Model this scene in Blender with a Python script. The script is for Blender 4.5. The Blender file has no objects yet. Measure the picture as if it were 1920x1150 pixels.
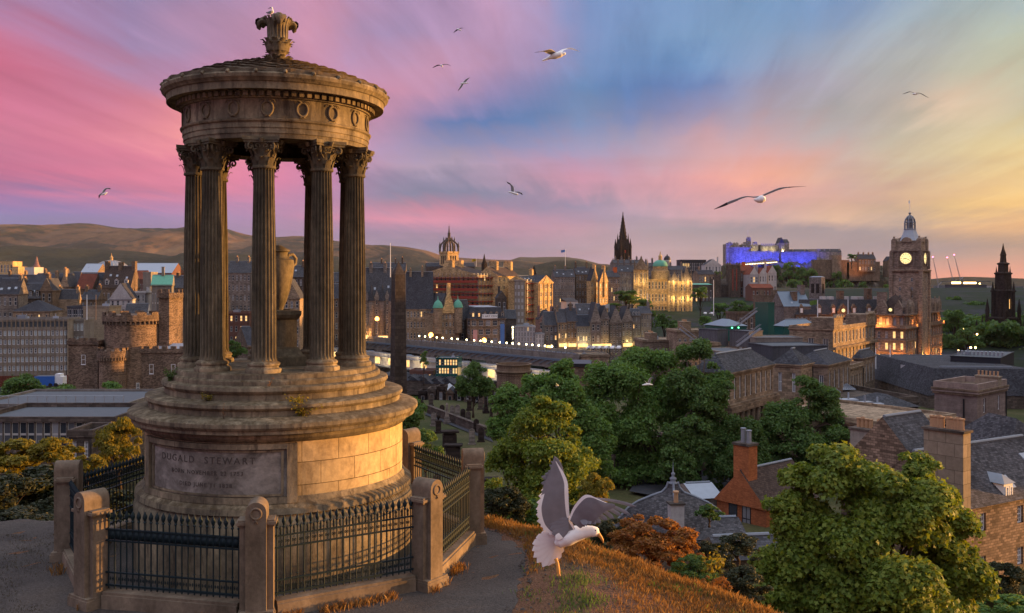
import bpy, math, random
import numpy as np
from mathutils import Vector, Matrix
R=math.radians; PI=math.pi
F=1750.0; HY=525.0
sc=bpy.context.scene; COL=sc.collection
# ---------------- camera
cd=bpy.data.cameras.new('camera'); cam=bpy.data.objects.new('camera',cd); COL.objects.link(cam)
cd.sensor_width=36; cd.lens=F/1920*36; cd.shift_y=-50/1920; cd.clip_start=.1; cd.clip_end=60000
cam.rotation_euler=(R(90),0,0); sc.camera=cam
sc.view_settings.view_transform='Standard'; sc.view_settings.look='None'; sc.view_settings.exposure=1.1
sc.cycles.use_denoising=True; sc.cycles.max_bounces=5; sc.cycles.diffuse_bounces=2
sc.cycles.transparent_max_bounces=8; sc.cycles.sample_clamp_indirect=4
SUN_AZ=105.0; SUN_EL=3.2        # azimuth: 0 = towards the camera's back, 90 = right
sd=Vector((math.sin(R(SUN_AZ))*math.cos(R(SUN_EL)),-math.cos(R(SUN_AZ))*math.cos(R(SUN_EL)),math.sin(R(SUN_EL))))
sl=bpy.data.lights.new('sun','SUN'); sl.energy=5.0; sl.angle=R(.6); sl.color=(1,.5,.15)
so=bpy.data.objects.new('sun',sl); COL.objects.link(so); so.rotation_euler=sd.to_track_quat('Z','Y').to_euler()
def lin(c):
    return tuple(((v/255)/12.92 if v/255<=.04045 else ((v/255+.055)/1.055)**2.4) for v in c)
# ---------------- world: sunset sky with long streaked clouds
W=bpy.data.worlds.new('World'); sc.world=W; W.use_nodes=True
nt=W.node_tree; nt.nodes.clear(); N=nt.nodes.new; L=nt.links.new
def wm(op,a,b=None,c=None,clamp=False):
    n=N('ShaderNodeMath'); n.operation=op; n.use_clamp=clamp
    for i,v in enumerate((a,b,c)):
        if v is None: continue
        if isinstance(v,(int,float)): n.inputs[i].default_value=v
        else: L(v,n.inputs[i])
    return n.outputs[0]
tc=N('ShaderNodeTexCoord'); sx=N('ShaderNodeSeparateXYZ'); L(tc.outputs['Generated'],sx.inputs[0])
wx,wy,wz=sx.outputs
hyp=wm('SQRT',wm('ADD',wm('MULTIPLY',wx,wx),wm('MULTIPLY',wy,wy)))
az=wm('ARCTAN2',wx,wy); el=wm('DIVIDE',wz,wm('MAXIMUM',hyp,.01))
zc=wm('ADD',wm('MAXIMUM',wz,0),.06)
def comb(a,b,c=0.0):
    n=N('ShaderNodeCombineXYZ')
    for i,v in enumerate((a,b,c)):
        if isinstance(v,(int,float)): n.inputs[i].default_value=v
        else: L(v,n.inputs[i])
    return n.outputs[0]
def noise(vec,scale,detail=4,rough=.55,dist=0.0):
    n=N('ShaderNodeTexNoise'); L(vec,n.inputs['Vector']); n.inputs['Scale'].default_value=scale
    n.inputs['Detail'].default_value=detail; n.inputs['Roughness'].default_value=rough; n.inputs['Distortion'].default_value=dist
    return n.outputs['Fac']
ca,sa=math.cos(R(7)),math.sin(R(7))
xr=wm('SUBTRACT',wm('MULTIPLY',wx,ca),wm('MULTIPLY',wy,sa)); yr=wm('ADD',wm('MULTIPLY',wx,sa),wm('MULTIPLY',wy,ca))
u=wm('DIVIDE',xr,zc); v=wm('DIVIDE',yr,zc)
n1=noise(comb(wm('MULTIPLY',u,1.0),wm('MULTIPLY',v,.16)),1.3,5,.6,.4)        # streaks running away from the viewer
n2=noise(comb(wm('MULTIPLY',u,3.4),wm('MULTIPLY',v,.42),3.1),1.6,6,.62,.5)
n3=noise(comb(wm('MULTIPLY',az,2.2),wm('MULTIPLY',el,22.0),7.0),1.2,5,.55,.5)  # level bands low down
lowf=wm('SUBTRACT',1.0,wm('MULTIPLY',el,6.5),clamp=True)
lowg=wm('SUBTRACT',1.0,wm('MULTIPLY',el,4.0),clamp=True)
d1=wm('SUBTRACT',n1,.5); d2=wm('SUBTRACT',n2,.5); d3=wm('SUBTRACT',n3,.5)
azd=wm('ADD',az,wm('ADD',wm('MULTIPLY',d1,wm('SUBTRACT',.13,wm('MULTIPLY',lowg,.12))),wm('MULTIPLY',d2,wm('SUBTRACT',.08,wm('MULTIPLY',lowg,.08)))))
eld=wm('ADD',el,wm('ADD',wm('MULTIPLY',wm('MULTIPLY',d2,.05),wm('SUBTRACT',1.0,lowf)),wm('MULTIPLY',d3,.035)))
YS=[0,40,90,150,210,250,290,325,350,375,400,430,470,518]
GS_="""150128170 170132170 142132172 165138175 170138175 190140172 205145172 190145175 175150185 120145195 115148195 115150195 118155195 120150192 140162188 160175180 165180180
195120150 168128168 150130172 175138172 180140172 205145170 140135178 170145185 195150180 120145192 118150195 125158195 120155192 125152190 155168182 165180178 180190170
205110140 185120155 155132172 165138175 185138170 200145172 165140178 180145178 175145182 130148195 105145190 110150192 135158190 150162182 165170178 180182172 195195165
200108138 205118145 180128160 180130165 190135165 195138168 195140170 215148170 150140182 100140185 085125180 095130185 150155182 165160178 170172170 195190165 190192168
200115145 205118148 215128150 235145150 200130160 185130165 220145165 110128175 075115175 100135182 080115175 125140180 175160172 160162168 190178165 245208175 190185160
195118145 205115142 215130150 245155155 215135155 190130160 165145180 085115170 090130178 135150185 145150182 200160172 185165172 180168168 185178160 205195160 215205160
190110145 205115148 215122150 225130152 220130158 190125165 190155180 175160182 175150180 175148180 175158178 200165172 225165160 200170165 200185160 215195155 245215150
190108142 200112145 210120148 215125152 218125158 190125165 145135165 150138165 185150175 200145170 195155178 235165160 240170140 205170160 205180150 215190150 245212145
165112155 180115155 195118150 210122150 210128160 185130168 125128158 125130160 145138165 210150172 205155172 225160162 235165150 200165160 205170145 220185140 245205135
130115168 140120168 165120162 185125165 180130170 180130168 140130158 118125155 112122155 125130160 190155172 205155165 205158160 215170155 200165145 235195135 248205130
125120172 130120172 145125172 160130172 165132172 190130162 225140160 215138162 185138165 165140168 160148168 200155160 185158158 215175148 190165145 240200130 240190125
128122172 134122172 145126172 155130172 160132170 170130168 175140175 185138168 195145170 190148168 160150165 155148160 140135148 150140148 145138142 200160130 220170125
130122168 140125168 145126168 150130168 150132168 150130165 130130162 120128160 135130160 165148170 180155168 165148158 170150152 140135145 130128138 140130130 150135128
145130166 150132168 155134168 160135165 165135165 185138162 200140162 205142165 200145168 190148168 180150165 170150158 165148152 170145145 210145132 228148128 230150128"""
G=[[(int(q[:3]),int(q[3:6]),int(q[6:])) for q in r.split()] for r in GS_.split("\n")]
def gsample(px,py):
    px=min(max(px,0),1920); py=min(max(py,0),518)
    i=min(int(px/120),15); fx=px/120-i
    j=max(k for k in range(13) if YS[k]<=py); fy=(py-YS[j])/(YS[j+1]-YS[j])
    return [sum(lin(G[b][a])[c]*w for a,b,w in ((i,j,(1-fx)*(1-fy)),(i+1,j,fx*(1-fy)),(i,j+1,(1-fx)*fy),(i+1,j+1,fx*fy))) for c in range(3)]
EL=[(525-y)/F*.94 for y in YS]
A0,A1=-80.0,160.0
fac=wm('DIVIDE',wm('SUBTRACT',azd,R(A0)),R(A1-A0),clamp=True)
rowcol=[]
for j,e in enumerate(EL):
    cr=N('ShaderNodeValToRGB'); cr.color_ramp.interpolation='LINEAR'; L(fac,cr.inputs[0])
    st=[]
    for a in (-70,-42): st.append((a,gsample(0,YS[j])))
    for a in np.arange(-29.5,30,2.58): st.append((a,gsample(960+F*math.tan(R(a)),525-F*e/math.cos(R(a)))))
    st.append((40,[.95,.62,.25])); st.append((75,[1,.6,.22])); st.append((105,[1,.62,.2])); st.append((135,[.8,.42,.3])); st.append((158,[.3,.3,.45]))
    els=cr.color_ramp.elements
    while len(els)<len(st): els.new(.5)
    for k,(a,c) in enumerate(st): els[k].position=(a-A0)/(A1-A0)
    for k,(a,c) in enumerate(st): els[k].color=(*[min(1,max(0,q)) for q in c],1)
    rowcol.append(cr.outputs[0])
cur=rowcol[0]
def mix(f,a,b,bt='MIX'):
    n=N('ShaderNodeMix'); n.data_type='RGBA'; n.blend_type=bt; n.clamp_factor=True
    if isinstance(f,(int,float)): n.inputs[0].default_value=f
    else: L(f,n.inputs[0])
    for s,q in ((6,a),(7,b)):
        if isinstance(q,tuple): n.inputs[s].default_value=(*q,1)
        else: L(q,n.inputs[s])
    return n.outputs[2]
for j in range(1,14):
    f=wm('DIVIDE',wm('SUBTRACT',EL[j-1],eld),EL[j-1]-EL[j],clamp=True)
    cur=mix(f,cur,rowcol[j])
n4=noise(comb(wm('MULTIPLY',az,1.3),wm('MULTIPLY',el,15.0),2.2),1.6,5,.55,.3)
bandf=wm('MULTIPLY',wm('MULTIPLY',wm('SUBTRACT',n4,.50),6.0,clamp=True),wm('MULTIPLY',wm('SUBTRACT',1.0,wm('MULTIPLY',el,7.0),clamp=True),wm('MULTIPLY',el,30.0,clamp=True)))
cur=mix(wm('MULTIPLY',bandf,.62),cur,(.20,.195,.29))
shade=wm('ADD',1.0,wm('ADD',wm('MULTIPLY',d2,wm('SUBTRACT',.6,wm('MULTIPLY',lowg,.58))),wm('MULTIPLY',d3,wm('MULTIPLY',lowg,.85))))
vm=N('ShaderNodeVectorMath'); vm.operation='SCALE'; L(cur,vm.inputs[0]); L(shade,vm.inputs['Scale'])
cur=vm.outputs[0]
st=N('ShaderNodeTexSky'); st.sky_type='NISHITA'; st.sun_disc=False; st.sun_elevation=R(SUN_EL+3); st.sun_rotation=R(180-SUN_AZ)
vs=N('ShaderNodeVectorMath'); vs.operation='SCALE'; L(st.outputs[0],vs.inputs[0]); vs.inputs['Scale'].default_value=.12
va=N('ShaderNodeVectorMath'); va.operation='ADD'; L(vs.outputs[0],va.inputs[0]); va.inputs[1].default_value=(.95,1.02,1.22)   # brighter unseen sky overhead, added to lift the fill light
top=wm('DIVIDE',wm('SUBTRACT',el,.36),.5,clamp=True)
cur=mix(top,cur,va.outputs[0])
below=wm('MULTIPLY',wm('SUBTRACT',0.0,el),12.0,clamp=True)
cur=mix(below,cur,(.05,.05,.055))
bg=N('ShaderNodeBackground'); L(cur,bg.inputs[0]); bg.inputs[1].default_value=.475
wo=N('ShaderNodeOutputWorld'); L(bg.outputs[0],wo.inputs[0])
W.cycles.sampling_method='MANUAL'; W.cycles.sample_map_resolution=512

# ---------------- materials
class NB:
    def __init__(s,name):
        s.m=bpy.data.materials.new(name); s.m.use_nodes=True; s.t=s.m.node_tree; s.t.nodes.clear()
        s.o=s.n('ShaderNodeOutputMaterial')
    def n(s,k): return s.t.nodes.new(k)
    def l(s,a,b): s.t.links.new(a,b)
    def set(s,sock,v):
        if isinstance(v,(int,float)): sock.default_value=v
        elif isinstance(v,tuple): sock.default_value=(*v,1) if len(v)==3 and len(sock.default_value)==4 else v
        else: s.l(v,sock)
    def math(s,op,a,b=0.0,clamp=False):
        n=s.n('ShaderNodeMath'); n.operation=op; n.use_clamp=clamp; s.set(n.inputs[0],a); s.set(n.inputs[1],b); return n.outputs[0]
    def mix(s,f,a,b,bt='MIX'):
        n=s.n('ShaderNodeMix'); n.data_type='RGBA'; n.blend_type=bt; s.set(n.inputs[0],f); s.set(n.inputs[6],a); s.set(n.inputs[7],b); return n.outputs[2]
    def coord(s,k='Object'):
        return s.n('ShaderNodeTexCoord').outputs[k]
    def scaled(s,vec,sc3):
        n=s.n('ShaderNodeMapping'); s.l(vec,n.inputs[0]); n.inputs['Scale'].default_value=sc3; return n.outputs[0]
    def noise(s,vec,scale,detail=4,rough=.6,dist=0):
        n=s.n('ShaderNodeTexNoise'); s.l(vec,n.inputs['Vector']); n.inputs['Scale'].default_value=scale; n.inputs['Detail'].default_value=detail
        n.inputs['Roughness'].default_value=rough; n.inputs['Distortion'].default_value=dist; return n.outputs['Fac']
    def ramp(s,f,stops):
        n=s.n('ShaderNodeValToRGB'); s.l(f,n.inputs[0]); e=n.color_ramp.elements
        while len(e)<len(stops): e.new(.5)
        for k,(p,c) in enumerate(stops): e[k].position=p; e[k].color=(*c,1) if isinstance(c,tuple) else (c,c,c,1)
        return n.outputs[0]
    def bump(s,h,st=.4,d=.02):
        n=s.n('ShaderNodeBump'); s.l(h,n.inputs['Height']); n.inputs['Strength'].default_value=st; n.inputs['Distance'].default_value=d; return n.outputs[0]
    def bsdf(s,col,rough=.85,spec=.3,nrm=None,metal=0,**kw):
        b=s.n('ShaderNodeBsdfPrincipled'); s.set(b.inputs['Base Color'],col); s.set(b.inputs['Roughness'],rough)
        b.inputs['Specular IOR Level'].default_value=spec; b.inputs['Metallic'].default_value=metal
        if nrm is not None: s.l(nrm,b.inputs['Normal'])
        for k,v in kw.items(): s.set(b.inputs[k.replace('_',' ')],v)
        s.l(b.outputs[0],s.o.inputs[0]); return b
M={}
def c3(c,k): return tuple(min(1,x*k) for x in c)
def plain(name,col,rough=.7,spec=.3,metal=0,var=.25,ns=1.5,bump=0.0):
    b=NB(name); f=b.noise(b.coord(),ns,5)
    c=b.mix(f,c3(col,1-var),c3(col,1+var))
    b.bsdf(c,rough,spec,b.bump(f,.5,bump) if bump else None,metal); M[name]=b.m; return b.m
def stone(name,col,bw=.9,bh=.35,mortar=.015,var=.35,stain=.45,bump=.02,mcol=.5):
    """coursed stone: UV in metres; soot and rain stains of their own shape"""
    b=NB(name); uv=b.coord('UV'); ob=b.coord()
    br=b.n('ShaderNodeTexBrick'); b.l(uv,br.inputs['Vector']); br.inputs['Scale'].default_value=1
    br.inputs['Brick Width'].default_value=bw; br.inputs['Row Height'].default_value=bh; br.inputs['Mortar Size'].default_value=mortar
    br.inputs['Mortar Smooth'].default_value=.2; br.inputs['Bias'].default_value=0
    br.inputs['Color1'].default_value=(*c3(col,1-var),1); br.inputs['Color2'].default_value=(*c3(col,1+var),1); br.inputs['Mortar'].default_value=(*c3(col,mcol),1)
    inf=b.n('ShaderNodeObjectInfo')
    n1=b.noise(b.scaled(ob,(.35,.35,.12)),1.0,6,.65); n2=b.noise(ob,2.2,5,.7)
    s1=b.ramp(n1,[(.32,(1-stain,)*3),(.62,(1.0,)*3)]); c=b.mix(1.0,br.outputs[0],s1,'MULTIPLY')
    s2=b.ramp(n2,[(.3,(.78,)*3),(.7,(1.15,)*3)]); c=b.mix(1.0,c,s2,'MULTIPLY')
    rv=b.ramp(inf.outputs['Random'],[(0,(.74,.72,.72)),(.35,(.95,.9,.86)),(.7,(1.05,1.0,.92)),(1,(1.2,1.12,1.02))]); c=b.mix(1.0,c,rv,'MULTIPLY')
    h=b.math('ADD',b.math('MULTIPLY',br.outputs['Fac'],-1.0),b.math('MULTIPLY',n2,.5))
    b.bsdf(c,.92,.15,b.bump(h,.6,bump)); M[name]=b.m; return b.m
stone('stone_tan',(0.325,0.247,0.176),.8,.32)
stone('stone_brown',(0.217,0.16,0.116),.8,.32)
stone('stone_grey',(0.246,0.217,0.196),.8,.32)
stone('stone_dark',(0.128,0.105,0.09),.8,.35)
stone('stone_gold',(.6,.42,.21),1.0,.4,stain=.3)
stone('stone_soot',(.05,.038,.033),.8,.4,stain=.5)
stone('rubble',(0.23,0.167,0.127),.42,.2,.02,var=.5,bump=.05)
stone('stone_hotel',(.3,.225,.175),1.0,.4,stain=.35)
stone('stone_pink',(.34,.2,.17),1.2,.5,stain=.25)
stone('render_white',(.5,.49,.5),3,1.5,.004,var=.05,stain=.25,mcol=.8)
stone('render_grey',(.28,.255,.225),3.5,1.8,.01,var=.08,stain=.35,mcol=.7)
stone('render_orange',(.4,.14,.06),.3,.12,.006,var=.18,stain=.25)
stone('ashlar_pink',(.3,.235,.21),1.6,.28,.006,var=.12,stain=.4)
stone('panel_beige',(.33,.27,.2),1.2,.9,.02,var=.12,stain=.2)
stone('cladding_grey',(0.111,0.117,0.137),.35,30,.02,var=.1,stain=.2)
stone('slate',(0.068,0.071,0.084),.35,.22,.014,var=.4,stain=.3,bump=.015)
stone('slate_pale',(.095,.092,.1),.3,.2,.014,var=.45,stain=.35,bump=.02)
stone('slate_brown',(.09,.065,.055),.35,.22,.014,var=.3,stain=.2)
stone('tile_red',(.22,.07,.045),.3,.25,.01,var=.2,stain=.3)
plain('lead',(.2,.22,.25),.5,.4,var=.25); plain('flat_roof',(.09,.1,.11),.8,.3,var=.3); plain('pale_roof',(.33,.36,.4),.6,.4,var=.15)
plain('copper',(.1,.32,.22),.6,.3,var=.25); plain('white_paint',(.75,.74,.72),.5,.4,var=.06); plain('iron',(.007,.018,.022),.6,.25,var=.35,ns=6)
plain('black_iron',(.012,.012,.014),.45,.5); plain('steel',(.3,.31,.33),.4,.5,.3); plain('clay',(.45,.26,.14),.8,.2,ns=4); plain('dark_metal',(.02,.022,.028),.6,.3)
plain('asphalt',(.05,.05,.055),.9,.2,ns=.5,bump=.01); plain('glass_green',(.02,.09,.075),.15,.6,ns=.3); plain('roof_blue',(.12,.16,.2),.4,.5)
plain('scaffold_red',(.33,.05,.03),.7,.2); plain('timber',(.25,.17,.1),.8,.2); plain('banner_pink',(.55,.3,.28),.8,.2,ns=.3); plain('banner_blue',(.1,.2,.45),.8,.2,ns=.3)
plain('orange_paint',(.55,.12,.03),.8,.2,var=.15); plain('gold_leaf',(.7,.45,.12),.35,.5,.6); plain('blue_paint',(.03,.12,.42),.6,.3,var=.1); plain('bark',(.07,.05,.038),.95,.1,ns=5,bump=.03)
plain('brick_brown',(.16,.08,.06),.9,.1)
def glassmat(name,col,white=True,lit=None):
    b=NB(name); uv=b.coord('UV'); s=b.n('ShaderNodeSeparateXYZ'); b.l(uv,s.inputs[0])
    inf=b.n('ShaderNodeObjectInfo'); gi=b.n('ShaderNodeNewGeometry')
    rnd=b.math('FRACT',b.math('ADD',b.math('MULTIPLY',inf.outputs['Random'],7.3),gi.outputs['Random Per Island']))
    g=b.ramp(rnd,[(0,col),(.5,c3(col,1.6)),(.72,(.1,.105,.115)),(1,(.26,.26,.27))])
    if lit is not None: g=(.3,.2,.1)
    bs=b.n('ShaderNodeBsdfPrincipled'); bs.inputs['Roughness'].default_value=.12; bs.inputs['Specular IOR Level'].default_value=.5
    if white:
        ex=b.math('GREATER_THAN',b.math('ABSOLUTE',b.math('SUBTRACT',s.outputs[0],.5)),.38)
        ey=b.math('GREATER_THAN',b.math('ABSOLUTE',b.math('SUBTRACT',s.outputs[1],.5)),.43)
        mid=b.math('LESS_THAN',b.math('ABSOLUTE',b.math('SUBTRACT',s.outputs[1],.5)),.04)
        fr=b.math('MAXIMUM',b.math('MAXIMUM',ex,ey),mid); col2=b.mix(fr,g,(.42,.4,.37))
        b.set(bs.inputs['Base Color'],col2); b.l(b.math('ADD',b.math('MULTIPLY',fr,.5),.12),bs.inputs['Roughness'])
        if lit is not None: b.l(b.math('MULTIPLY',b.math('SUBTRACT',1.0,fr),lit),bs.inputs['Emission Strength'])
    else:
        b.set(bs.inputs['Base Color'],g)
        if lit is not None: bs.inputs['Emission Strength'].default_value=lit
    if lit is not None:
        n=b.noise(b.coord(),.8,2); b.l(b.ramp(n,[(.35,(1,.42,.1)),(.65,(1,.75,.32))]),bs.inputs['Emission Color'])
    b.l(bs.outputs[0],b.o.inputs[0]); M[name]=b.m
glassmat('sash',(.02,.024,.03)); glassmat('sash_lit',(.1,.1,.1),True,.6); glassmat('pane',(.03,.035,.045),False); glassmat('pane_pale',(.3,.34,.34),False); glassmat('pane_lit',(.1,.1,.1),False,.75)
def emis(name,col,st):
    b=NB(name); e=b.n('ShaderNodeEmission'); e.inputs[0].default_value=(*col,1); e.inputs[1].default_value=st; b.l(e.outputs[0],b.o.inputs[0]); M[name]=b.m
emis('lamp_warm',(1,.62,.2),6); emis('lamp_white',(1,.82,.45),5); emis('lamp_orange',(1,.35,.06),6); emis('lamp_green',(.1,1,.35),5); emis('lamp_red',(1,.12,.25),5); emis('lamp_blue',(.1,.12,1),4)
emis('clock_face',(1,.75,.32),.7)
def foliage(name,c1,c2,c3_,trans=.35):
    b=NB(name); gi=b.n('ShaderNodeNewGeometry'); ob=b.coord()
    f=b.math('ADD',b.math('MULTIPLY',gi.outputs['Random Per Island'],.55),b.math('MULTIPLY',b.noise(ob,.9,3),.5))
    c=b.ramp(f,[(.15,c1),(.5,c2),(.9,c3_)])
    d=b.n('ShaderNodeBsdfPrincipled'); b.l(c,d.inputs['Base Color']); d.inputs['Roughness'].default_value=.6; d.inputs['Specular IOR Level'].default_value=.25
    t=b.n('ShaderNodeBsdfTranslucent'); b.l(b.mix(1.0,c,(1.6,1.5,.6),'MULTIPLY'),t.inputs[0])
    m=b.n('ShaderNodeMixShader'); m.inputs[0].default_value=trans; b.l(d.outputs[0],m.inputs[1]); b.l(t.outputs[0],m.inputs[2]); b.l(m.outputs[0],b.o.inputs[0]); M[name]=b.m
foliage('leaf_green',(.06,.12,.028),(.11,.2,.045),(.16,.26,.06))
foliage('leaf_dark',(.05,.095,.028),(.09,.16,.04),(.13,.21,.055))
foliage('leaf_maple',(.07,.115,.018),(.14,.19,.026),(.23,.25,.035))
foliage('leaf_pale',(.04,.085,.022),(.07,.13,.03),(.11,.17,.05))
foliage('leaf_yellow',(.09,.09,.015),(.19,.16,.02),(.3,.22,.03))
foliage('leaf_rust',(.13,.055,.018),(.27,.11,.03),(.38,.19,.05))
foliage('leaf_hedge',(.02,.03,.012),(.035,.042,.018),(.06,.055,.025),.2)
foliage('shaded_grass',(.045,.04,.022),(.075,.06,.035),(.12,.09,.05),.2)  # shade left of the railing is put into this darker grass colour
foliage('dry_grass',(.13,.055,.02),(.24,.12,.04),(.36,.21,.08),.3)
plain('gull_white',(.86,.83,.78),.7,.2,ns=20,var=.08); plain('gull_grey',(.2,.19,.2),.7,.2,ns=20); plain('gull_dark',(.03,.025,.03),.7,.2); plain('gull_bill',(.6,.3,.08),.5,.3)

# ---------------- mesh helpers
class MB:
    def __init__(s): s.v=[]; s.f=[]; s.mi=[]; s.uv=[]
    def quad(s,pts,mi=0,uv=None):
        k=len(s.v); s.v+=[tuple(p) for p in pts]; s.f.append(tuple(range(k,k+len(pts)))); s.mi.append(mi); s.uv.append(uv)
    def add(s,vs,fs,mi=0):
        k=len(s.v); s.v+=[tuple(p) for p in vs]
        for f in fs: s.f.append(tuple(i+k for i in f)); s.mi.append(mi); s.uv.append(None)
    def box(s,x0,x1,y0,y1,z0,z1,mi=0,bottom=True):
        vs=[(x0,y0,z0),(x1,y0,z0),(x1,y1,z0),(x0,y1,z0),(x0,y0,z1),(x1,y0,z1),(x1,y1,z1),(x0,y1,z1)]
        fs=[(0,1,5,4),(1,2,6,5),(2,3,7,6),(3,0,4,7),(4,5,6,7)]+([(3,2,1,0)] if bottom else [])
        s.add(vs,fs,mi)
    def obox(s,c,ax,ay,az_,mi=0):
        c=Vector(c); ax=Vector(ax); ay=Vector(ay); az_=Vector(az_)
        vs=[c+i*ax+j*ay+k*az_ for k in (-1,1) for i,j in ((-1,-1),(1,-1),(1,1),(-1,1))]
        s.add(vs,[(0,1,5,4),(1,2,6,5),(2,3,7,6),(3,0,4,7),(4,5,6,7),(3,2,1,0)],mi)
    def bar(s,a,b,w,h=None,mi=0):
        a=Vector(a); b=Vector(b); d=(b-a); l=d.length; d.normalize(); up=Vector((0,0,1)) if abs(d.z)<.9 else Vector((1,0,0))
        x=d.cross(up).normalized(); y=x.cross(d).normalized(); s.obox((a+b)/2,d*l/2,x*w/2,y*(h or w)/2,mi)
    def lathe(s,prof,n=32,a0=0,a1=2*PI,mi=0,c=(0,0,0),capt=True,capb=False):
        full=abs(a1-a0-2*PI)<1e-6; m=n if full else n+1; k=len(s.v)
        for r,z in prof:
            for i in range(m):
                a=a0+(a1-a0)*i/n; s.v.append((c[0]+r*math.sin(a),c[1]-r*math.cos(a),c[2]+z))
        for j in range(len(prof)-1):
            for i in range(n):
                a,b=i,(i+1)%m if full else i+1
                s.f.append((k+j*m+a,k+j*m+b,k+(j+1)*m+b,k+(j+1)*m+a)); s.mi.append(mi)
                L0=prof[j][0]; 
                s.uv.append(None)
        if full and capt and prof[-1][0]>1e-4: s.f.append(tuple(k+(len(prof)-1)*m+i for i in range(m))); s.mi.append(mi); s.uv.append(None)
        if full and capb and prof[0][0]>1e-4: s.f.append(tuple(k+i for i in reversed(range(m)))); s.mi.append(mi); s.uv.append(None)
    def tube(s,path,rad,n=8,mi=0,flat=1.0):
        path=[Vector(p) for p in path]; k=len(s.v); m=len(path)
        if not hasattr(rad,'__len__'): rad=[rad]*m
        prev=None
        for i,p in enumerate(path):
            d=(path[min(i+1,m-1)]-path[max(i-1,0)]).normalized()
            if prev is None: up=Vector((0,0,1)) if abs(d.z)<.9 else Vector((1,0,0)); x=d.cross(up).normalized()
            else: x=(prev-d*prev.dot(d)).normalized()
            prev=x; y=d.cross(x)
            for j in range(n):
                a=2*PI*j/n; s.v.append(tuple(p+x*math.cos(a)*rad[i]+y*math.sin(a)*rad[i]*flat))
        for i in range(m-1):
            for j in range(n):
                s.f.append((k+i*n+j,k+i*n+(j+1)%n,k+(i+1)*n+(j+1)%n,k+(i+1)*n+j)); s.mi.append(mi); s.uv.append(None)
        s.f.append(tuple(k+j for j in reversed(range(n)))); s.mi.append(mi); s.uv.append(None)
        s.f.append(tuple(k+(m-1)*n+j for j in range(n))); s.mi.append(mi); s.uv.append(None)
    def prism(s,poly,z0,z1,mi=0):
        n=len(poly); s.add([(x,y,z0) for x,y in poly]+[(x,y,z1) for x,y in poly],
            [(i,(i+1)%n,n+(i+1)%n,n+i) for i in range(n)]+[tuple(range(n,2*n)),tuple(reversed(range(n)))],mi)
    def gable(s,x0,x1,y0,y1,z,h,axis='x',mi=0,over=.25,endmi=None):
        if endmi is None: endmi=mi
        if axis=='x':
            ym=(y0+y1)/2; A=[(x0-over,y0-over,z),(x1+over,y0-over,z),(x1+over,y1+over,z),(x0-over,y1+over,z),(x0-over,ym,z+h),(x1+over,ym,z+h)]
            s.add(A,[(0,1,5,4),(2,3,4,5)],mi); s.add(A,[(3,0,4),(1,2,5)],endmi)
        else:
            xm=(x0+x1)/2; A=[(x0-over,y0-over,z),(x1+over,y0-over,z),(x1+over,y1+over,z),(x0-over,y1+over,z),(xm,y0-over,z+h),(xm,y1+over,z+h)]
            s.add(A,[(1,2,5,4),(3,0,4,5)],mi); s.add(A,[(0,1,4),(2,3,5)],endmi)
        s.add(A[:4],[(3,2,1,0)],mi)
    def hip(s,x0,x1,y0,y1,z,h,mi=0,over=.3,flat=0.0):
        w=x1-x0; d=y1-y0; r=min(w,d)/2*(1-flat); x0-=over;x1+=over;y0-=over;y1+=over
        r+=over*(1-flat) if flat<=0 else 0
        A=[(x0,y0,z),(x1,y0,z),(x1,y1,z),(x0,y1,z),(x0+r,y0+r,z+h),(x1-r,y0+r,z+h),(x1-r,y1-r,z+h),(x0+r,y1-r,z+h)]
        s.add(A,[(0,1,5,4),(1,2,6,5),(2,3,7,6),(3,0,4,7),(4,5,6,7),(3,2,1,0)],mi)
    def build(s,name,mats,parent=None,smooth=False,loc=None,rz=0,auto=None):
        me=bpy.data.meshes.new(name); me.from_pydata(s.v,[],s.f)
        if isinstance(mats,str): mats=[mats]
        for m in mats: me.materials.append(M[m])
        me.polygons.foreach_set('material_index',s.mi)
        if s.f:
            me.update()
            uvl=me.uv_layers.new(name='uv'); co=np.array(s.v); nl=len(me.loops); vi=np.zeros(nl,int); me.loops.foreach_get('vertex_index',vi)
            nrm=np.zeros(len(s.f)*3); me.polygons.foreach_get('normal',nrm); nrm=nrm.reshape(-1,3)
            tot=np.zeros(len(s.f),int); me.polygons.foreach_get('loop_total',tot); fi=np.repeat(np.arange(len(s.f)),tot); nn=nrm[fi]
            t=np.stack([-nn[:,1],nn[:,0],np.zeros(nl)],1); ln=np.linalg.norm(t,axis=1); flat=ln<.15; t[flat]=(1,0,0); t/=np.maximum(np.linalg.norm(t,axis=1),1e-6)[:,None]
            b=np.cross(nn,t); p=co[vi]; uv=np.stack([(p*t).sum(1),(p*b).sum(1)],1)
            k=0
            for i,q in enumerate(s.uv):
                if q is not None: uv[k:k+len(q)]=q
                k+=tot[i]
            uvl.data.foreach_set('uv',uv.ravel())
        if smooth:
            me.polygons.foreach_set('use_smooth',[True]*len(s.f))
            if auto: me.set_sharp_from_angle(angle=R(auto))
        return obj(name,me,parent,loc,rz)
def obj(name,data,parent=None,loc=None,rz=0):
    o=bpy.data.objects.new(name,data); COL.objects.link(o)
    if parent is not None: o.parent=parent
    if loc is not None: o.location=loc
    if rz: o.rotation_euler=(0,0,rz)
    return o
def tag(o,label=None,cat=None,group=None,kind=None):
    if label: o['label']=label
    if cat: o['category']=cat
    if group: o['group']=group
    if kind: o['kind']=kind
    return o
def thing(name,label,cat,loc=(0,0,0),rz=0,group=None):
    return tag(obj(name,None,None,loc,rz),label,cat,group)
def X(px,D): return (px-960)/F*D
def Z(py,D): return (HY-py)/F*D
def P(px,py,D): return Vector((X(px,D),D,Z(py,D)))
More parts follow.
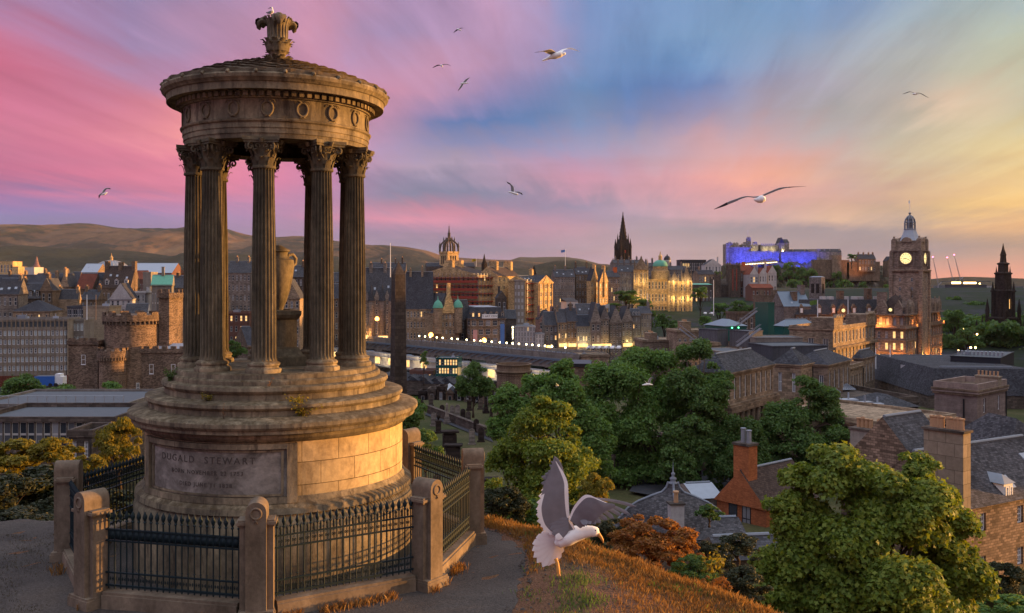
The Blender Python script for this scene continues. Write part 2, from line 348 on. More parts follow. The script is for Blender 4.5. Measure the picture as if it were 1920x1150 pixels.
def copy_tree(o,parent=None):
    c=o.copy(); COL.objects.link(c)
    if parent is not None: c.parent=parent
    for ch in list(o.children): copy_tree(ch,c)
    return c
# ---------------- ground
def interp(x,kn): return float(np.interp(x,[k[0] for k in kn],[k[1] for k in kn]))
CITY=[(0,-25),(205,-25.5),(240,-36),(300,-43),(430,-42),(520,-32),(700,-16),(950,-8),(1150,-12),(1500,-34),(3000,-42),(20000,-42)]
EDGE=[(8,.25),(13.7,0.0),(16.0,.25),(17.3,.15),(18.4,-.55),(19.0,-.85),(30,-.85)]
def vn(x,y,s=1.0):
    return math.sin(x*1.7*s+1.3*math.sin(y*1.1*s))*math.cos(y*1.9*s+.7*math.sin(x*.9*s+2))
def zg(x,y):
    pl=interp(y,[(0,-1.7),(10,-4.3),(12,-4.9),(100,-4.9)])
    pl-=.13*max(0,x-1.2)
    xr=interp(y,EDGE)
    t=min(max((x-xr)/.22,0),1); pl+=.06*t*t*(3-2*t)*(1 if y<19.5 else 0)
    s1=(x-.4)*.687+(y-18.0)*.726; s2=(y-18.95) if x<4 else -9
    s=max(s1,s2) if y>5 else -9
    s=max(s,(-13-x)*.7)
    if s>0: pl-= .5*min(s,3)+.36*max(s-3,0)
    if s>-3 or x>xr: pl+=.035*vn(x,y,1.3)+.02*vn(x,y,4.1)
    c=interp(y,CITY)
    if y>205: 
        px=960+F*x/max(y,1)
        if px>1500 : c=max(c,-39) if y<800 else c
    return max(pl,c) if y<200 else c
def grid(name,xs,ys,fn,mat,**kw):
    nx,ny=len(xs),len(ys)
    v=[(x,y,fn(x,y)) for y in ys for x in xs]
    f=[(j*nx+i,j*nx+i+1,(j+1)*nx+i+1,(j+1)*nx+i) for j in range(ny-1) for i in range(nx-1)]
    me=bpy.data.meshes.new(name); me.from_pydata(v,[],f); me.materials.append(mat); me.polygons.foreach_set('use_smooth',[True]*len(f))
    return tag(obj(name,me),**kw)
# ground material: dry grass, earth; far town floor
b=NB('earth'); ob=b.coord(); n1=b.noise(ob,.8,6,.65); n2=b.noise(ob,14,5,.7); n3=b.noise(ob,.05,4)
c=b.ramp(n1,[(.3,(.11,.06,.04)),(.5,(.19,.095,.055)),(.72,(.12,.085,.04))]); c=b.mix(1.0,c,b.ramp(n2,[(.25,(.6,)*3),(.75,(1.35,)*3)]),'MULTIPLY')
vo=b.n('ShaderNodeTexVoronoi'); b.l(ob,vo.inputs['Vector']); vo.inputs['Scale'].default_value=26; c=b.mix(b.ramp(vo.outputs['Distance'],[(.08,.75),(.3,0.0)]),c,(.26,.15,.09)); b.bsdf(c,.95,.1,b.bump(b.math('SUBTRACT',n2,vo.outputs['Distance']),1.0,.05)); M['earth']=b.m
b=NB('lawn'); ob=b.coord(); n1=b.noise(ob,.12,5,.6); n2=b.noise(ob,2.5,5,.75)
c=b.ramp(n1,[(.35,(.045,.055,.018)),(.6,(.09,.08,.035)),(.75,(.14,.11,.055))]); c=b.mix(1.0,c,b.ramp(n2,[(.25,(.6,)*3),(.75,(1.3,)*3)]),'MULTIPLY')
b.bsdf(c,.95,.1,b.bump(n2,.8,.1)); M['lawn']=b.m
b=NB('gravel'); ob=b.coord(); n1=b.noise(ob,.6,5,.6); n2=b.noise(ob,30,3,.8); vo=b.n('ShaderNodeTexVoronoi'); b.l(ob,vo.inputs['Vector']); vo.inputs['Scale'].default_value=38
c=b.ramp(n1,[(.3,(.05,.042,.038)),(.6,(.085,.07,.06)),(.8,(.11,.085,.065))]); c=b.mix(1.0,c,b.ramp(n2,[(.3,(.55,)*3),(.7,(1.5,)*3)]),'MULTIPLY')
c=b.mix(b.ramp(vo.outputs['Distance'],[(.0,(.5,)*3),(.25,(0.0,)*3)]),c,(.2,.16,.13))
b.bsdf(c,.95,.12,b.bump(n2,.7,.02)); M['gravel']=b.m
b=NB('town_floor'); ob=b.coord(); n1=b.noise(ob,.012,5,.6); n2=b.noise(ob,.3,5)
c=b.ramp(n1,[(.4,(.05,.05,.052)),(.55,(.03,.045,.02)),(.7,(.07,.06,.055))]); c=b.mix(1.0,c,b.ramp(n2,[(.3,(.7,)*3),(.7,(1.2,)*3)]),'MULTIPLY'); b.bsdf(c,.95,.1); M['town_floor']=b.m
xs=[-60,-40,-30,-22]+[round(-17+.25*i,2) for i in range(0,117)]+[14,17,21,26,32,40,52,70]
ys=[-6,0,4,8]+[round(10+.25*i,2) for i in range(0,61)]+[26,28,31,35,40,46,54,64,76,90,102]
grid('ground',xs,[y for y in ys if y<=22],zg,M['earth'],kind='structure')
grid('hillside',xs,[y for y in ys if y>=22],zg,M['lawn'],kind='structure')
# lawn of the burial ground and the floor of the valley beyond
def zl(x,y): return -25.0+.0*x
xs2=[-900,-500,-300,-200,-140]+list(range(-120,121,8))+[150,200,300,500,900]
ys2=[102,104]+list(range(110,206,8))+[210,225,240,270,300,340,380,430,480,520,600,700,800,950,1050,1150,1300,1500]
def zt(x,y): 
    return zg(x,y)-.05
tag(grid('lawn',xs2,[y for y in ys2 if y<=240],zt,M['lawn']),kind='structure')
b=NB('valley_floor'); ob=b.coord(); n1=b.noise(ob,.03,5,.6); n2=b.noise(ob,.5,5); c=b.ramp(n1,[(.4,(.035,.036,.04)),(.5,(.02,.032,.014)),(.7,(.045,.042,.04))]); c=b.mix(1.0,c,b.ramp(n2,[(.3,(.6,)*3),(.7,(1.3,)*3)]),'MULTIPLY'); b.bsdf(c,.95,.1); M['valley_floor']=b.m
tag(grid('valley_floor',xs2,[y for y in ys2 if y>=240],zt,M['valley_floor']),kind='structure')
grid('town_ground',[-9000,-4000,-2000,-1000,-500,0,500,1000,2000,4000,9000],[1500,1800,2500,4000,8000,16000],lambda x,y:-34 if y<1501 else -42,M['town_floor'],kind='structure')
# path round the monument, a sheet just above the ground
ysp=[round(11+.2*i,2) for i in range(0,42)]
mb=MB()
NXP=70
for y in ysp:
    xr=interp(y,EDGE)+.03*math.sin(y*5)+.02*math.sin(y*13)
    for i in range(NXP+1):
        x=-13.2+(xr+.0+13.2)*i/NXP+(0 if i else .25*math.sin(y*2.3)+.1*math.sin(y*7)); mb.v.append((x,y,zg(min(x,interp(y,EDGE)-.02),y)+.012+.008*vn(x,y,3)))
for j in range(len(ysp)-1):
    for i in range(NXP): mb.f.append((j*(NXP+1)+i,j*(NXP+1)+i+1,(j+1)*(NXP+1)+i+1,(j+1)*(NXP+1)+i)); mb.mi.append(0); mb.uv.append(None)
tag(mb.build('path','gravel',smooth=True),kind='structure')
# grass: blades along the bank, tufts along the kerb
def blades(name,pts,h0,h1,w,mat,seed=1,**kw):
    rng=np.random.default_rng(seed); n=len(pts); p=np.array(pts)
    a=rng.uniform(0,2*PI,n); h=rng.uniform(h0,h1,n); ln=rng.uniform(.1,.55,n)*h; wd=w*rng.uniform(.6,1.3,n)
    dx=np.cos(a); dy=np.sin(a); b=rng.uniform(0,2*PI,n)
    v=np.zeros((n,4,3)); v[:,0]=p; v[:,0,0]-=dx*wd; v[:,0,1]-=dy*wd; v[:,1]=p; v[:,1,0]+=dx*wd; v[:,1,1]+=dy*wd
    mid=p.copy(); mid[:,0]+=np.cos(b)*ln*.35+dx*wd*.6; mid[:,1]+=np.sin(b)*ln*.35+dy*wd*.6; mid[:,2]+=h*.6
    tip=p.copy(); tip[:,0]+=np.cos(b)*ln; tip[:,1]+=np.sin(b)*ln; tip[:,2]+=h*.95; v[:,2]=mid; v[:,3]=tip
    v=v.reshape(-1,3); f=np.arange(n*4).reshape(-1,4)[:,[0,1,2,3]]
    me=bpy.data.meshes.new(name); me.vertices.add(n*4); me.vertices.foreach_set('co',v.ravel()); me.loops.add(n*4); me.loops.foreach_set('vertex_index',f.ravel().astype(np.int32))
    me.polygons.add(n); me.polygons.foreach_set('loop_start',np.arange(0,n*4,4,dtype=np.int32)); me.update(calc_edges=True); me.materials.append(M[mat])
    return tag(obj(name,me),**kw)
rnd=random.Random(5)
pts=[]
while len(pts)<52000:
    x=rnd.uniform(-1.2,9); y=rnd.uniform(12,23)
    xr=interp(y,EDGE)
    if x<xr+.05: continue
    s1=(x-.4)*.687+(y-18.0)*.726
    if s1>.7 or y>19.1: continue
    bare=math.exp(-((x-.9)/.9)**2-((y-14.6)/1.5)**2)+.35*max(0,vn(x,y,.9))
    if s1<-.8 and rnd.random()<bare*1.6: continue
    dens=1 if s1>-1.2 else .55
    if x-xr<.3: dens=.9
    if rnd.random()>dens: continue
    pts.append((x,y,zg(x,y)-.01))
blades('dry_grass',pts,.025,.12,.0045,'dry_grass',3,kind='stuff',label='dry orange grass on the bank right of the gravel path',cat='grass')

rnd=random.Random(9); m=MB()
for i in range(1700):
    x=rnd.uniform(-.6,3.6); y=rnd.uniform(12,18.6)
    xr=interp(y,EDGE)
    if not (xr-.12<x): continue
    if abs(x-xr)>.25 and rnd.random()>math.exp(-((x-.9)/1.1)**2-((y-14.6)/1.9)**2)*1.2: continue
    r_=rnd.uniform(.008,.03)*(1.7 if abs(x-xr)<.2 else 1); z_=zg(x,y)+.008; a_=rnd.uniform(0,6)
    vs=[(x+r_*rnd.uniform(.6,1.2)*math.cos(a_+k*1.257),y+r_*rnd.uniform(.6,1.2)*math.sin(a_+k*1.257),z_) for k in range(5)]+[(x,y,z_+r_*.7)]
    m.add(vs,[(0,1,5),(1,2,5),(2,3,5),(3,4,5),(4,0,5)])
tag(m.build('stones','gravel'),'loose stones and clods on the worn bank beside the path','stones',kind='stuff')
# ---------------- the monument
def monstone(name,k0,k1,k2,soot):
    b=NB(name); ob=b.coord(); n1=b.noise(b.scaled(ob,(1,1,.28)),1.6,6,.68,.3); n2=b.noise(ob,9,6,.7); n3=b.noise(b.scaled(ob,(3,3,.5)),2.2,5,.7)
    c=b.ramp(n1,[(.3,k0),(.5,k1),(.7,k2)])
    c=b.mix(1.0,c,b.ramp(n2,[(.25,(.6,)*3),(.7,(1.22,)*3)]),'MULTIPLY'); c=b.mix(b.ramp(n3,[(.52,0.0),(.66,soot)]),c,(.05,.038,.03))
    geo=b.n('ShaderNodeNewGeometry'); sp=b.n('ShaderNodeSeparateXYZ'); b.l(geo.outputs['Normal'],sp.inputs[0])
    moss=b.math('MULTIPLY',b.math('GREATER_THAN',sp.outputs[2],.6),b.ramp(n2,[(.35,1.0),(.6,.2)])); c=b.mix(moss,c,(.085,.06,.032))
    b.bsdf(c,.93,.12,b.bump(b.math('ADD',n2,b.math('MULTIPLY',n1,.6)),.8,.014)); M[name]=b.m
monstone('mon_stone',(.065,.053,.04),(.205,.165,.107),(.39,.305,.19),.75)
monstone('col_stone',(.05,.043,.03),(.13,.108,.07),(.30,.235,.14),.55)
def drumstone(name,base,var):
    b=NB(name); ob=b.coord(); uv=b.coord('UV'); br=b.n('ShaderNodeTexBrick'); b.l(uv,br.inputs['Vector']); br.inputs['Scale'].default_value=1
    br.inputs['Brick Width'].default_value=.62; br.inputs['Row Height'].default_value=.3633; br.inputs['Mortar Size'].default_value=.006; br.inputs['Mortar Smooth'].default_value=.3
    br.inputs['Color1'].default_value=(*c3(base,1-var),1); br.inputs['Color2'].default_value=(*c3(base,1+var),1); br.inputs['Mortar'].default_value=(*c3(base,.28),1)
    n1=b.noise(b.scaled(ob,(1,1,.5)),1.5,6,.7,.6); n2=b.noise(ob,8,6,.7)
    c=b.mix(1.0,br.outputs[0],b.ramp(n1,[(.33,(.55,.5,.45)),(.5,(1,.96,.9)),(.7,(1.15,1.1,1.0))]),'MULTIPLY'); c=b.mix(1.0,c,b.ramp(n2,[(.2,(.6,)*3),(.65,(1.15,)*3)]),'MULTIPLY')
    h=b.math('ADD',b.math('MULTIPLY',br.outputs['Fac'],-1.6),b.math('MULTIPLY',n2,.5))
    b.bsdf(c,.9,.15,b.bump(h,.8,.012)); M[name]=b.m
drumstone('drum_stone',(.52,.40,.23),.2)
b=NB('panel_stone'); ob=b.coord(); n1=b.noise(b.scaled(ob,(1,1,1.3)),1.3,6,.7,.8); n2=b.noise(ob,10,6,.7)
c=b.ramp(n1,[(.33,(.10,.085,.07)),(.5,(.2,.175,.145)),(.64,(.35,.31,.26))]); c=b.mix(1.0,c,b.ramp(n2,[(.25,(.65,)*3),(.7,(1.15,)*3)]),'MULTIPLY')
b.bsdf(c,.9,.15,b.bump(n2,.6,.01)); M['panel_stone']=b.m
plain('letter_stone',(.085,.07,.06),.95,.1,ns=8,var=.5)
plain('roof_moss',(.1,.075,.05),.95,.1,ns=9,var=.5,bump=.03)
MC=Vector((-4.26,16.97,0)); TH=R(14.1)      # front of the monument faces the camera
def cyl(r,phi,z): a=phi+TH; return (r*math.sin(a),-r*math.cos(a),z)
mon=thing('monument','round stone temple of fluted columns with carved roof finial on the hilltop','monument',(MC.x,MC.y,-4.95))
zo=4.95
def mprof(name,prof,mat='mon_stone',n=96,parent=None,**kw):
    mb=MB(); mb.lathe([(r,z+zo) for r,z in prof],n,**kw); return mb.build(name,mat,parent or mon,True,auto=32)
mprof('plinth',[(2.435,-5.2),(2.435,-3.86),(2.42,-3.8),(2.38,-3.72),(2.33,-3.66)])
mprof('base_moulding',[(2.30,-3.7),(2.42,-3.69),(2.41,-3.60),(2.36,-3.56),(2.31,-3.53),(2.29,-3.48),(2.26,-3.44)],capt=False)
# drum: uv follows the circumference
mb=MB(); n=128; z0,z1=-3.64+zo,-2.55+zo; seg=[(z0,z1)]
for i in range(n):
    a0,a1=2*PI*i/n,2*PI*(i+1)/n; r=2.25
    mb.quad([(r*math.sin(a0),-r*math.cos(a0),z0),(r*math.sin(a1),-r*math.cos(a1),z0),(r*math.sin(a1),-r*math.cos(a1),z1),(r*math.sin(a0),-r*math.cos(a0),z1)],0,[(r*a0,0),(r*a1,0),(r*a1,1.09),(r*a0,1.09)])
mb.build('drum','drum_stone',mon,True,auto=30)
mprof('ledge',[(2.25,-2.58),(2.30,-2.55),(2.34,-2.50),(2.34,-2.45),(2.44,-2.43),(2.47,-2.42),(2.47,-2.36),(2.50,-2.35),(2.53,-2.31),(2.53,-2.25),(2.49,-2.22),(2.2,-2.17)])
mprof('step',[(2.2,-2.28),(2.2,-2.09),(2.23,-2.07),(2.255,-2.04),(2.25,-1.99),(2.21,-1.975),(1.9,-1.95)])
mprof('step',[(1.93,-2.0),(1.93,-1.86),(1.96,-1.84),(1.985,-1.80),(1.975,-1.745),(1.94,-1.73),(1.8,-1.72)])
mprof('step',[(1.835,-1.75),(1.84,-1.66),(1.82,-1.635),(1.76,-1.63),(1.755,-1.56),(1.73,-1.54),(.0,-1.535)])
# inscription panel with a raised frame, curved round the drum
def arcblock(mb,r0,r1,p0,p1,z0,z1,n=28,mi=0):
    for i in range(n):
        a,b_=p0+(p1-p0)*i/n,p0+(p1-p0)*(i+1)/n
        A,B=cyl(r1,a,z0),cyl(r1,b_,z0); C,D=cyl(r1,b_,z1),cyl(r1,a,z1); mb.quad([A,B,C,D],mi)
        E,Fq=cyl(r0,a,z1),cyl(r0,b_,z1); mb.quad([D,C,Fq,E],mi); mb.quad([cyl(r0,a,z0),cyl(r0,b_,z0),B,A],mi)
    for p,fl in ((p0,0),(p1,1)):
        q=[cyl(r0,p,z0),cyl(r1,p,z0),cyl(r1,p,z1),cyl(r0,p,z1)]; mb.quad(q if not fl else q[::-1],mi)
fr=obj('inscription_panel',None,mon)
pa,pb=R(-66),R(7.5)
mb=MB(); arcblock(mb,2.2,2.275,pa,pb,-3.5+zo,-2.6+zo); mb.build('panel_face','panel_stone',fr)
mb=MB(); zt0,zt1=-3.53+zo,-2.585+zo
for a,b_,u0,u1,rr in ((pa,pa+R(4),zt0,zt1,2.34),(pb-R(4),pb,zt0,zt1,2.34),(pa+R(4),pb-R(4),zt1-.085,zt1,2.33),(pa+R(4),pb-R(4),zt0,zt0+.1,2.33),
   (pa+R(5.2),pa+R(6.2),zt0+.13,zt1-.13,2.297),(pb-R(6.2),pb-R(5.2),zt0+.13,zt1-.13,2.297),(pa+R(5.2),pb-R(5.2),zt1-.135,zt1-.105,2.294),(pa+R(5.2),pb-R(5.2),zt0+.115,zt0+.145,2.294)):
    arcblock(mb,2.2,rr,a,b_,u0,u1)
mb.build('panel_frame','mon_stone',fr)
def textmesh(s,size,name='lettering',space=1.25,thick=.004):
    cu=bpy.data.curves.new(name,'FONT'); cu.body=s; cu.size=size; cu.align_x='CENTER'; cu.align_y='CENTER'; cu.extrude=thick; cu.space_character=space; cu.resolution_u=3; cu.space_word=1.2
    o=bpy.data.objects.new(name,cu); me=bpy.data.meshes.new_from_object(o); bpy.data.objects.remove(o); return me
for s,size,zz,pc,spc in (('DUGALD  STEWART',.152,-2.86,-31,1.35),('BORN NOVEMBER 22 1753',.092,-3.06,-30,1.25),('DIED JUNE 11 1828',.092,-3.25,-30,1.25)):
    me=textmesh(s,size,space=spc); me.materials.clear(); me.materials.append(M['letter_stone'])
    for v in me.vertices:
        x,y,z=v.co; p=R(pc)+x/2.277; v.co=cyl(2.2765+z,p,zz+y+zo)
    obj('lettering',me,fr)
# columns
def column():
    root=obj('column',None,mon)
    mb=MB(); mb.lathe([(.30,0),(.305,.03),(.30,.065),(.262,.085),(.255,.11),(.27,.125),(.272,.15),(.255,.17),(.222,.185),(.205,.205)],28); mb.build('column_base','mon_stone',root,True,auto=40)
    mb=MB(); NF=20; hs=[.2,.26,1.2,2.2,2.9,3.36,3.4]; rs=[.215,.204,.202,.192,.178,.168,.17]
    m=NF*6
    for h,r in zip(hs,rs):
        for i in range(m):
            a=2*PI*i/m; q=(i%6); d=[0,0,.022,.030,.022,0][q]
            if h in(.2,3.4): d=0
            mb.v.append(((r-d)*math.cos(a),(r-d)*math.sin(a),h))
    for j in range(len(hs)-1):
        for i in range(m): mb.f.append((j*m+i,j*m+(i+1)%m,(j+1)*m+(i+1)%m,(j+1)*m+i)); mb.mi.append(0); mb.uv.append(None)
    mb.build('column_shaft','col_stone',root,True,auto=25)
    # capital: ring, bell, two rows of leaves, corner scrolls, abacus
    mb=MB(); mb.lathe([(.17,3.38),(.195,3.39),(.2,3.41),(.195,3.43),(.172,3.44),(.175,3.6),(.19,3.7),(.225,3.8)],24)
    def leaf(a,z,h,w,r,curl):
        pr=[(r,z,1),(r+.012,z+h*.4,1.05),(r+.03,z+h*.75,.9),(r+.05+curl*.5,z+h*.98,.7),(r+.06+curl,z+h*.9,.4),(r+.05+curl,z+h*.8,.2)]
        A=[]; 
        for rr,zz,ww in pr:
            for s_ in (-1,0,1): 
                off=s_*w*ww/2; rad=rr+(.012 if s_==0 else 0); A.append((rad*math.cos(a)-off*math.sin(a),rad*math.sin(a)+off*math.cos(a),zz))
        mb.add(A,[(3*i+k,3*i+k+1,3*i+k+4,3*i+k+3) for i in range(5) for k in (0,1)])
    for k in range(8): leaf(2*PI*k/8,3.43,.15,.11,.178,.03)
    for k in range(8): leaf(2*PI*(k+.5)/8,3.5,.2,.11,.18,.045)
    for k in range(4):
        a=PI/4+k*PI/2
        for s_ in (-1,1):
            path=[]
            for i in range(15):
                t=i/14; th=-.6+t*8.2; rr=.075*(1-t*.82); cx=.29; cz=3.735
                lx=cx-rr*math.cos(th)*.9; lz=cz+rr*math.sin(th); off=s_*(.028+.01*t)
                path.append((lx*math.cos(a)-off*math.sin(a),lx*math.sin(a)+off*math.cos(a),lz))
            path=[(.2*math.cos(a+s_*.35),.2*math.sin(a+s_*.35),3.6)]+path
            mb.tube(path,[.018]*len(path),5)
        a2=k*PI/2
        for s_ in (-1,1):
            path=[]
            for i in range(11):
                t=i/10; th=-.5+t*6.5; rr=.045*(1-t*.8); off=s_*(.07-rr*math.cos(th)); path.append((.225*math.cos(a2)-off*math.sin(a2),.225*math.sin(a2)+off*math.cos(a2),3.74+rr*math.sin(th)))
            mb.tube(path,.011,4)
        mb.tube([(.27*math.cos(a2),.27*math.sin(a2),3.80),(.29*math.cos(a2),.29*math.sin(a2),3.87)],[.03,.045],8)
    pol=[]
    for k in range(4):
        for t in np.linspace(-1,1,9)[:-1]:
            dd=.25+.05*t*t; x,y=dd,t*.30; a=k*PI/2; pol.append((x*math.cos(a)-y*math.sin(a),x*math.sin(a)+y*math.cos(a)))
    mb.prism([(x*.94,y*.94) for x,y in pol],3.80,3.835); mb.prism(pol,3.838,3.895)
    mb.build('capital','col_stone',root,True,auto=30)
    return root
c0=column(); PH0=R(-9)
for k in range(9):
    c=c0 if k==0 else copy_tree(c0,mon)
    a=PH0+k*2*PI/9; x,y,_=cyl(1.42,a,0); c.location=(x,y,-1.54+zo); c.rotation_euler=(0,0,a+TH)
# entablature
EB=2.35
mprof('architrave',[(1.16,2.36),(1.18,2.345),(1.6,2.345),(1.61,2.42),(1.625,2.425),(1.625,2.51),(1.64,2.515),(1.64,2.60),(1.67,2.62),(1.68,2.645),(1.65,2.66),(1.62,2.665),(.1,2.67)],n=108)
fz=mprof('frieze',[(1.62,2.66),(1.622,2.99),(1.0,2.995)],n=108)
def wreath():
    mb=MB()
    for q,(rr,tr) in enumerate(((.105,.024),)):
        m=20
        for i in range(m):
            t=2*PI*i/m
            for j in range(6):
                s_=2*PI*j/6; k2=tr*(1+.25*math.sin(t*10)); R_=rr+k2*math.cos(s_)
                mb.v.append((R_*math.sin(t)*.88,-k2*.9*math.sin(s_),R_*math.cos(t)*1.08))
        for i in range(m):
            for j in range(6): mb.f.append((i*6+j,i*6+(j+1)%6,((i+1)%m)*6+(j+1)%6,((i+1)%m)*6+j)); mb.mi.append(0); mb.uv.append(None)
    for s_ in (-1,1):
        mb.tube([(s_*.0,-.01,.115),(s_*.06,-.015,.14),(s_*.115,-.01,.13),(s_*.13,-.005,.09)],[.012,.01,.009,.006],5)
        mb.tube([(s_*.0,-.01,-.115),(s_*.05,-.012,-.14)],[.012,.008],5)
    return mb.build('wreath','mon_stone',fz,True)
w0=wreath()
for k in range(18):
    w=w0 if k==0 else w0.copy()
    if k: COL.objects.link(w)
    a=R(-6+20*k); x,y,_=cyl(1.63,a,0); w.location=(x,y,2.83+zo); w.rotation_euler=(0,0,a+TH)
cn=mprof('cornice',[(1.6,2.99),(1.66,3.0),(1.67,3.02),(1.66,3.03),(1.66,3.09),(1.68,3.10),(1.71,3.12),(1.88,3.125),(1.89,3.10),(1.905,3.10),(1.91,3.215),(1.935,3.225),(1.95,3.25),(1.985,3.28),(2.0,3.33),(1.99,3.355),(1.96,3.365),(1.7,3.43)],n=120,capt=False)
mb=MB()
for k in range(84):
    a=2*PI*k/84; r0,r1,dw=1.655,1.745,R(1.25); pts=[cyl(r,a+s_*dw,z+zo) for z in (3.02,3.10) for r,s_ in ((r0,-1),(r1,-1),(r1,1),(r0,1))]
    mb.add(pts,[(0,1,5,4),(1,2,6,5),(2,3,7,6),(4,5,6,7),(3,2,1,0)])
mb.build('dentil_band','mon_stone',cn)
mb=MB()
for k in range(27):
    a=2*PI*k/27+.06; x,y,_=cyl(1.985,a,0); mb.tube([(x*.97,y*.97,3.36+zo),(x,y,3.37+zo),(x*1.015,y*1.015,3.345+zo)],[.03,.038,.02],7)
mb.build('antefix_row','mon_stone',cn,True,auto=40)
# scaled roof
mb=MB(); rp=[(1.97,3.36)]; NR=17
for k in range(NR):
    t0=k/NR; t1=(k+1)/NR
    zz=lambda t: 3.40+.50*math.sin(t*PI/2*.92)/math.sin(PI/2*.92); rr=lambda t:1.95-1.73*t
    rp+=[(rr(t0),zz(t0)+.022),(rr(t1),zz(t1))]
rp=[(r,z+zo) for r,z in rp]; nn_=108
for j,(r,z) in enumerate(rp):
    for i in range(nn_):
        a=2*PI*i/nn_; k=j//2; ph=(i+(k%2)*2)%4; mb.v.append(((r+(0.02 if ph in(1,2) and j%2==1 else 0))*math.sin(a),-(r+(0.02 if ph in(1,2) and j%2==1 else 0))*math.cos(a),z+(.009 if ph in (1,2) else 0)+random.Random(i*31+j).uniform(-.006,.006)))
for j in range(len(rp)-1):
    for i in range(nn_): mb.f.append((j*nn_+i,j*nn_+(i+1)%nn_,(j+1)*nn_+(i+1)%nn_,(j+1)*nn_+i)); mb.mi.append(0); mb.uv.append(None)
mb.build('roof','roof_moss',mon)
# finial
fi=obj('finial',None,mon)
mb=MB(); Zf=lambda y:(HY-y)/F*16.97+zo
mb.lathe([(.4,Zf(122)),(.3,Zf(118)),(.2,Zf(114)),(.15,Zf(109)),(.14,Zf(105)),(.16,Zf(101)),(.2,Zf(97)),(.22,Zf(88)),(.235,Zf(82)),(.2,Zf(78)),(.18,Zf(75)),(.165,Zf(66)),(.165,Zf(55)),(.19,Zf(45)),(.22,Zf(38)),(.12,Zf(35))],24)
def fleaf(a,pts,w,curlw=1):
    A=[]
    for k,(rr,zz,ww) in enumerate(pts):
        for s_ in (-1,-.5,0,.5,1):
            off=s_*w*ww/2; rad=rr+(.02*(1-abs(s_)))+(.008 if s_ in(-.5,.5) else 0); A.append((rad*math.cos(a)-off*math.sin(a),rad*math.sin(a)+off*math.cos(a),zz))
    n_=len(pts); mb.add(A,[(5*i+k,5*i+k+1,5*i+k+6,5*i+k+5) for i in range(n_-1) for k in range(4)])
for k in range(3):
    a=R(-70+TH*0)+k*2*PI/3
    for da in (0,):
        fleaf(a,[(.16,Zf(62),1),(.165,Zf(52),1.1),(.2,Zf(44),1.5),(.26,Zf(37),1.9),(.33,Zf(35),2),(.385,Zf(38),1.9),(.40,Zf(44),1.5),(.37,Zf(50),.9),(.345,Zf(47),.5)],.11)
        fleaf(a,[(.14,Zf(62),1),(.15,Zf(50),1.1),(.18,Zf(44),1.3),(.25,Zf(42),1.6),(.33,Zf(43),1.7),(.36,Zf(47),.8)],.11)
for k in range(3):
    a=R(-70)+k*2*PI/3; mb.tube([(r*math.cos(a),r*math.sin(a),Zf(y)) for r,y in ((.1,50),(.17,42),(.25,38.5),(.32,41),(.36,46),(.365,51),(.345,54))],[.05,.075,.09,.085,.065,.04,.02],10)
    for da in (-.38,.38): mb.tube([(r*math.cos(a+da*(1-r)),r*math.sin(a+da*(1-r)),Zf(y)) for r,y in ((.12,50),(.2,41),(.28,40),(.33,44),(.335,49))],[.04,.05,.055,.045,.02],8)
for k in range(18): fleaf(2*PI*k/18,[(.165,Zf(76),1),(.17,Zf(60),.9),(.172,Zf(48),.9),(.2,Zf(40),1),(.235,Zf(34),1.1),(.25,Zf(37),.7)],.05)
for row,(yy,hh,rr) in enumerate(((92,9,.2),(84,8,.225),(104,6,.145),(113,6,.2),(119,6,.32))):
    for k in range(10):
        a=2*PI*(k+.5*(row%2))/10; fleaf(a,[(rr-.03,Zf(yy),1),(rr,Zf(yy-hh*.5),1),(rr+.035,Zf(yy-hh*.95),.9),(rr+.065,Zf(yy-hh*.85),.5)],.11)
mb.build('finial_carving','mon_stone',fi,True,auto=45)
# pedestal and urn inside
ur=obj('urn',None,mon)
ux,uy=0.02,0.0
mb=MB(); pr=[(.44,-1.535),(.44,-1.38),(.40,-1.36),(.36,-1.3),(.33,-1.24),(.29,-1.2),(.29,-.72),(.33,-.68),(.36,-.62),(.36,-.56),(.2,-.54)]
for (r0,z0),(r1,z1) in zip(pr,pr[1:]):
    A=[(ux+i*r0,uy+j*r0,z0+zo) for i,j in ((-1,-1),(1,-1),(1,1),(-1,1))]+[(ux+i*r1,uy+j*r1,z1+zo) for i,j in ((-1,-1),(1,-1),(1,1),(-1,1))]
    mb.add(A,[(0,1,5,4),(1,2,6,5),(2,3,7,6),(3,0,4,7)])
mb.build('pedestal','col_stone',mon,rz=R(20))
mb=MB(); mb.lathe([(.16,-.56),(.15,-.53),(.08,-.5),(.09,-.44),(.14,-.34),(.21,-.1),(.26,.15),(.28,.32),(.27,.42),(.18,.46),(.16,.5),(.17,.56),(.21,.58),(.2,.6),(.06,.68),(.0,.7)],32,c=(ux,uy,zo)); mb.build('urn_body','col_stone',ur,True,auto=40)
for s_ in (-1,1):
    mb=MB(); mb.tube([(ux+s_*(.29+.02),uy,zo+.3),(ux+s_*.40,uy,zo+.36),(ux+s_*.41,uy,zo+.46),(ux+s_*.34,uy,zo+.53),(ux+s_*.24,uy,zo+.52),(ux+s_*.2,uy,zo+.46)],.03,8); mb.build('handle','mon_stone',ur,True)
ur.location=(ux*0,0,-.06); ur.rotation_euler=(0,0,R(55))
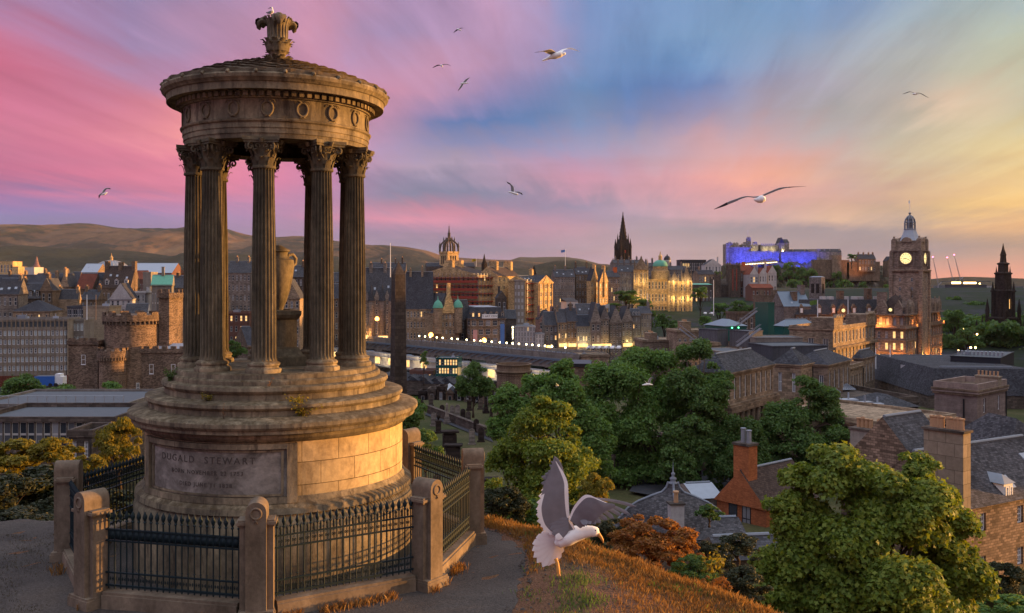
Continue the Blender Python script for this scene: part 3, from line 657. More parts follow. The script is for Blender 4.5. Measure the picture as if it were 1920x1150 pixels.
# plants growing on the ledges
def stems(name,label,loc,n,h,spread,mat,seed,ls=.028,group=None,leaves=14,cat='plant'):
    rg=random.Random(seed); t=thing(name,label,cat,loc,0,group); ms=MB(); ml=MB()
    for i in range(n):
        a=rg.uniform(0,2*PI); hh=h*rg.uniform(.5,1); sp_=spread*rg.uniform(.2,1); path=[]
        for k in range(5):
            q=k/4; path.append((math.cos(a)*sp_*q**1.3+rg.uniform(-.01,.01),math.sin(a)*sp_*q**1.3+rg.uniform(-.01,.01),hh*(q-.12*q*q)))
        ms.tube(path,[.004*h/.35*(1-.7*k/4) for k in range(5)],4)
        for k in range(leaves):
            q=rg.uniform(.2,1); j=min(int(q*4),3); f_=q*4-j; p=Vector(path[j]).lerp(Vector(path[j+1]),f_)+Vector([rg.uniform(-1,1)*ls*1.4 for _ in range(3)])
            d=Vector((rg.uniform(-1,1),rg.uniform(-1,1),rg.uniform(-.4,.8))).normalized(); e=d.cross(Vector((rg.uniform(-1,1),rg.uniform(-1,1),rg.uniform(-1,1)))).normalized(); s2=ls*rg.uniform(.5,1.2)
            ml.quad([p-d*s2,p+e*s2*.45,p+d*s2,p-e*s2*.45])
    ms.build('stem','bark',t); ml.build('foliage',mat,t); return t
def onmon(phi,r,z): x,y,_=cyl(r,R(phi),0); return (MC.x+x,MC.y+y,z)
stems('ledge_plant','leafy green and yellow weed on the middle step in front',onmon(10,2.24,-2.22),16,.45,.3,'leaf_yellow',3,.032,'weeds rooted in the monument steps',26)
stems('ledge_plant','small yellow weed left of the centre on the monument steps',onmon(-33,2.0,-1.99),7,.27,.12,'leaf_yellow',5,.025,'weeds rooted in the monument steps')
stems('ledge_plant','thin brown dry stalk on the ledge below the small yellow weed',onmon(-21,2.3,-2.19),3,.34,.1,'leaf_rust',6,.012,'weeds rooted in the monument steps',8)
stems('ledge_plant','thin reddish stalk standing by the front column base',onmon(-4,1.9,-1.74),4,.2,.08,'leaf_rust',7,.015,'weeds rooted in the monument steps',8)
stems('ledge_plant','bushy olive tuft at the far left edge of the steps',onmon(-72,1.88,-1.74),18,.28,.22,'leaf_pale',8,.022,'weeds rooted in the monument steps',16)
# ---------------- railing and stone posts round the monument
b=NB('post_stone'); ob=b.coord(); n1=b.noise(b.scaled(ob,(1,1,.5)),2.2,6,.65); n2=b.noise(ob,14,6,.7)
c=b.ramp(n1,[(.3,(.10,.075,.05)),(.55,(.2,.15,.105)),(.75,(.29,.22,.15))]); c=b.mix(1.0,c,b.ramp(n2,[(.25,(.7,)*3),(.7,(1.15,)*3)]),'MULTIPLY'); b.bsdf(c,.9,.15,b.bump(n2,.6,.008)); M['post_stone']=b.m
RF=3.57; AF=[R(9.5+45*k) for k in range(8)]; ZT=-3.165
def fpos(a,r=RF): return (MC.x+r*math.sin(a),MC.y-r*math.cos(a))
GZ=-4.95
def post_mesh():
    mb=MB(); H=ZT-GZ; w=.145; dpt=.20; zs=H-w
    # main slab with a half-round head, outer face towards -y
    prof=[(-w,0)]+[(-w*math.cos(t),zs+w*math.sin(t)-0) for t in np.linspace(0,PI,13)]+[(w,0)]
    n=len(prof); A=[(x,-dpt,z) for x,z in prof]+[(x,dpt,z) for x,z in prof]
    mb.add(A,[(i,n+i,n+i+1,i+1) for i in range(n-1)]+[tuple(range(n)),tuple(reversed(range(n,2*n)))])
    return mb,H
posts=[]
def build_post():
    t=thing('stone_post','','post')
    mb,H=post_mesh(); mb.build('post_slab','post_stone',t,True,auto=35)
    mb=MB()
    for s_ in (-1,1):
        x0,x1=(.147,.235) if s_>0 else (-.235,-.147)
        mb.box(x0,x1,-.12,.12,0,H-.36)
        for (e,z0,z1) in ((.018,H-.36,H-.33),(.045,H-.33,H-.29),(.02,H-.29,H-.265)):
            mb.box(min(x0,x0-(e if s_<0 else 0)),x1+(e if s_>0 else 0),-.12-e,.12+e,z0,z1)
    mb.build('wing','post_stone',t)
    mb=MB(); mb.box(-.26,.26,-.235,.235,0,.2); mb.box(-.245,.245,-.222,.222,.2,.235); mb.build('post_foot','post_stone',t)
    mb=MB(); m=20
    for i in range(m):
        u_=2*PI*i/m
        for j in range(6):
            s_=2*PI*j/6; k2=.017*(1+.3*math.sin(u_*10)); R_=.075+k2*math.cos(s_); mb.v.append((R_*math.sin(u_),-.203-k2*math.sin(s_),H-.16+R_*math.cos(u_)))
    for i in range(m):
        for j in range(6): mb.f.append((i*6+j,i*6+(j+1)%6,((i+1)%m)*6+(j+1)%6,((i+1)%m)*6+j)); mb.mi.append(0); mb.uv.append(None)
    mb.tube([(0,-.203,H-.24),(.02,-.21,H-.30)],[.012,.006],5); mb.tube([(0,-.203,H-.24),(-.02,-.21,H-.30)],[.012,.006],5)
    mb.build('carved_wreath','post_stone',t,True)
    return t
p0=build_post()
PL=['round headed stone post with carved wreath in front of the inscription, nearest the viewer','round headed stone post at the right front beside the gravel path','stone post at the right rear where the path bends behind the railing','stone post behind the right edge of the drum','stone post at the back of the railing hidden by the drum','stone post at the rear left of the railing','stone post at the far left of the railing before the dark hedge','round headed stone post at the left front with its right side in sun']
for k in range(8):
    t=p0 if k==0 else copy_tree(p0)
    x,y=fpos(AF[k]); t.location=(x,y,GZ); t.rotation_euler=(0,0,AF[k]); t['label']=PL[k]; t['group']='stone posts of the railing'
PN=['kerb between the nearest post and the right front post','kerb beside the path between the right front and right rear posts','kerb at the right rear behind the drum','kerb at the back right of the monument','kerb at the back left of the monument','kerb under the dark railing at the far left rear','kerb between the far left post and the left front post','kerb between the left front post and the nearest post']
# kerbs, panels
bar0=None
def railing(k,ornate,label):
    global bar0
    a,b_=fpos(AF[k]),fpos(AF[(k+1)%8]); A=Vector((*a,0)); B=Vector((*b_,0)); d=(B-A).normalized(); Ln=(B-A).length; rz=math.atan2(d.y,d.x)
    kb=MB(); kb.box(.26,Ln-.26,-.13,.13,0,.26); kb.box(.26,Ln-.26,-.105,.105,.26,.30)
    o=kb.build('kerb_wall','post_stone',None,loc=(A.x,A.y,GZ),rz=rz); tag(o,'low stone '+PN[k],'kerb','kerbs under the railing panels')
    t=thing('railing_panel',label,'railing',(A.x,A.y,GZ),rz,'iron railing panels')
    z0=.33; zt=ZT-GZ-.44; x0,x1=.24,Ln-.24
    rails=[(z0+.05,.03),(z0+.24,.022),(zt-.13,.022),(zt-.30,.022)]
    for z,h in rails:
        mb=MB(); mb.box(x0,x1,-.018,.018,z-h/2,z+h/2); mb.build('rail','iron',t)
    if bar0 is None:
        mb=MB(); mb.tube([(0,0,.33),(0,0,zt)],.011,6); mb.lathe([(.011,zt-.02),(.026,zt),(.014,zt+.02),(.02,zt+.035),(.034,zt+.07),(.03,zt+.10),(.014,zt+.135),(.0,zt+.17)],8)
        mb.lathe([(.012,.62),(.02,.63),(.012,.64)],6); bar0=mb.build('bar','iron',t,True,auto=40); src=bar0; first=True
    else: first=False
    nb=22
    for i in range(nb):
        if first and i==0: o=bar0
        else: o=bpy.data.objects.new('bar',bar0.data); COL.objects.link(o); o.parent=t
        o.location=(x0+(x1-x0)*(i+.5)/nb,0,0)
    mb=MB()
    st=(x1-x0)/nb
    for i in range(nb-1):
        cx=x0+st*(i+1)
        for zc,hh in ((z0+.145,.075),(zt-.215,.065)):
            for s_ in (-1,1):
                path=[]
                for q in range(9):
                    th=q/8*4.6; rr=.030*(1-q/8*.6); path.append((cx+s_*(.016+rr*math.sin(th)*.5),0,zc+hh*.9-.03-rr*(1-math.cos(th))-.01))
                mb.tube(path,.0055,4); mb.tube([(x,0,2*zc-z) for x,_,z in path],.0055,4)
            if ornate: mb.tube([(cx,0,zc-hh),(cx,0,zc+hh)],.006,4)
        if not ornate: mb.box(cx-st/2,cx+st/2,-.006,.006,zt-.28,zt-.14); 
    if ornate:
        for i in range(nb-1):
            cx=x0+st*(i+1)
            mb.lathe([(.004,zt-.12),(.016,zt-.10),(.012,zt-.06),(.02,zt-.03),(.0,zt+.02)],6,c=(cx,0,0))
    mb.build('scrollwork','iron',t,True)
RL=['ornate iron railing panel between the nearest post and the sunlit right front post','iron railing panel along the path, at the right of the enclosure','iron railing panel running back behind the drum at the right','iron railing panel at the back right, mostly hidden by the drum','iron railing panel at the back left, mostly hidden by the drum','dark iron railing panel rising behind the left side of the drum','narrow looking iron railing panel at the far left of the enclosure','iron railing panel with blank upper band below the inscription']
for k in range(8): railing(k,k!=7,RL[k])
rg=random.Random(8); pts=[]
for k in (0,1,7,6):
    a,b_=fpos(AF[k],RF+.2),fpos(AF[(k+1)%8],RF+.2)
    for i in range(1500 if k<2 else 500):
        t=rg.random(); 
        if vn(t*9+k*3,1.0)<(-.1 if k==0 else .2): continue
        w_=abs(rg.gauss(0,.09)); an=(AF[k]+R(22.5)); x=a[0]+(b_[0]-a[0])*t+w_*math.sin(an); y=a[1]+(b_[1]-a[1])*t-w_*math.cos(an); pts.append((x,y,-4.9))
blades('kerb_grass',pts,.04,.16,.004,'dry_grass',9,kind='stuff',label='dry grass tufts growing along the foot of the railing kerb',cat='grass')
pts=[]
for i in range(34000):
    x=rg.uniform(-12,-6.9); y=rg.uniform(12,18)
    if vn(x,y,1.1)>-.35+.5*rg.random(): pts.append((x,y,zg(x,y)-.01))
blades('short_grass',pts,.015,.06,.004,'shaded_grass',10,kind='stuff',label='thin worn grass on the ground left of the railing',cat='grass')
# ---------------- trees: leaf clumps through the crown's volume, trunk and limbs
def leafmesh(name,C,Rr,per,ls,seed,mat,flat=.8,lobed=False,droop=0.0):
    """C: clump centres (k,3), Rr radii (k,), per leaves per clump"""
    rng=np.random.default_rng(seed); P_=[];Nn=[]
    for c,r,k in zip(C,Rr,per):
        d=rng.normal(size=(k,3)); d/=np.linalg.norm(d,axis=1)[:,None]
        d[:,2]=np.where(d[:,2]<-.35,-d[:,2]*.6,d[:,2])
        q=rng.uniform(.55,1.08,(k,1))**.6*r; p=c+d*q*np.array([1,1,flat])
        p+=rng.normal(size=(k,3))*r*.09
        p[:,2]-=droop*np.abs(rng.normal(size=k))*r
        P_.append(p); Nn.append(d)
    p=np.concatenate(P_); d=np.concatenate(Nn); n=len(p)
    nr=d*.7+rng.normal(size=(n,3))*.55+np.array([0,0,.35]); nr/=np.linalg.norm(nr,axis=1)[:,None]
    a=np.cross(nr,rng.normal(size=(n,3))); a/=np.linalg.norm(a,axis=1)[:,None]; b_=np.cross(nr,a)
    s=(ls*rng.uniform(.6,1.35,n))[:,None]
    if lobed: offs=[(-1,0,0),(-.35,.35,.05),(-.1,.95,-.1),(.3,.42,.05),(1.0,0,-.15),(.3,-.42,.05),(-.1,-.95,-.1),(-.35,-.35,.05)]
    else: offs=[(-1,0,-.1),(0,.55,.12),(1,0,-.15),(0,-.55,.12)]
    m=len(offs); v=np.zeros((n,m,3))
    for i,(x,y,z) in enumerate(offs): v[:,i]=p+a*x*s+b_*y*s+nr*z*s
    me=bpy.data.meshes.new(name); me.vertices.add(n*m); me.vertices.foreach_set('co',v.reshape(-1)); me.loops.add(n*m); me.loops.foreach_set('vertex_index',np.arange(n*m,dtype=np.int32))
    me.polygons.add(n); me.polygons.foreach_set('loop_start',np.arange(0,n*m,m,dtype=np.int32)); me.update(calc_edges=True); me.materials.append(M[mat]); return me
def crown_shape(seed,k,asym=.3,top=1.0,rmin=.15,rmax=.33,fill=.82):
    rg=np.random.default_rng(seed); C=[];Rr=[]
    ph=rg.uniform(0,6.28,4)
    for i in range(k):
        d=rg.normal(size=3); d/=np.linalg.norm(d); d[2]=d[2] if d[2]>-.6 else -d[2]
        r=rg.uniform(rmin,rmax); az_=math.atan2(d[1],d[0]); e=1-asym*(.5+.5*math.sin(2*az_+ph[0]+3*d[2]))*rg.uniform(.5,1)
        q=(fill if rg.random()<.8 else fill*.45)*e*(1-r*.25); C.append(d*q); Rr.append(r)
    C.append(np.array([0,0,0.])); Rr.append(.45)
    return np.array(C),np.array(Rr)
def trunk_mesh(C,Rr,zb,r0,seed,nl=10):
    rg=random.Random(seed); mb=MB(); top=Vector((0,0,.35))
    pth=[Vector((rg.uniform(-.03,.03)*i,rg.uniform(-.03,.03)*i,zb+(top.z-zb)*i/6)) for i in range(7)]
    mb.tube(pth,[r0*(1.25 if i==0 else 1-.13*i) for i in range(7)],8)
    for i in rg.sample(range(len(C)),min(nl,len(C))):
        j=rg.randint(2,5); a=pth[j]; b_=Vector(C[i]); m=a.lerp(b_,.5)+Vector((rg.uniform(-.06,.06),rg.uniform(-.06,.06),.06)); mb.tube([a,m,b_,b_.lerp(Vector(C[i])*1.2,.6)],[r0*.5,r0*.32,r0*.18,r0*.06],6)
    return mb
CROWNS={}
def crown(var,mat,n,ls,k=22,lobed=False,**kw):
    key=(var,mat,n,ls,k)
    if key not in CROWNS:
        C,Rr=crown_shape(var*7+1,k,**kw); w_=Rr**2; per=(n*w_/w_.sum()).astype(int)
        me=leafmesh('crown',C,Rr,per,ls,var,mat,lobed=lobed,droop=.12)
        tb=trunk_mesh(C,Rr,-2.4,.07,var); o=tb.build('trunk','bark',None,True); tm=o.data; bpy.data.objects.remove(o)
        CROWNS[key]=(me,tm)
    return CROWNS[key]
def tree(name,label,px,ytop,ybot,D,wpx,mat='leaf_green',n=6000,ls=.05,var=1,k=22,group=None,cat='tree',lobed=False,dd=1.0,rz=0,**kw):
    """crown spans ytop..ybot and wpx in the photo at distance D"""
    me,tm=crown(var,mat,n,ls,k,lobed,**kw)
    hw=wpx/2/F*D; zt,zb=Z(ytop,D),Z(ybot,D); hz=(zt-zb)/2; x=X(px,D)
    zc=(zt+zb)/2; base=zc-2.4*hz
    t=thing(name,label,cat,(x,D,base),rz,group)
    o=obj('crown',me,t,(0,0,zc-base)); o.scale=(hw/1.02,hw*dd/1.02,hz/1.0)
    o2=obj('trunk',tm,t,(0,0,zc-base)); o2.scale=o.scale
    return t
def bush(name,label,px,ytop,ybot,D,wpx,mat,n=5000,ls=.06,var=3,k=16,group=None,cat='bush',dd=.8,**kw):
    me,tm=crown(var,mat,n,ls,k,**kw); hw=wpx/2/F*D; zt,zb=Z(ytop,D),Z(ybot,D); x=X(px,D); hz=(zt-zb)/2
    t=thing(name,label,cat,(x,D,zb-hz*.3),rz=0,group=group); o=obj('foliage',me,t,(0,0,hz*1.3)); o.scale=(hw,hw*dd,hz)
    o2=obj('stem',tm,t,(0,0,hz*1.3)); o2.scale=(hw,hw,hz*.5); return t
def multitree(name,label,D,blobs,mat,n,ls,seed,lobed=False,trunk=None,cat='tree',group=None,depthk=.8,k2=9,flat=.85):
    """one big tree whose crown is made of masses given as (px,py,radius px, depth offset m)"""
    rg=np.random.default_rng(seed); C=[];Rr=[]
    for px,py,r,dy in blobs:
        Dd=D+dy; c=np.array(P(px,py,Dd)); rr=r/F*Dd
        for i in range(k2):
            d=rg.normal(size=3); d/=np.linalg.norm(d); d[1]=-abs(d[1]) if rg.random()<.65 else d[1]; q=rg.uniform(.24,.5)*rr
            C.append(c+d*(rr-q*.9)*np.array([1,depthk,1])); Rr.append(q)
        C.append(c); Rr.append(rr*.55)
    C=np.array(C); Rr=np.array(Rr); cx=C[:,0].mean(); cy=C[:,1].mean(); zb=C[:,2].min()-3.5
    base=np.array([trunk[0] if trunk else cx,trunk[1] if trunk else cy,trunk[2] if trunk else zb])
    C=C-base; w_=Rr**2; per=(n*w_/w_.sum()).astype(int)
    t=thing(name,label,cat,tuple(base),0,group); obj('crown',leafmesh('crown',C,Rr,per,ls,seed,mat,flat=flat,lobed=lobed,droop=.1),t)
    mb=MB(); h=C[:,2].max(); rg2=random.Random(seed); mid=Vector((C[:,0].mean(),C[:,1].mean(),h*.6)); pth=[Vector((0,0,0)).lerp(mid,i/6) for i in range(7)]; r0=max(.12,h*.022)
    mb.tube(pth,[r0*(1.3 if i==0 else 1-.12*i) for i in range(7)],9)
    for i in rg2.sample(range(len(C)),min(26,len(C))):
        a=pth[rg2.randint(2,6)]; b_=Vector(C[i]); m=a.lerp(b_,.5)+Vector((0,0,.05*h)); mb.tube([a,m,b_],[r0*.45,r0*.28,r0*.08],6)
    mb.build('trunk','bark',t,True); return t
# big maple at lower right, standing on the slope
multitree('maple_tree','large full maple filling the lower right corner, right side yellow in the sun',36,
 [(1560,905,80,1),(1480,960,60,1),(1640,928,64,2),(1560,1010,110,0),(1690,960,95,0),(1760,1000,75,1),(1780,1090,80,1),(1660,1090,110,-1),(1530,1110,95,0),(1460,1070,55,1),(1720,880,42,1),(1735,930,60,1),(1585,868,38,2),(1545,1180,100,0),(1720,1180,110,0),(1500,900,40,1),(1440,1130,60,0)],
 'leaf_maple',125000,.1,11,lobed=True,k2=11)
multitree('round_tree','rounded tree with yellow green sunlit foliage standing right of the gravestones',46,
 [(985,810,60,0),(1040,800,52,0),(960,870,50,0),(1030,880,75,-1),(1075,860,50,0),(990,940,80,-1),(1080,940,60,0),(925,930,38,1),(1015,765,30,0),(930,970,40,0),(1060,990,70,-1)],
 'leaf_maple',52000,.09,12,k2=10)
multitree('broadleaf_tree','tall dark tree at the centre rising highest in front of the car park',118,
 [(1170,690,50,2),(1220,690,55,4),(1130,720,50,0),(1180,740,65,-2),(1240,750,60,0),(1150,800,60,-3),(1200,820,60,-3),(1230,860,50,-2),(1160,860,50,-2),(1110,760,40,0),(1240,900,40,-3),(1180,890,50,-3),(1270,770,50,0),(1120,850,45,-2)],
 'leaf_green',60000,.2,13,k2=9)
multitree('broadleaf_tree','broad dark tree between the yellow sunlit tree and the tall central tree',95,
 [(1000,730,42,2),(960,760,45,1),(1050,745,48,0),(1085,790,45,0),(1100,850,48,-1),(935,800,35,0),(1120,890,35,0),(1110,820,50,0),(1060,700,30,2)],'leaf_green',40000,.17,14)
multitree('broadleaf_tree','dark green tree beside the long stone terrace, right of the tall central tree',114,
 [(1300,665,38,6),(1335,720,42,2),(1310,760,48,0),(1280,810,45,-2),(1345,780,35,0),(1260,870,45,-3),(1285,720,38,0),(1320,820,40,-2),(1350,740,32,0),(1340,840,34,0),(1290,870,45,-2)],'leaf_dark',46000,.2,15)
multitree('drooping_tree','feathery drooping light green tree directly behind the orange chimney',112,
 [(1385,815,42,0),(1350,845,38,0),(1420,850,38,0),(1385,870,45,-2),(1345,895,28,0),(1430,890,26,0)],'leaf_pale',30000,.15,16,flat=1.2)
multitree('broadleaf_tree','wide dark green tree in front of the stone terrace with lit windows',116,
 [(1520,735,38,0),(1480,770,45,0),(1550,770,48,0),(1445,800,35,0),(1580,800,28,0),(1500,820,55,-2),(1560,830,45,-2),(1460,860,40,-1),(1520,870,50,-2),(1430,830,35,0),(1590,840,30,0)],'leaf_dark',46000,.19,17)
multitree('small_tree','small leafy tree behind the gravestones in front of the pale station wall',150,
 [(890,705,28,0),(865,725,22,0),(915,725,24,0),(885,730,28,0)],'leaf_dark',12000,.16,18)
for i,(px,yt,yb,D,w,mt,lb) in enumerate([(765,735,850,60,90,'leaf_dark','dark bush hugging the right side of the monument base'),
 (800,800,900,40,70,'leaf_dark','low dark bush behind the rear stone post beside the lawn')]):
    bush('bush',lb,px,yt,yb,D,w,mt,6000,.06,3+i)
# left side shrubs and hedge
for i,(px,yt,yb,D,w,mt,n,ls,lb) in enumerate([
 (35,815,915,30,150,'leaf_yellow',6000,.075,'yellow green shrub at the far left edge below the terraces'),
 (110,812,900,29,110,'leaf_yellow',6000,.075,'bright yellow sunlit shrub left of the railing'),
 (165,845,915,27,80,'leaf_yellow',4500,.07,'smaller lime yellow shrub beside the far left stone post'),
 (225,775,905,33,100,'leaf_yellow',7000,.055,'taller dim yellow brown shrub just left of the monument base'),
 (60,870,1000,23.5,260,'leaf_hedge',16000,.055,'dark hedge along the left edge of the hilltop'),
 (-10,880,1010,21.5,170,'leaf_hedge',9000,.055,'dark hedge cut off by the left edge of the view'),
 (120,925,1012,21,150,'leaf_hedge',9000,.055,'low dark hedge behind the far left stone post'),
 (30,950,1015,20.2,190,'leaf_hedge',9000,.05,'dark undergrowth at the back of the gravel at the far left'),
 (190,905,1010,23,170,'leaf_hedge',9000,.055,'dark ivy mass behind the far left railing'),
 (330,900,1000,24,150,'leaf_hedge',7000,.055,'dark foliage hidden behind the railing and the drum')]):
    bush('bush' if i!=4 else 'hedge',lb,px,yt,yb,D,w,mt,int(n*1.4),ls*.9,5+i,36,rmin=.11,rmax=.27,fill=.86)
for i,(px,yt,yb,D,w,mt,n,ls,lb) in enumerate([
 (45,698,790,150,110,'leaf_dark',6000,.05,'dark tree below the long office block at the left'),
 (110,715,790,145,90,'leaf_dark',5000,.05,'low dark tree in front of the blue van'),
 (215,712,775,140,90,'leaf_green',4500,.055,'bushy tree in front of the castellated building'),
 (440,632,690,200,52,'leaf_pale',4000,.06,'bright green tree seen between the monument columns'),
 (795,655,695,250,24,'leaf_dark',800,.09,'little tree by the pale station wall right of the obelisk')]):
    tree('tree',lb,px,yt,yb,D,w,mt,n,ls,20+i,18)
# bank shrubs at the right
for i,(px,yt,yb,D,w,mt,n,ls,lb) in enumerate([
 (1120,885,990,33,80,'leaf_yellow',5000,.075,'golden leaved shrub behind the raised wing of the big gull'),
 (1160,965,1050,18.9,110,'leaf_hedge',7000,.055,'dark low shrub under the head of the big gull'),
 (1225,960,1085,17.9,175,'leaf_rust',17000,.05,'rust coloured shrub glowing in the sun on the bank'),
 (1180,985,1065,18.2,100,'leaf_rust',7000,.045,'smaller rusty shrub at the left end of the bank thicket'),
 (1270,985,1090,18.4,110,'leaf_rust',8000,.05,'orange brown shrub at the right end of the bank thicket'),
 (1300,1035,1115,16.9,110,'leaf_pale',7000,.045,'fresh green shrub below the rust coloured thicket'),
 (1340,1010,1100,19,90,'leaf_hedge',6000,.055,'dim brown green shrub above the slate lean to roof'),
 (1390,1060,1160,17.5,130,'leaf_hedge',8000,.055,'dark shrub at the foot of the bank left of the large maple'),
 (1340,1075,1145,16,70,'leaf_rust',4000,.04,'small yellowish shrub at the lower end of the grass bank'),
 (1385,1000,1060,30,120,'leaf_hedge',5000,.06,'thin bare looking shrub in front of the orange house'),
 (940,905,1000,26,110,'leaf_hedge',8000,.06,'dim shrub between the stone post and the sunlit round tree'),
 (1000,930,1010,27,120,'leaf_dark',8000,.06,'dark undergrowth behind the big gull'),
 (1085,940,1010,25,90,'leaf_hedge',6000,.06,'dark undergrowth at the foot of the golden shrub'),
 (1330,945,985,58,60,'leaf_pale',3000,.09,'light green bush between the curved slate roof and the orange house'),
 (1880,1050,1150,46,120,'leaf_hedge',7000,.06,'dim shrubbery at the foot of the stone house, far right'),
 (1900,1120,1180,40,160,'leaf_green',6000,.06,'green bush in the bottom right corner')]):
    bush('shrub',lb,px,yt,yb,D,w,mt,int(n*1.5),ls*.85,30+i,44,rmin=.09,rmax=.24,fill=.88)
for i,(px,py,D,h,lb) in enumerate([(1325,1085,16.8,.75,'tall yellow leaved sapling glowing against the dark shrubs'),(1345,1060,17.5,.6,'second yellow leaved sapling right of the first')]):
    stems('sapling',lb,(X(px,D),D,Z(py,D)-.2),9,h,.22,'leaf_yellow',60+i,.05,None,20)
rg=random.Random(3); pts=[]
while len(pts)<3600:
    x=rg.uniform(-.8,4.5); y=rg.uniform(14.5,19.0)
    if interp(y,EDGE)+.1>x: continue
    s1=(x-.4)*.687+(y-18.0)*.726
    if (-.35<s1<.5 and rg.random()<.5) or (x<.3 and 18.4<y<18.9): pts.append((x,y,zg(x,y)-.02))
blades('tall_grass',pts,.07,.19,.004,'dry_grass',4,kind='stuff',label='tall dry grass at the far edge of the bank before the shrubs',cat='grass')

pts=[]; rg=random.Random(21)
for c_ in range(48):
    cx,cy=rg.uniform(-.4,5.5),rg.uniform(13,18.3)
    if cx<interp(cy,EDGE)+.15 or (cx-.4)*.687+(cy-18.0)*.726>.5: continue
    for i in range(rg.randint(30,110)):
        x,y=rg.gauss(cx,.14),rg.gauss(cy,.14); pts.append((x,y,zg(x,y)-.01))
blades('green_tufts',pts,.03,.13,.006,'leaf_dark',14,kind='stuff',label='scattered green weeds and tufts in the dry grass of the bank',cat='weeds')
# ---------------- building kit
WINC={}
def winmesh(w,h,style,lit):
    k=(round(w,1),round(h,1),style,lit)
    if k in WINC: return WINC[k]
    w,h=k[0],k[1]; t=.09 if style!='pale' else .2; m=MB()
    m.box(-w/2,-w/2+t,0,.08,0,h); m.box(w/2-t,w/2,0,.08,0,h); m.box(-w/2+t,w/2-t,0,.08,0,t); m.box(-w/2+t,w/2-t,0,.08,h-t,h)
    m.box(-w/2+t,w/2-t,.01,.07,h*.5-.04,h*.5+.04)
    if style in('grid','thin'): 
        for q in (-1/6,1/6): m.box(w*q*1-.018,w*q*1+.018,.02,.06,t,h-t)
        for q in (.25,.75): m.box(-w/2+t,w/2-t,.021,.059,h*q-.018,h*q+.018)
    elif style=='cross': m.box(-.03,.03,.02,.06,t,h-t)
    m.box(-w/2-.08,w/2+.08,-.1,.0,-.1,0.0)
    o=m.build('window','white_paint'); fm=o.data; bpy.data.objects.remove(o)
    m=MB(); m.quad([(-w/2+t,.05,t),(w/2-t,.05,t),(w/2-t,.05,h-t),(-w/2+t,.05,h-t)],0,[(0,0),(1,0),(1,1),(0,1)]); o=m.build('pane','pane_lit' if lit else 'pane_pale' if style=='pale' else 'pane'); pm=o.data; bpy.data.objects.remove(o)
    WINC[k]=(fm,pm); return WINC[k]
def wallface(mb,T,w,h,cols,rows,wf,hf,sep,rg,lit,out,rec=.2,z0=0,off=.5,gi=1):
    """T(u,z,d): wall point at u along, z up, d inwards. glass slots 1 dark, 2 lit"""
    if not cols or not rows: mb.quad([T(0,0,0),T(w,0,0),T(w,h,0),T(0,h,0)]); return
    xs=[0.0]; cw=w/cols
    for i in range(cols): xs+=[cw*(i+.5-wf/2),cw*(i+.5+wf/2)]
    xs.append(w); zs=[0.0]; hh=(h-z0)/rows
    for j in range(rows): zs+=[z0+hh*(j+off-hf/2),z0+hh*(j+off+hf/2)]
    zs.append(h)
    for j in range(len(zs)-1):
        if j%2==0: mb.quad([T(0,zs[j],0),T(w,zs[j],0),T(w,zs[j+1],0),T(0,zs[j+1],0)]); continue
        for i in range(len(xs)-1):
            a,b_,c,d=xs[i],xs[i+1],zs[j],zs[j+1]
            if i%2==0: mb.quad([T(a,c,0),T(b_,c,0),T(b_,d,0),T(a,d,0)]); continue
            mb.quad([T(a,c,0),T(b_,c,0),T(b_,c,rec),T(a,c,rec)]); mb.quad([T(a,d,rec),T(b_,d,rec),T(b_,d,0),T(a,d,0)])
            mb.quad([T(a,c,0),T(a,c,rec),T(a,d,rec),T(a,d,0)]); mb.quad([T(b_,c,rec),T(b_,c,0),T(b_,d,0),T(b_,d,rec)])
            L_=rg.random()<lit
            if sep: mb.quad([T(a,c,rec),T(b_,c,rec),T(b_,d,rec),T(a,d,rec)],3); out.append(((a+b_)/2,c,b_-a,d-c,L_))
            else: mb.quad([T(a,c,rec*.6),T(b_,c,rec*.6),T(b_,d,rec*.6),T(a,d,rec*.6)],gi+(1 if L_ else 0),[(0,0),(1,0),(1,1),(0,1)])
HN=[0]
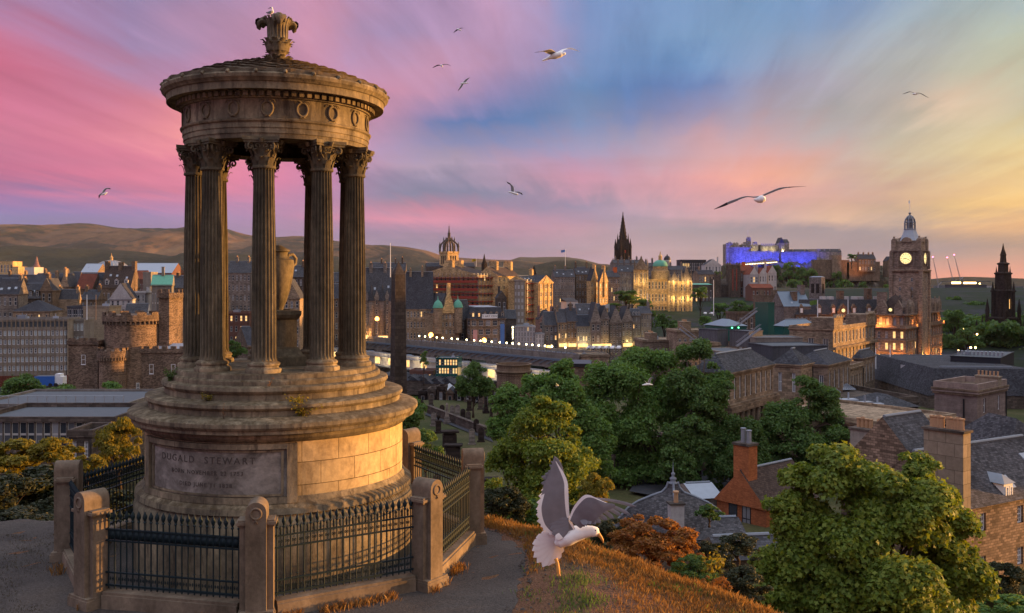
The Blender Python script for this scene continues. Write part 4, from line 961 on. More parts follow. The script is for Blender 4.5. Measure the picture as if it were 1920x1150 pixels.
def house(name,label,cat,pxL,pxC,pxR,ytop,ybase,D,rot=0,dl=None,roof='flat',rh=4,wall='stone_grey',rmat='slate',fr=(0,0),sd=(0,0),rt=(0,0),wf=.45,hf=.55,sep=False,lit=.05,
          chim=(),group=None,style='sash',parapet=.6,dorm=0,cornice=True,rec=.25,z0=0,off=.52,strings=True,skip=None,zbase=None,cren=False,quoin=False,dmat=None):
    """corner C nearest; the front runs to pxR along rot, the side back to pxL. returns (thing, w, d, h)"""
    HN[0]+=1; rg=random.Random(HN[0]*17+3)
    cx,cy=X(pxC,D),D; th=R(rot); ux,uy=math.cos(th),math.sin(th)
    k=(pxR-960)/F; w=(k*cy-cx)/(ux-k*uy)
    if dl is None: k=(pxL-960)/F; vx,vy=-uy,ux; d=(k*cy-cx)/(vx-k*vy)
    else: d=dl
    zb=Z(ybase,D) if zbase is None else zbase; h=Z(ytop,D)-zb
    t=thing(name,label,cat,(cx,cy,zb),th,group)
    mb=MB(); out=[[],[],[]]
    glass=['sash','sash_lit']
    wallface(mb,lambda u,z,q:(u,q,z),w,h,fr[0],fr[1],wf,hf,sep,rg,lit,out[0],rec,z0,off)
    wallface(mb,lambda u,z,q:(q,d-u,z),d,h,sd[0],sd[1],wf,hf,sep and dl is None,rg,lit,out[1],rec,z0,off)
    wallface(mb,lambda u,z,q:(w-q,u,z),d,h,rt[0],rt[1],wf,hf,sep,rg,lit,out[2],rec,z0,off)
    mb.quad([(w,d,0),(0,d,0),(0,d,h),(w,d,h)])
    if roof in('flat','none'): mb.quad([(0,0,h-.02),(w,0,h-.02),(w,d,h-.02),(0,d,h-.02)],3)
    wl=mb.build('wall',[wall,glass[0],glass[1],'flat_roof'],t)
    if strings and h>6 and (fr[1] or sd[1]):
        mb=MB(); 
        if cornice:
            for z,e in ((h-.45,.18),(h-.2,.32)): mb.box(-e,w+e,-e,d+e,z,z+.2)
        rws=fr[1] or sd[1]; hh=(h-z0)/rws
        for j in (1,) if rws<4 else (1,rws-1): 
            z=z0+hh*j+.05; mb.box(-.1,w+.1,-.1,d+.1,z,z+.22)
        mb.build('string_course',wall,t)
    if sep:
        cnt=0
        for fi,(lst) in enumerate(out):
            for (u_,z,ww,wh,L_) in lst:
                cnt+=1
                if cnt>100: break
                fm,pm=winmesh(ww,wh,style,L_); o=bpy.data.objects.new('window',fm); COL.objects.link(o); o.parent=t
                kx,kz=ww/round(ww,1) if round(ww,1) else 1,wh/max(round(wh,1),.1); o.scale=(kx,1,kz)
                rr=rec*.62
                if fi==0: o.location=(u_,rr,z)
                elif fi==1: o.location=(rr,d-u_,z); o.rotation_euler=(0,0,-PI/2)
                else: o.location=(w-rr,u_,z); o.rotation_euler=(0,0,PI/2)
                p=bpy.data.objects.new('pane',pm); COL.objects.link(p); p.parent=o
    mb=MB(); rn='roof'
    if roof=='flat':
        if cren:
            n=max(3,int(w/1.6)); m2=max(3,int(d/1.6))
            for x0,x1,y0,y1 in ((-.25,w+.25,-.25,.2),(-.25,w+.25,d-.2,d+.25),(-.25,.2,.2,d-.2),(w-.2,w+.25,.2,d-.2)): mb.box(x0,x1,y0,y1,h-.9,h+.6)
            for i in range(n): 
                for y0,y1 in ((-.25,.2),(d-.2,d+.25)): mb.box(-.25+(w+.5)*(i+.0)/n,-.25+(w+.5)*(i+.62)/n,y0,y1,h+.602,h+1.3)
            for i in range(m2):
                for x0,x1 in ((-.25,.2),(w-.2,w+.25)): mb.box(x0,x1,.2+(d-.4)*(i+.2)/m2,.2+(d-.4)*(i+.8)/m2,h+.602,h+1.3)
            mb.build('parapet',wall,t)
        else:
            p=parapet
            if p>0:
                for x0,x1,y0,y1 in ((-.12,w+.12,-.12,.22),(-.12,w+.12,d-.22,d+.12),(-.12,.22,.22,d-.22),(w-.22,w+.12,.22,d-.22)): mb.box(x0,x1,y0,y1,h-.1,h+p)
                mb.build('parapet',wall,t)
    elif roof=='gx': mb.gable(0,w,0,d,h,rh,'x',0,.25,1); mb.build('roof',[rmat,wall],t)
    elif roof=='gy': mb.gable(0,w,0,d,h,rh,'y',0,.25,1); mb.build('roof',[rmat,wall],t)
    elif roof=='hip': mb.hip(0,w,0,d,h,rh,0,.3); mb.build('roof',rmat,t)
    elif roof=='mansard': mb.hip(0,w,0,d,h,rh,0,.15,1-min(.9,rh*.9/min(w,d))); mb.build('roof',rmat,t)
    elif roof=='lean': mb.add([(-.2,-.2,h),(w+.2,-.2,h),(w+.2,d+.2,h),(-.2,d+.2,h),(-.2,d+.2,h+rh),(w+.2,d+.2,h+rh)],[(0,1,5,4),(3,2,1,0),(0,4,3),(1,2,5),(2,3,4,5)]); mb.build('roof',rmat,t)
    if roof in('gx','hip') and w>2:
        mb=MB(); r_=0 if roof=='gx' else min(w,d)/2
        if w>d or roof=='gx': mb.tube([(r_*.9,d/2,h+rh+.03),(w-r_*.9,d/2,h+rh+.03)],.14,6); mb.build('ridge','lead',t)
    if roof=='gx' and w>7 and rg.random()<.6 and D<700:
        sl_=math.hypot(d/2+.25,rh); n_=rg.randint(1,3)
        for i in range(n_):
            q_=rg.uniform(.25,.6); u_=w*(i+rg.uniform(.3,.7))/n_; yy=-.25+(d/2+.25)*q_; zz=h+rh*q_
            sub(t,'skylight','pale_roof',lambda m:m.obox((u_,yy,zz+.06),(.45,0,0),(0,.6*(d/2)/sl_,.6*rh/sl_),(0,-.04*rh/sl_,.04)))
    if fr[1] and D<520 and rg.random()<.7:
        sub(t,'downpipe','black_iron',lambda m:m.tube([(w*rg.choice((.02,.98)),-.12,h-.5),(w*.02 if False else w*rg.choice((.02,.98)),-.12,1)] if False else [(w*.985,-.12,h-.6),(w*.985,-.12,1)],.09,5))
    if roof in('flat',) and w>8 and d>6 and D>120 and not cren and rg.random()<.6:
        for i in range(rg.randint(1,3)):
            u_,v_,s_=rg.uniform(.2,.8)*w,rg.uniform(.3,.8)*d,rg.uniform(.5,1.3); sub(t,'roof_vent',rg.choice(('lead','pale_roof','steel')),lambda m:(m.box(u_-s_,u_+s_,v_-s_*.6,v_+s_*.6,h,h+s_*1.1),m.tube([(u_,v_,h+s_*1.1),(u_,v_,h+s_*1.1+.9)],.12,6)))
    # dormers on the front slope
    for i in range(dorm):
        u_=w*(i+.5)/dorm; dw=min(1.6,w/dorm*.5); q=.28; yy=(d/2)*q*(1 if roof!='mansard' else .15*rh); zz=h+rh*q*(1 if roof!='mansard' else .6)
        zz=h+rh*.12; yy=d/2*.12 if roof in('gx','hip') else .3
        dh=min(rh*.42,2.2); m=MB(); m.box(u_-dw/2,u_+dw/2,yy,yy+dh*d/2/max(rh,1)+.5,zz,zz+dh); m.gable(u_-dw/2,u_+dw/2,yy,yy+dh*d/2/max(rh,1)+1.0,zz+dh,dw*.5,'y',1,.12,0)
        m.quad([(u_-dw*.36,yy-.02,zz+.2),(u_+dw*.36,yy-.02,zz+.2),(u_+dw*.36,yy-.02,zz+dh-.15),(u_-dw*.36,yy-.02,zz+dh-.15)],2 if rg.random()>.12 else 3,[(0,0),(1,0),(1,1),(0,1)])
        m.build('dormer',[dmat or wall,rmat,'sash','sash_lit'],t)
    zr={'gx':h+rh,'gy':h+rh,'hip':h+rh,'mansard':h+rh,'flat':h,'lean':h+rh,'none':h}[roof]
    for c in chim:
        fx,fy,hc=c[0],c[1],c[2]; cw_=c[3] if len(c)>3 else 1.0; cl=c[4] if len(c)>4 else 2.4; npot=c[5] if len(c)>5 else 4
        chimney(t,w*fx,d*fy,h*.6 if roof!='flat' else h-.5,zr+hc,cw_,cl,npot,c[6] if len(c)>6 else wall)
    return t,w,d,h
def chimney(t,x,y,z0,z1,cw,cl,npot,wall,along='y'):
    m=MB(); a,b_=(cw/2,cl/2) if along=='y' else (cl/2,cw/2)
    m.box(x-a,x+a,y-b_,y+b_,z0,z1); m.box(x-a-.1,x+a+.1,y-b_-.1,y+b_+.1,z1,z1+.18)
    ch=m.build('chimney',wall,t)
    if npot:
        m=MB()
        for i in range(npot):
            o_=(i+.5)/npot*cl-cl/2; c=(x,y+o_,z1+.18) if along=='y' else (x+o_,y,z1+.18)
            m.lathe([(.15,0),(.13,.55),(.17,.6),(.16,.68)],8,c=c)
        m.build('chimney_pots','clay',ch)
def sub(t,name,mat,fn,parent=None,**kw):
    m=MB(); fn(m); return m.build(name,mat,parent or t,**kw)
# ---------------- near buildings, right hand side
t,w,d,h=house('orange_house','orange harled gable house with one tall orange chimney, below the feathery tree','house',1344,1437,1530,957,1018,95,40,roof='gx',rh=3.6,wall='render_orange',rmat='slate_brown',strings=False)
def och(m): m.box(.0,1.5,d/2-.95,d/2+.95,h+2.4,h+6.15)
ch=sub(t,'chimney','render_orange',och)
sub(t,'chimney_cap','stone_dark',lambda m:(m.box(-.12,1.62,d/2-1.07,d/2+1.07,h+6.15,h+6.4),m.box(-.08,1.58,d/2-1.03,d/2+1.03,h+2.2,h+2.4)),ch)
for q,hh_ in ((-.45,1.2),(.25,1.35)): sub(t,'chimney_pot','steel',lambda m:m.lathe([(.27,h+6.4),(.25,h+6.4+hh_),(.3,h+6.45+hh_),(.3,h+6.55+hh_)],12,c=(.75,d/2+q,0)),ch)
for dy,zz in ((.32,.2),(-.22,-1.3)):
    o=obj('window',None,t,(-.01,d/2+dy*d*.5,h+zz)); o.rotation_euler=(0,0,-PI/2)
    f=MB(); f.box(-.55,.55,-.03,.1,-1.5,-1.38); f.box(-.55,.55,-.03,.1,1.2,1.32); f.box(-.55,-.45,-.03,.1,-1.38,1.2); f.box(.45,.55,-.03,.1,-1.38,1.2); f.box(-.45,.45,-.02,.08,-.1,0); f.box(-.04,.04,-.01,.08,-1.38,1.2); f.build('frame','black_iron',o)
    f=MB(); f.quad([(-.45,-.005,-1.38),(.45,-.005,-1.38),(.45,-.005,1.2),(-.45,-.005,1.2)]); f.build('glass','pane',o)
# ogee roofed lodge
t=thing('lodge','slate lodge with curved ogee roof and metal finial, left of the orange house','house',(X(1262,84),84,-28),R(40))
ex=4.1; mb=MB(); mb.box(-ex+.3,ex-.3,-ex+.3,ex-.3,0,28+Z(990,84)); mb.build('wall','stone_brown',t)
pr=[(ex+.1,Z(992,84)),(3.75,Z(984,84)),(3.3,Z(971,84)),(2.85,Z(955,84)),(2.2,Z(942,84)),(1.35,Z(931,84)),(.7,Z(924,84)),(.42,Z(915,84)),(.3,Z(905,84))]
mb=MB()
for (r0,z0),(r1,z1) in zip(pr,pr[1:]):
    A=[(i*r0,j*r0,z0+28) for i,j in ((-1,-1),(1,-1),(1,1),(-1,1))]+[(i*r1,j*r1,z1+28) for i,j in ((-1,-1),(1,-1),(1,1),(-1,1))]
    mb.add(A,[(0,1,5,4),(1,2,6,5),(2,3,7,6),(3,0,4,7)])
rf=mb.build('roof','slate_pale',t)
mb=MB()
for i,j in ((-1,-1),(1,-1),(1,1),(-1,1)): mb.tube([(i*r,j*r,z+28.05) for r,z in pr],.11,6)
mb.build('ridge','lead',rf)
mb=MB(); zf=Z(905,84)+28; mb.lathe([(.42,zf-.1),(.45,zf),(.2,zf+.1),(.3,zf+.3),(.32,zf+.4),(.1,zf+.55),(.16,zf+.7),(.17,zf+.85),(.05,zf+.95),(.025,zf+1.6),(.0,zf+2.1)],12); mb.build('finial','lead',rf,True)
t,w,d,h=house('chimney_block','small whitewashed chimney block on the curved slate roof','chimney',1256,1258,1283,948,1000,79,8,dl=.9,roof='flat',wall='render_white',parapet=0,strings=False)
sub(t,'cap','stone_dark',lambda m:m.box(-.1,w+.1,-.1,1.0,h,h+.14)); sub(t,'chimney_pot','clay',lambda m:m.lathe([(.2,h+.14),(.18,h+.9),(.26,h+.95),(.26,h+1.1)],10,c=(w*.5,.45,0)))
house('outhouse','low slate lean to outbuilding in front of the curved roofed lodge','outhouse',1290,1298,1398,1012,1045,80,6,dl=5,roof='gx',rh=1.2,wall='stone_brown',rmat='slate_pale',strings=False)
house('outhouse','long low slate roofed shed behind the bare shrub below the orange house','shed',1352,1356,1470,1050,1090,62,8,dl=4,roof='gx',rh=1.0,wall='stone_dark',rmat='slate',strings=False)
house('shed','small grey metal roofed shed between the lodge and the orange house','shed',1300,1306,1352,935,960,100,12,dl=6,roof='gx',rh=1.0,wall='stone_grey',rmat='pale_roof',strings=False)
t,w,d,h=house('kiosk','pale booth with flat roof beside the street lamp','booth',1262,1266,1280,895,910,118,15,dl=3,roof='flat',wall='render_white',parapet=.1,strings=False,fr=(1,1),wf=.5)
# street with lamp, burial ground wall
mb=MB(); mb.quad([(X(1180,110),110,-24.9),(X(1500,96),96,-24.9),(X(1500,140),140,-24.9),(X(1240,150),150,-24.9)]); tag(mb.build('road','asphalt'),kind='structure')
def lamp(name,label,x,y,zb,h,mat='lamp_white',arm=.8,glow=True,group=None,col='steel',r=.06,hr=.22):
    t=thing(name,label,'street lamp',(x,y,zb),0,group)
    sub(t,'pole',col,lambda m:m.tube([(0,0,0),(0,0,h*.6),(0,0,h)]+([(arm,0,h+.05)] if arm else []),[r*1.5,r,r*.8]+([r*.7] if arm else []),6))
    if glow:
        m=MB(); m.lathe([(.02,-hr),(hr*.8,-hr*.6),(hr,0),(hr*.7,hr*.7),(0.01,hr)],8,c=(arm,0,h)); m.build('lamp_head',mat,t,True)
    else: sub(t,'lamp_head','steel',lambda m:m.box(-.1,arm+.1,-.12,.12,h-.03,h+.12))
    return t
lamp('street_lamp','unlit grey street lamp with bent arm standing above the curved lodge roof',X(1260,112),112,Z(930,112),Z(872,112)-Z(930,112),glow=False,arm=-.6,r=.05)
t=thing('stone_wall','long dark burial ground wall with upright bays, under the trees','wall',(X(1130,112),112,-25.2),math.atan2(150-112,X(1330,150)-X(1130,112)))
Lw=math.hypot(150-112,X(1330,150)-X(1130,112)); mb=MB(); mb.box(0,Lw,0,.7,0,3.4); mb.box(-.1,Lw+.1,-.12,.82,3.4,3.65); mb.build('wall','stone_soot',t)
for i in range(26):
    sub(t,'buttress','stone_dark' if i%3 else 'stone_brown',lambda m:(m.box(Lw*i/26+.3,Lw*i/26+.85,-.55,0,0,3.4),m.box(Lw*i/26+.2,Lw*i/26+.95,-.62,0.02,3.41,3.9)))
# stone houses bottom right
t,w,d,h=house('stone_house','rubble stone house with white sash windows at the lower right edge','house',1700,1806,2010,956,1120,66,30,dl=8,roof='gx',rh=3.5,wall='rubble',rmat='slate_pale',fr=(3,2),wf=.16,hf=.42,sep=True,style='grid',strings=False,lit=0,off=.62)
def bay(t,x,y,z,w_,h_,lb=None,yd=2.2):
    f=MB(); f.box(x-w_/2,x+w_/2,y,y+yd,z,z+h_); dm=f.build('dormer','white_paint',t)
    f=MB(); f.add([(x-w_/2-.15,y-.15,z+h_),(x+w_/2+.15,y-.15,z+h_),(x+w_/2+.15,y+yd+.6,z+h_),(x-w_/2-.15,y+yd+.6,z+h_),(x,y+.5,z+h_+.6),(x,y+yd+1,z+h_+.6)],[(0,1,4),(1,2,5,4),(3,0,4,5),(2,3,5),(3,2,1,0)]); f.build('dormer_roof','lead',dm)
    for cx_ in (-.22,.22):
        fm,pm=winmesh(w_*.4,h_-.25,'grid',False); o=bpy.data.objects.new('window',fm); COL.objects.link(o); o.parent=dm; o.location=(x+cx_*w_,y-.09,z+.12); o.scale=(.98,1,.98)
        p=obj('pane',pm,o)
bay(t,w*.10,1.5,h+.9,1.3,1.7); bay(t,w*.42,.25,h-.5,1.1,1.7)
t,w,d,h=house('stone_house','slate roofed stone house behind the maple, half hidden by its leaves','house',1640,1745,1812,905,1100,72,35,dl=8,roof='gx',rh=4.6,wall='rubble',rmat='slate',strings=False)
bay(t,w*.62,1.0,h+.3,1.1,1.6)
t,w,d,h=house('chimney_gable','broad pale chimney gable with two clusters of clay pots, rising above the maple','chimney',1594,1671,1689,815,960,78,38,roof='flat',wall='render_grey',parapet=0,strings=False)
sub(t,'coping','stone_dark',lambda m:m.box(-.12,w+.12,-.12,d+.12,h,h+.16))
for j in range(9):
    if j!=4: sub(t,'chimney_pot','clay',lambda m:m.lathe([(.17,h+.16),(.16,h+.8+(.25 if j%4==3 else 0)),(.2,h+.85),(.2,h+.95)],8,c=(w*.5,.35+j*(d-.7)/8,0)))
t,w,d,h=house('chimney_gable','broad brownish chimney gable with clay pots in front of the square stone tower block','chimney',1732,1806,1820,814,960,63,38,roof='flat',wall='panel_beige',parapet=0,strings=False)
sub(t,'coping','stone_dark',lambda m:m.box(-.12,w+.12,-.12,d+.12,h,h+.16))
for j in range(10):
    if j!=5: sub(t,'chimney_pot','clay',lambda m:m.lathe([(.17,h+.16),(.16,h+.8+(.2 if j%3==1 else 0)),(.2,h+.85),(.2,h+.95)],8,c=(w*.5,.35+j*(d-.7)/9,0)))
house('stone_house','pale slate roofed house at the right edge below the square stone tower block','house',1880,1888,2060,905,1100,88,10,dl=14,roof='hip',rh=5.2,wall='stone_brown',rmat='slate_pale',strings=False)
house('flat_roofed_house','flat grey roofed block between the two clusters of clay pots','building',1600,1668,1790,800,960,110,35,dl=18,roof='flat',wall='stone_tan',fr=(4,3),strings=True,parapet=.4,wf=.3)
t,w,d,h=house('tower_block','square pinkish ashlar stone block with heavy dark parapet, one tall window at its right','building',1752,1832,1886,737,960,130,42,roof='flat',wall='ashlar_pink',fr=(2,4),wf=.16,hf=.5,sep=True,lit=0,parapet=1.2,chim=((.75,.25,1.6,1.2,3.2,6,'panel_beige'),))
sub(t,'band','stone_brown',lambda m:(m.box(-.2,w+.2,-.2,d+.2,h-.5,h+.1),m.box(-.35,w+.35,-.35,d+.35,h+.1,h+.35)))
sub(t,'downpipe','black_iron',lambda m:m.tube([(-.12,d*.3,h-1),(-.12,d*.3,2)],.12,6))
# roofscape with skylights
t,w,d,h=house('library_hall','dark low hall with glazed pyramid skylights right of the wide dark tree','hall',1560,1575,1720,758,900,150,14,dl=30,roof='flat',wall='stone_dark',fr=(6,2),parapet=.8,strings=True)
def pyr(m,x,y,z,r,hh): 
    m.add([(x-r,y-r,z),(x+r,y-r,z),(x+r,y+r,z),(x-r,y+r,z),(x-r*.2,y-r*.2,z+hh),(x+r*.2,y-r*.2,z+hh),(x+r*.2,y+r*.2,z+hh),(x-r*.2,y+r*.2,z+hh)],[(0,1,5,4),(1,2,6,5),(2,3,7,6),(3,0,4,7),(4,5,6,7)])
def ribbed(t,x,y,z,r,hh):
    o=sub(t,'skylight','pale_roof',lambda m:pyr(m,x,y,z,r,hh)); m=MB()
    for i in range(-3,4):
        for a in range(4):
            ca_,sa_=math.cos(a*PI/2),math.sin(a*PI/2); p=lambda u_,v_:(x+u_*ca_-v_*sa_,y+u_*sa_+v_*ca_)
            A=p(i*r/3.2,-r);B=p(i*r/3.2*.2,-r*.2); m.tube([(*A,z+.05),(*B,z+hh+.05)],.07,4)
    m.build('glazing_bars','lead',o)
ribbed(t,w*.38,14,h+.3,2.4,1.7); ribbed(t,w*.8,16,h+.3,1.4,.9)
t2,w,d,h=house('hipped_hall','slate hipped roof with bright lead ridges in front of the skylights','hall',1640,1652,1722,765,900,140,14,dl=9,roof='hip',rh=1.6,wall='stone_dark',strings=False)
house('low_block','dark stone range with flat lead roof at the foot of the skylit hall','building',1574,1582,1700,778,900,128,14,dl=10,roof='flat',wall='stone_dark',rmat='lead',fr=(5,1),strings=False,parapet=.3)
t,w,d,h=house('mansard_block','wide dark slate mansard block with skylights, beneath the black plant enclosure','building',1655,1740,1960,742,900,185,-3,dl=40,roof='mansard',rh=5.2,wall='stone_dark',strings=True,cornice=False)
for i in range(9): sub(t,'skylight','pale_roof',lambda m:m.obox((w*(.2+.09*i),.35+1.3,h+2.3),(.75,0,0),(0,.42,1.0),(0,-.1,.05)))
sub(t,'eaves','lead',lambda m:m.box(4.2,w-4.2,4.5,5.0,h+5.2,h+5.45))
t,w,d,h=house('plant_enclosure','black louvred plant enclosure on the flat roof at the right','plant enclosure',1782,1876,1901,672,709,197,-22,dl=8,roof='flat',wall='cladding_grey',parapet=.1,strings=False) if False else house('plant_enclosure','black louvred plant enclosure on the flat roof at the right','plant enclosure',1782,1876,1901,672,709,197,55,roof='flat',wall='dark_metal',parapet=.1,strings=False)
for i in range(12): sub(t,'vent','steel',lambda m:m.lathe([(.22,h),(.22,h+.7),(.34,h+.8),(.0,h+.95)],8,c=(w*.3,.5+(d-1)*i/11,0)))
house('rooftop_unit','white air handling unit on the flat roof below the hotel','rooftop unit',1706,1709,1730,687,702,200,10,dl=4,roof='flat',wall='render_white',parapet=0,strings=False)
for px,yt,yb,lb in ((1642,654,692,'white flagpole nearer the terrace corner on the roof below the hotel'),(1669,648,704,'taller white flagpole right of the other on the roof below the hotel')):
    t=thing('flagpole',lb,'flagpole',(X(px,215),215,Z(yb,215))); sub(t,'pole','white_paint',lambda m:m.tube([(0,0,0),(0,0,Z(yt,215)-Z(yb,215))],[.16,.1],8)); sub(t,'finial','gold_leaf',lambda m:m.lathe([(.02,0),(.18,.15),(.02,.3)],8,c=(0,0,Z(yt,215)-Z(yb,215))))
# Waterloo terrace
TW=dict(wall='stone_tan',sep=True,style='cross')
t,w,d,h=house('terrace','nearest classical terrace block with slate hipped roof and a row of columns, between the trees','terrace',1355,1362,1450,700,900,120,54,dl=5,roof='hip',rh=2.2,fr=(9,3),wf=.34,hf=.62,lit=.03,**TW)
sub(t,'colonnade','stone_tan',lambda m:[m.lathe([(.4,0),(.34,.3),(.3,h*.52),(.42,h*.55)],10,c=(w*(i+.0)/9+.1,-.55,h*.06)) for i in range(10)])
sub(t,'cornice','stone_brown',lambda m:(m.box(-.4,w+.4,-.9,0,h*.62,h*.68),m.box(-.3,w+.3,-.7,0,h*.68,h*.70)))
t,w,d,h=house('terrace','second terrace block with two white windows on its plain end wall','terrace',1450,1501,1523,684,900,140,54,roof='hip',rh=2.2,fr=(4,3),sd=(2,3),wf=.26,hf=.5,lit=0,**TW)
t,w,d,h=house('terrace','third terrace block with attic windows and balustrade, seen along the street','terrace',1480,1552,1594,684,880,160,54,roof='hip',rh=2,fr=(5,3),sd=(3,2),wf=.34,hf=.55,lit=.0,**TW)
sub(t,'cornice','stone_brown',lambda m:(m.box(-.4,w+.4,-.6,0,h*.62,h*.68)))
t,w,d,h=house('terrace','narrow low link of the terrace with roof balustrade before the end pavilion','terrace',1590,1594,1618,690,860,186,54,dl=10,roof='flat',rh=2,fr=(5,2),wf=.4,hf=.6,lit=0,**TW)
t,w,d,h=house('terrace','end pavilion of the terrace next to the sunset lit hotel','terrace',1600,1616,1640,672,860,205,54,roof='hip',rh=1.6,fr=(4,3),wf=.36,hf=.55,lit=.05,**TW)
t,w,d,h=house('classical_block','long beige classical block with attic pavilions, beside the hotel','building',1480,1562,1640,618,720,258,54,roof='flat',fr=(12,3),sd=(3,1),wf=.36,hf=.62,lit=0,parapet=.8,**TW)
sub(t,'attic','stone_tan',lambda m:(m.box(.0,8,-.3,6,h+.1,h+3.2),m.box(w-10,w,-.3,6,h+.1,h+3.2)))
for i in range(8): sub(t,'pediment','stone_tan',lambda m:m.gable((.7 if i<4 else w-9.5)+(i%4)*2,(2.2 if i<4 else w-8)+(i%4)*2,-.6,.2,h+3.2,.9,'y',0,.1))
sub(t,'cornice','stone_brown',lambda m:(m.box(-.5,w+.5,-.9,0,h*.62,h*.67)))
# modern grey roof boxes
B=dict(roof='flat',parapet=.15,strings=False)
house('metal_box','left of two grey standing seam rooftop boxes','rooftop building',1310,1345,1365,619,650,250,35,wall='cladding_grey',rmat='pale_roof',**B)
house('metal_box','right of two grey standing seam rooftop boxes','rooftop building',1368,1404,1430,622,652,245,35,wall='cladding_grey',**B)
house('metal_box','long dark grey metal box with pale flat roof in front of the beige classical block','rooftop building',1403,1448,1552,650,680,225,12,wall='cladding_grey',**B)
house('roof_terrace','planted roof terrace wall below the beige classical block','roof terrace',1410,1418,1505,634,662,240,4,dl=10,wall='render_grey',**B)
house('glass_stair_tower','dark green glass stair tower behind the grey rooftop boxes','tower',1416,1440,1452,568,660,300,30,wall='glass_green',**B)
for i,(a,b_,c,D,lb) in enumerate(((1322,1360,1400,285,'left blue grey pavilion roof with green lights under its eaves'),(1452,1470,1532,282,'right blue grey pavilion roof beside the glass stair tower'))):
    t,w,d,h=house('pavilion',lb,'pavilion',a,b_,c,612,640,D,20,roof='hip',rh=2.0,wall='glass_green',rmat='roof_blue',strings=False)
    sub(t,'green_lamp','lamp_green',lambda m:m.lathe([(.05,0),(.2,.2),(.05,.4)],8,c=(w*.3,-.2,h-.7))); sub(t,'green_lamp','lamp_green',lambda m:m.lathe([(.05,0),(.2,.2),(.05,.4)],8,c=(w*.6,-.2,h-.7)))
house('low_flat_roof','pale flat roof below the left grey rooftop box','rooftop building',1340,1350,1404,660,690,215,10,dl=12,wall='render_grey',rmat='pale_roof',**B)
t,w,d,h=house('roof_deck','wide flat roofed range with white handrails left of the grey boxes','building',1270,1290,1350,648,700,240,20,wall='stone_tan',fr=(6,2),roof='flat',strings=True,wf=.3)
def stairs(m):
    for k in (0,1):
        m.bar((0,k*1.2,0),(6,k*1.2,4.5),.12,.3); m.bar((0,k*1.2,1),(6,k*1.2,5.5),.08)
    for i in range(10): m.box(.3+.6*i,.7+.6*i,0,1.2,.3+.45*i,.38+.45*i)
for px,py,D,fl,lb in ((1318,650,236,-1,'pale metal outside stair left of the left grey box'),(1382,650,232,1,'pale metal outside stair on the right grey box'),(1382,612,275,1,'slanting steel roof stair beside the glass tower')):
    t=thing('metal_stair',lb,'stair',(X(px,D),D,Z(py,D)),0 if fl>0 else PI); sub(t,'stair','steel',stairs)
# graveyard
rg=random.Random(12); GZ2=-25.45
def gpos(px,py): D=25.5*F/(py-HY); return X(px,D),D
def gravestone(kind,H,label,px,py,mat='stone_soot',rz=0):
    x,y=gpos(px,py); t=thing('gravestone',label,'gravestone',(x,y,-25.5),R(rz),'gravestones on the burial ground lawn')
    if kind=='slab':
        sub(t,'slab',mat,lambda m:(m.prism([(-.45,-.12),(.45,-.12),(.45,.12),(-.45,.12)],.3,H*.82),m.add([(.45*math.cos(a),yy,H*.82+.45*math.sin(a)) for yy in (-.12,.12) for a in np.linspace(0,PI,9)],[(i+1,i,9+i,10+i) for i in range(8)]+[tuple(range(9)),tuple(reversed(range(9,18)))])))
        sub(t,'footing',mat,lambda m:m.box(-.6,.6,-.3,.3,0,.3))
    elif kind=='obelisk':
        sub(t,'shaft',mat,lambda m:m.add([(i*.32,j*.32,1.2) for i,j in ((-1,-1),(1,-1),(1,1),(-1,1))]+[(i*.2,j*.2,H*.9) for i,j in ((-1,-1),(1,-1),(1,1),(-1,1))]+[(0,0,H)],[(0,1,5,4),(1,2,6,5),(2,3,7,6),(3,0,4,7),(4,5,8),(5,6,8),(6,7,8),(7,4,8)]))
        sub(t,'footing',mat,lambda m:(m.box(-.62,.62,-.62,.62,0,.5),m.box(-.45,.45,-.45,.45,.5,1.2)))
    elif kind=='tomb':
        sub(t,'chest',mat,lambda m:(m.box(-1,1,-.6,.6,.3,H*.8),m.box(-.85,.85,-.5,.5,H*.8,H*.9)))
        sub(t,'top_slab',mat,lambda m:m.box(-1.3,1.3,-.85,.85,H*.9,H)); sub(t,'footing',mat,lambda m:m.box(-1.3,1.3,-.85,.85,0,.3))
    elif kind=='urn':
        sub(t,'pedestal',mat,lambda m:(m.box(-.6,.6,-.6,.6,0,.4),m.box(-.42,.42,-.42,.42,.4,H*.6),m.box(-.55,.55,-.55,.55,H*.6,H*.68)))
        sub(t,'urn',mat,lambda m:m.lathe([(.2,H*.68),(.12,H*.73),(.34,H*.85),(.3,H*.93),(.1,H)],10))
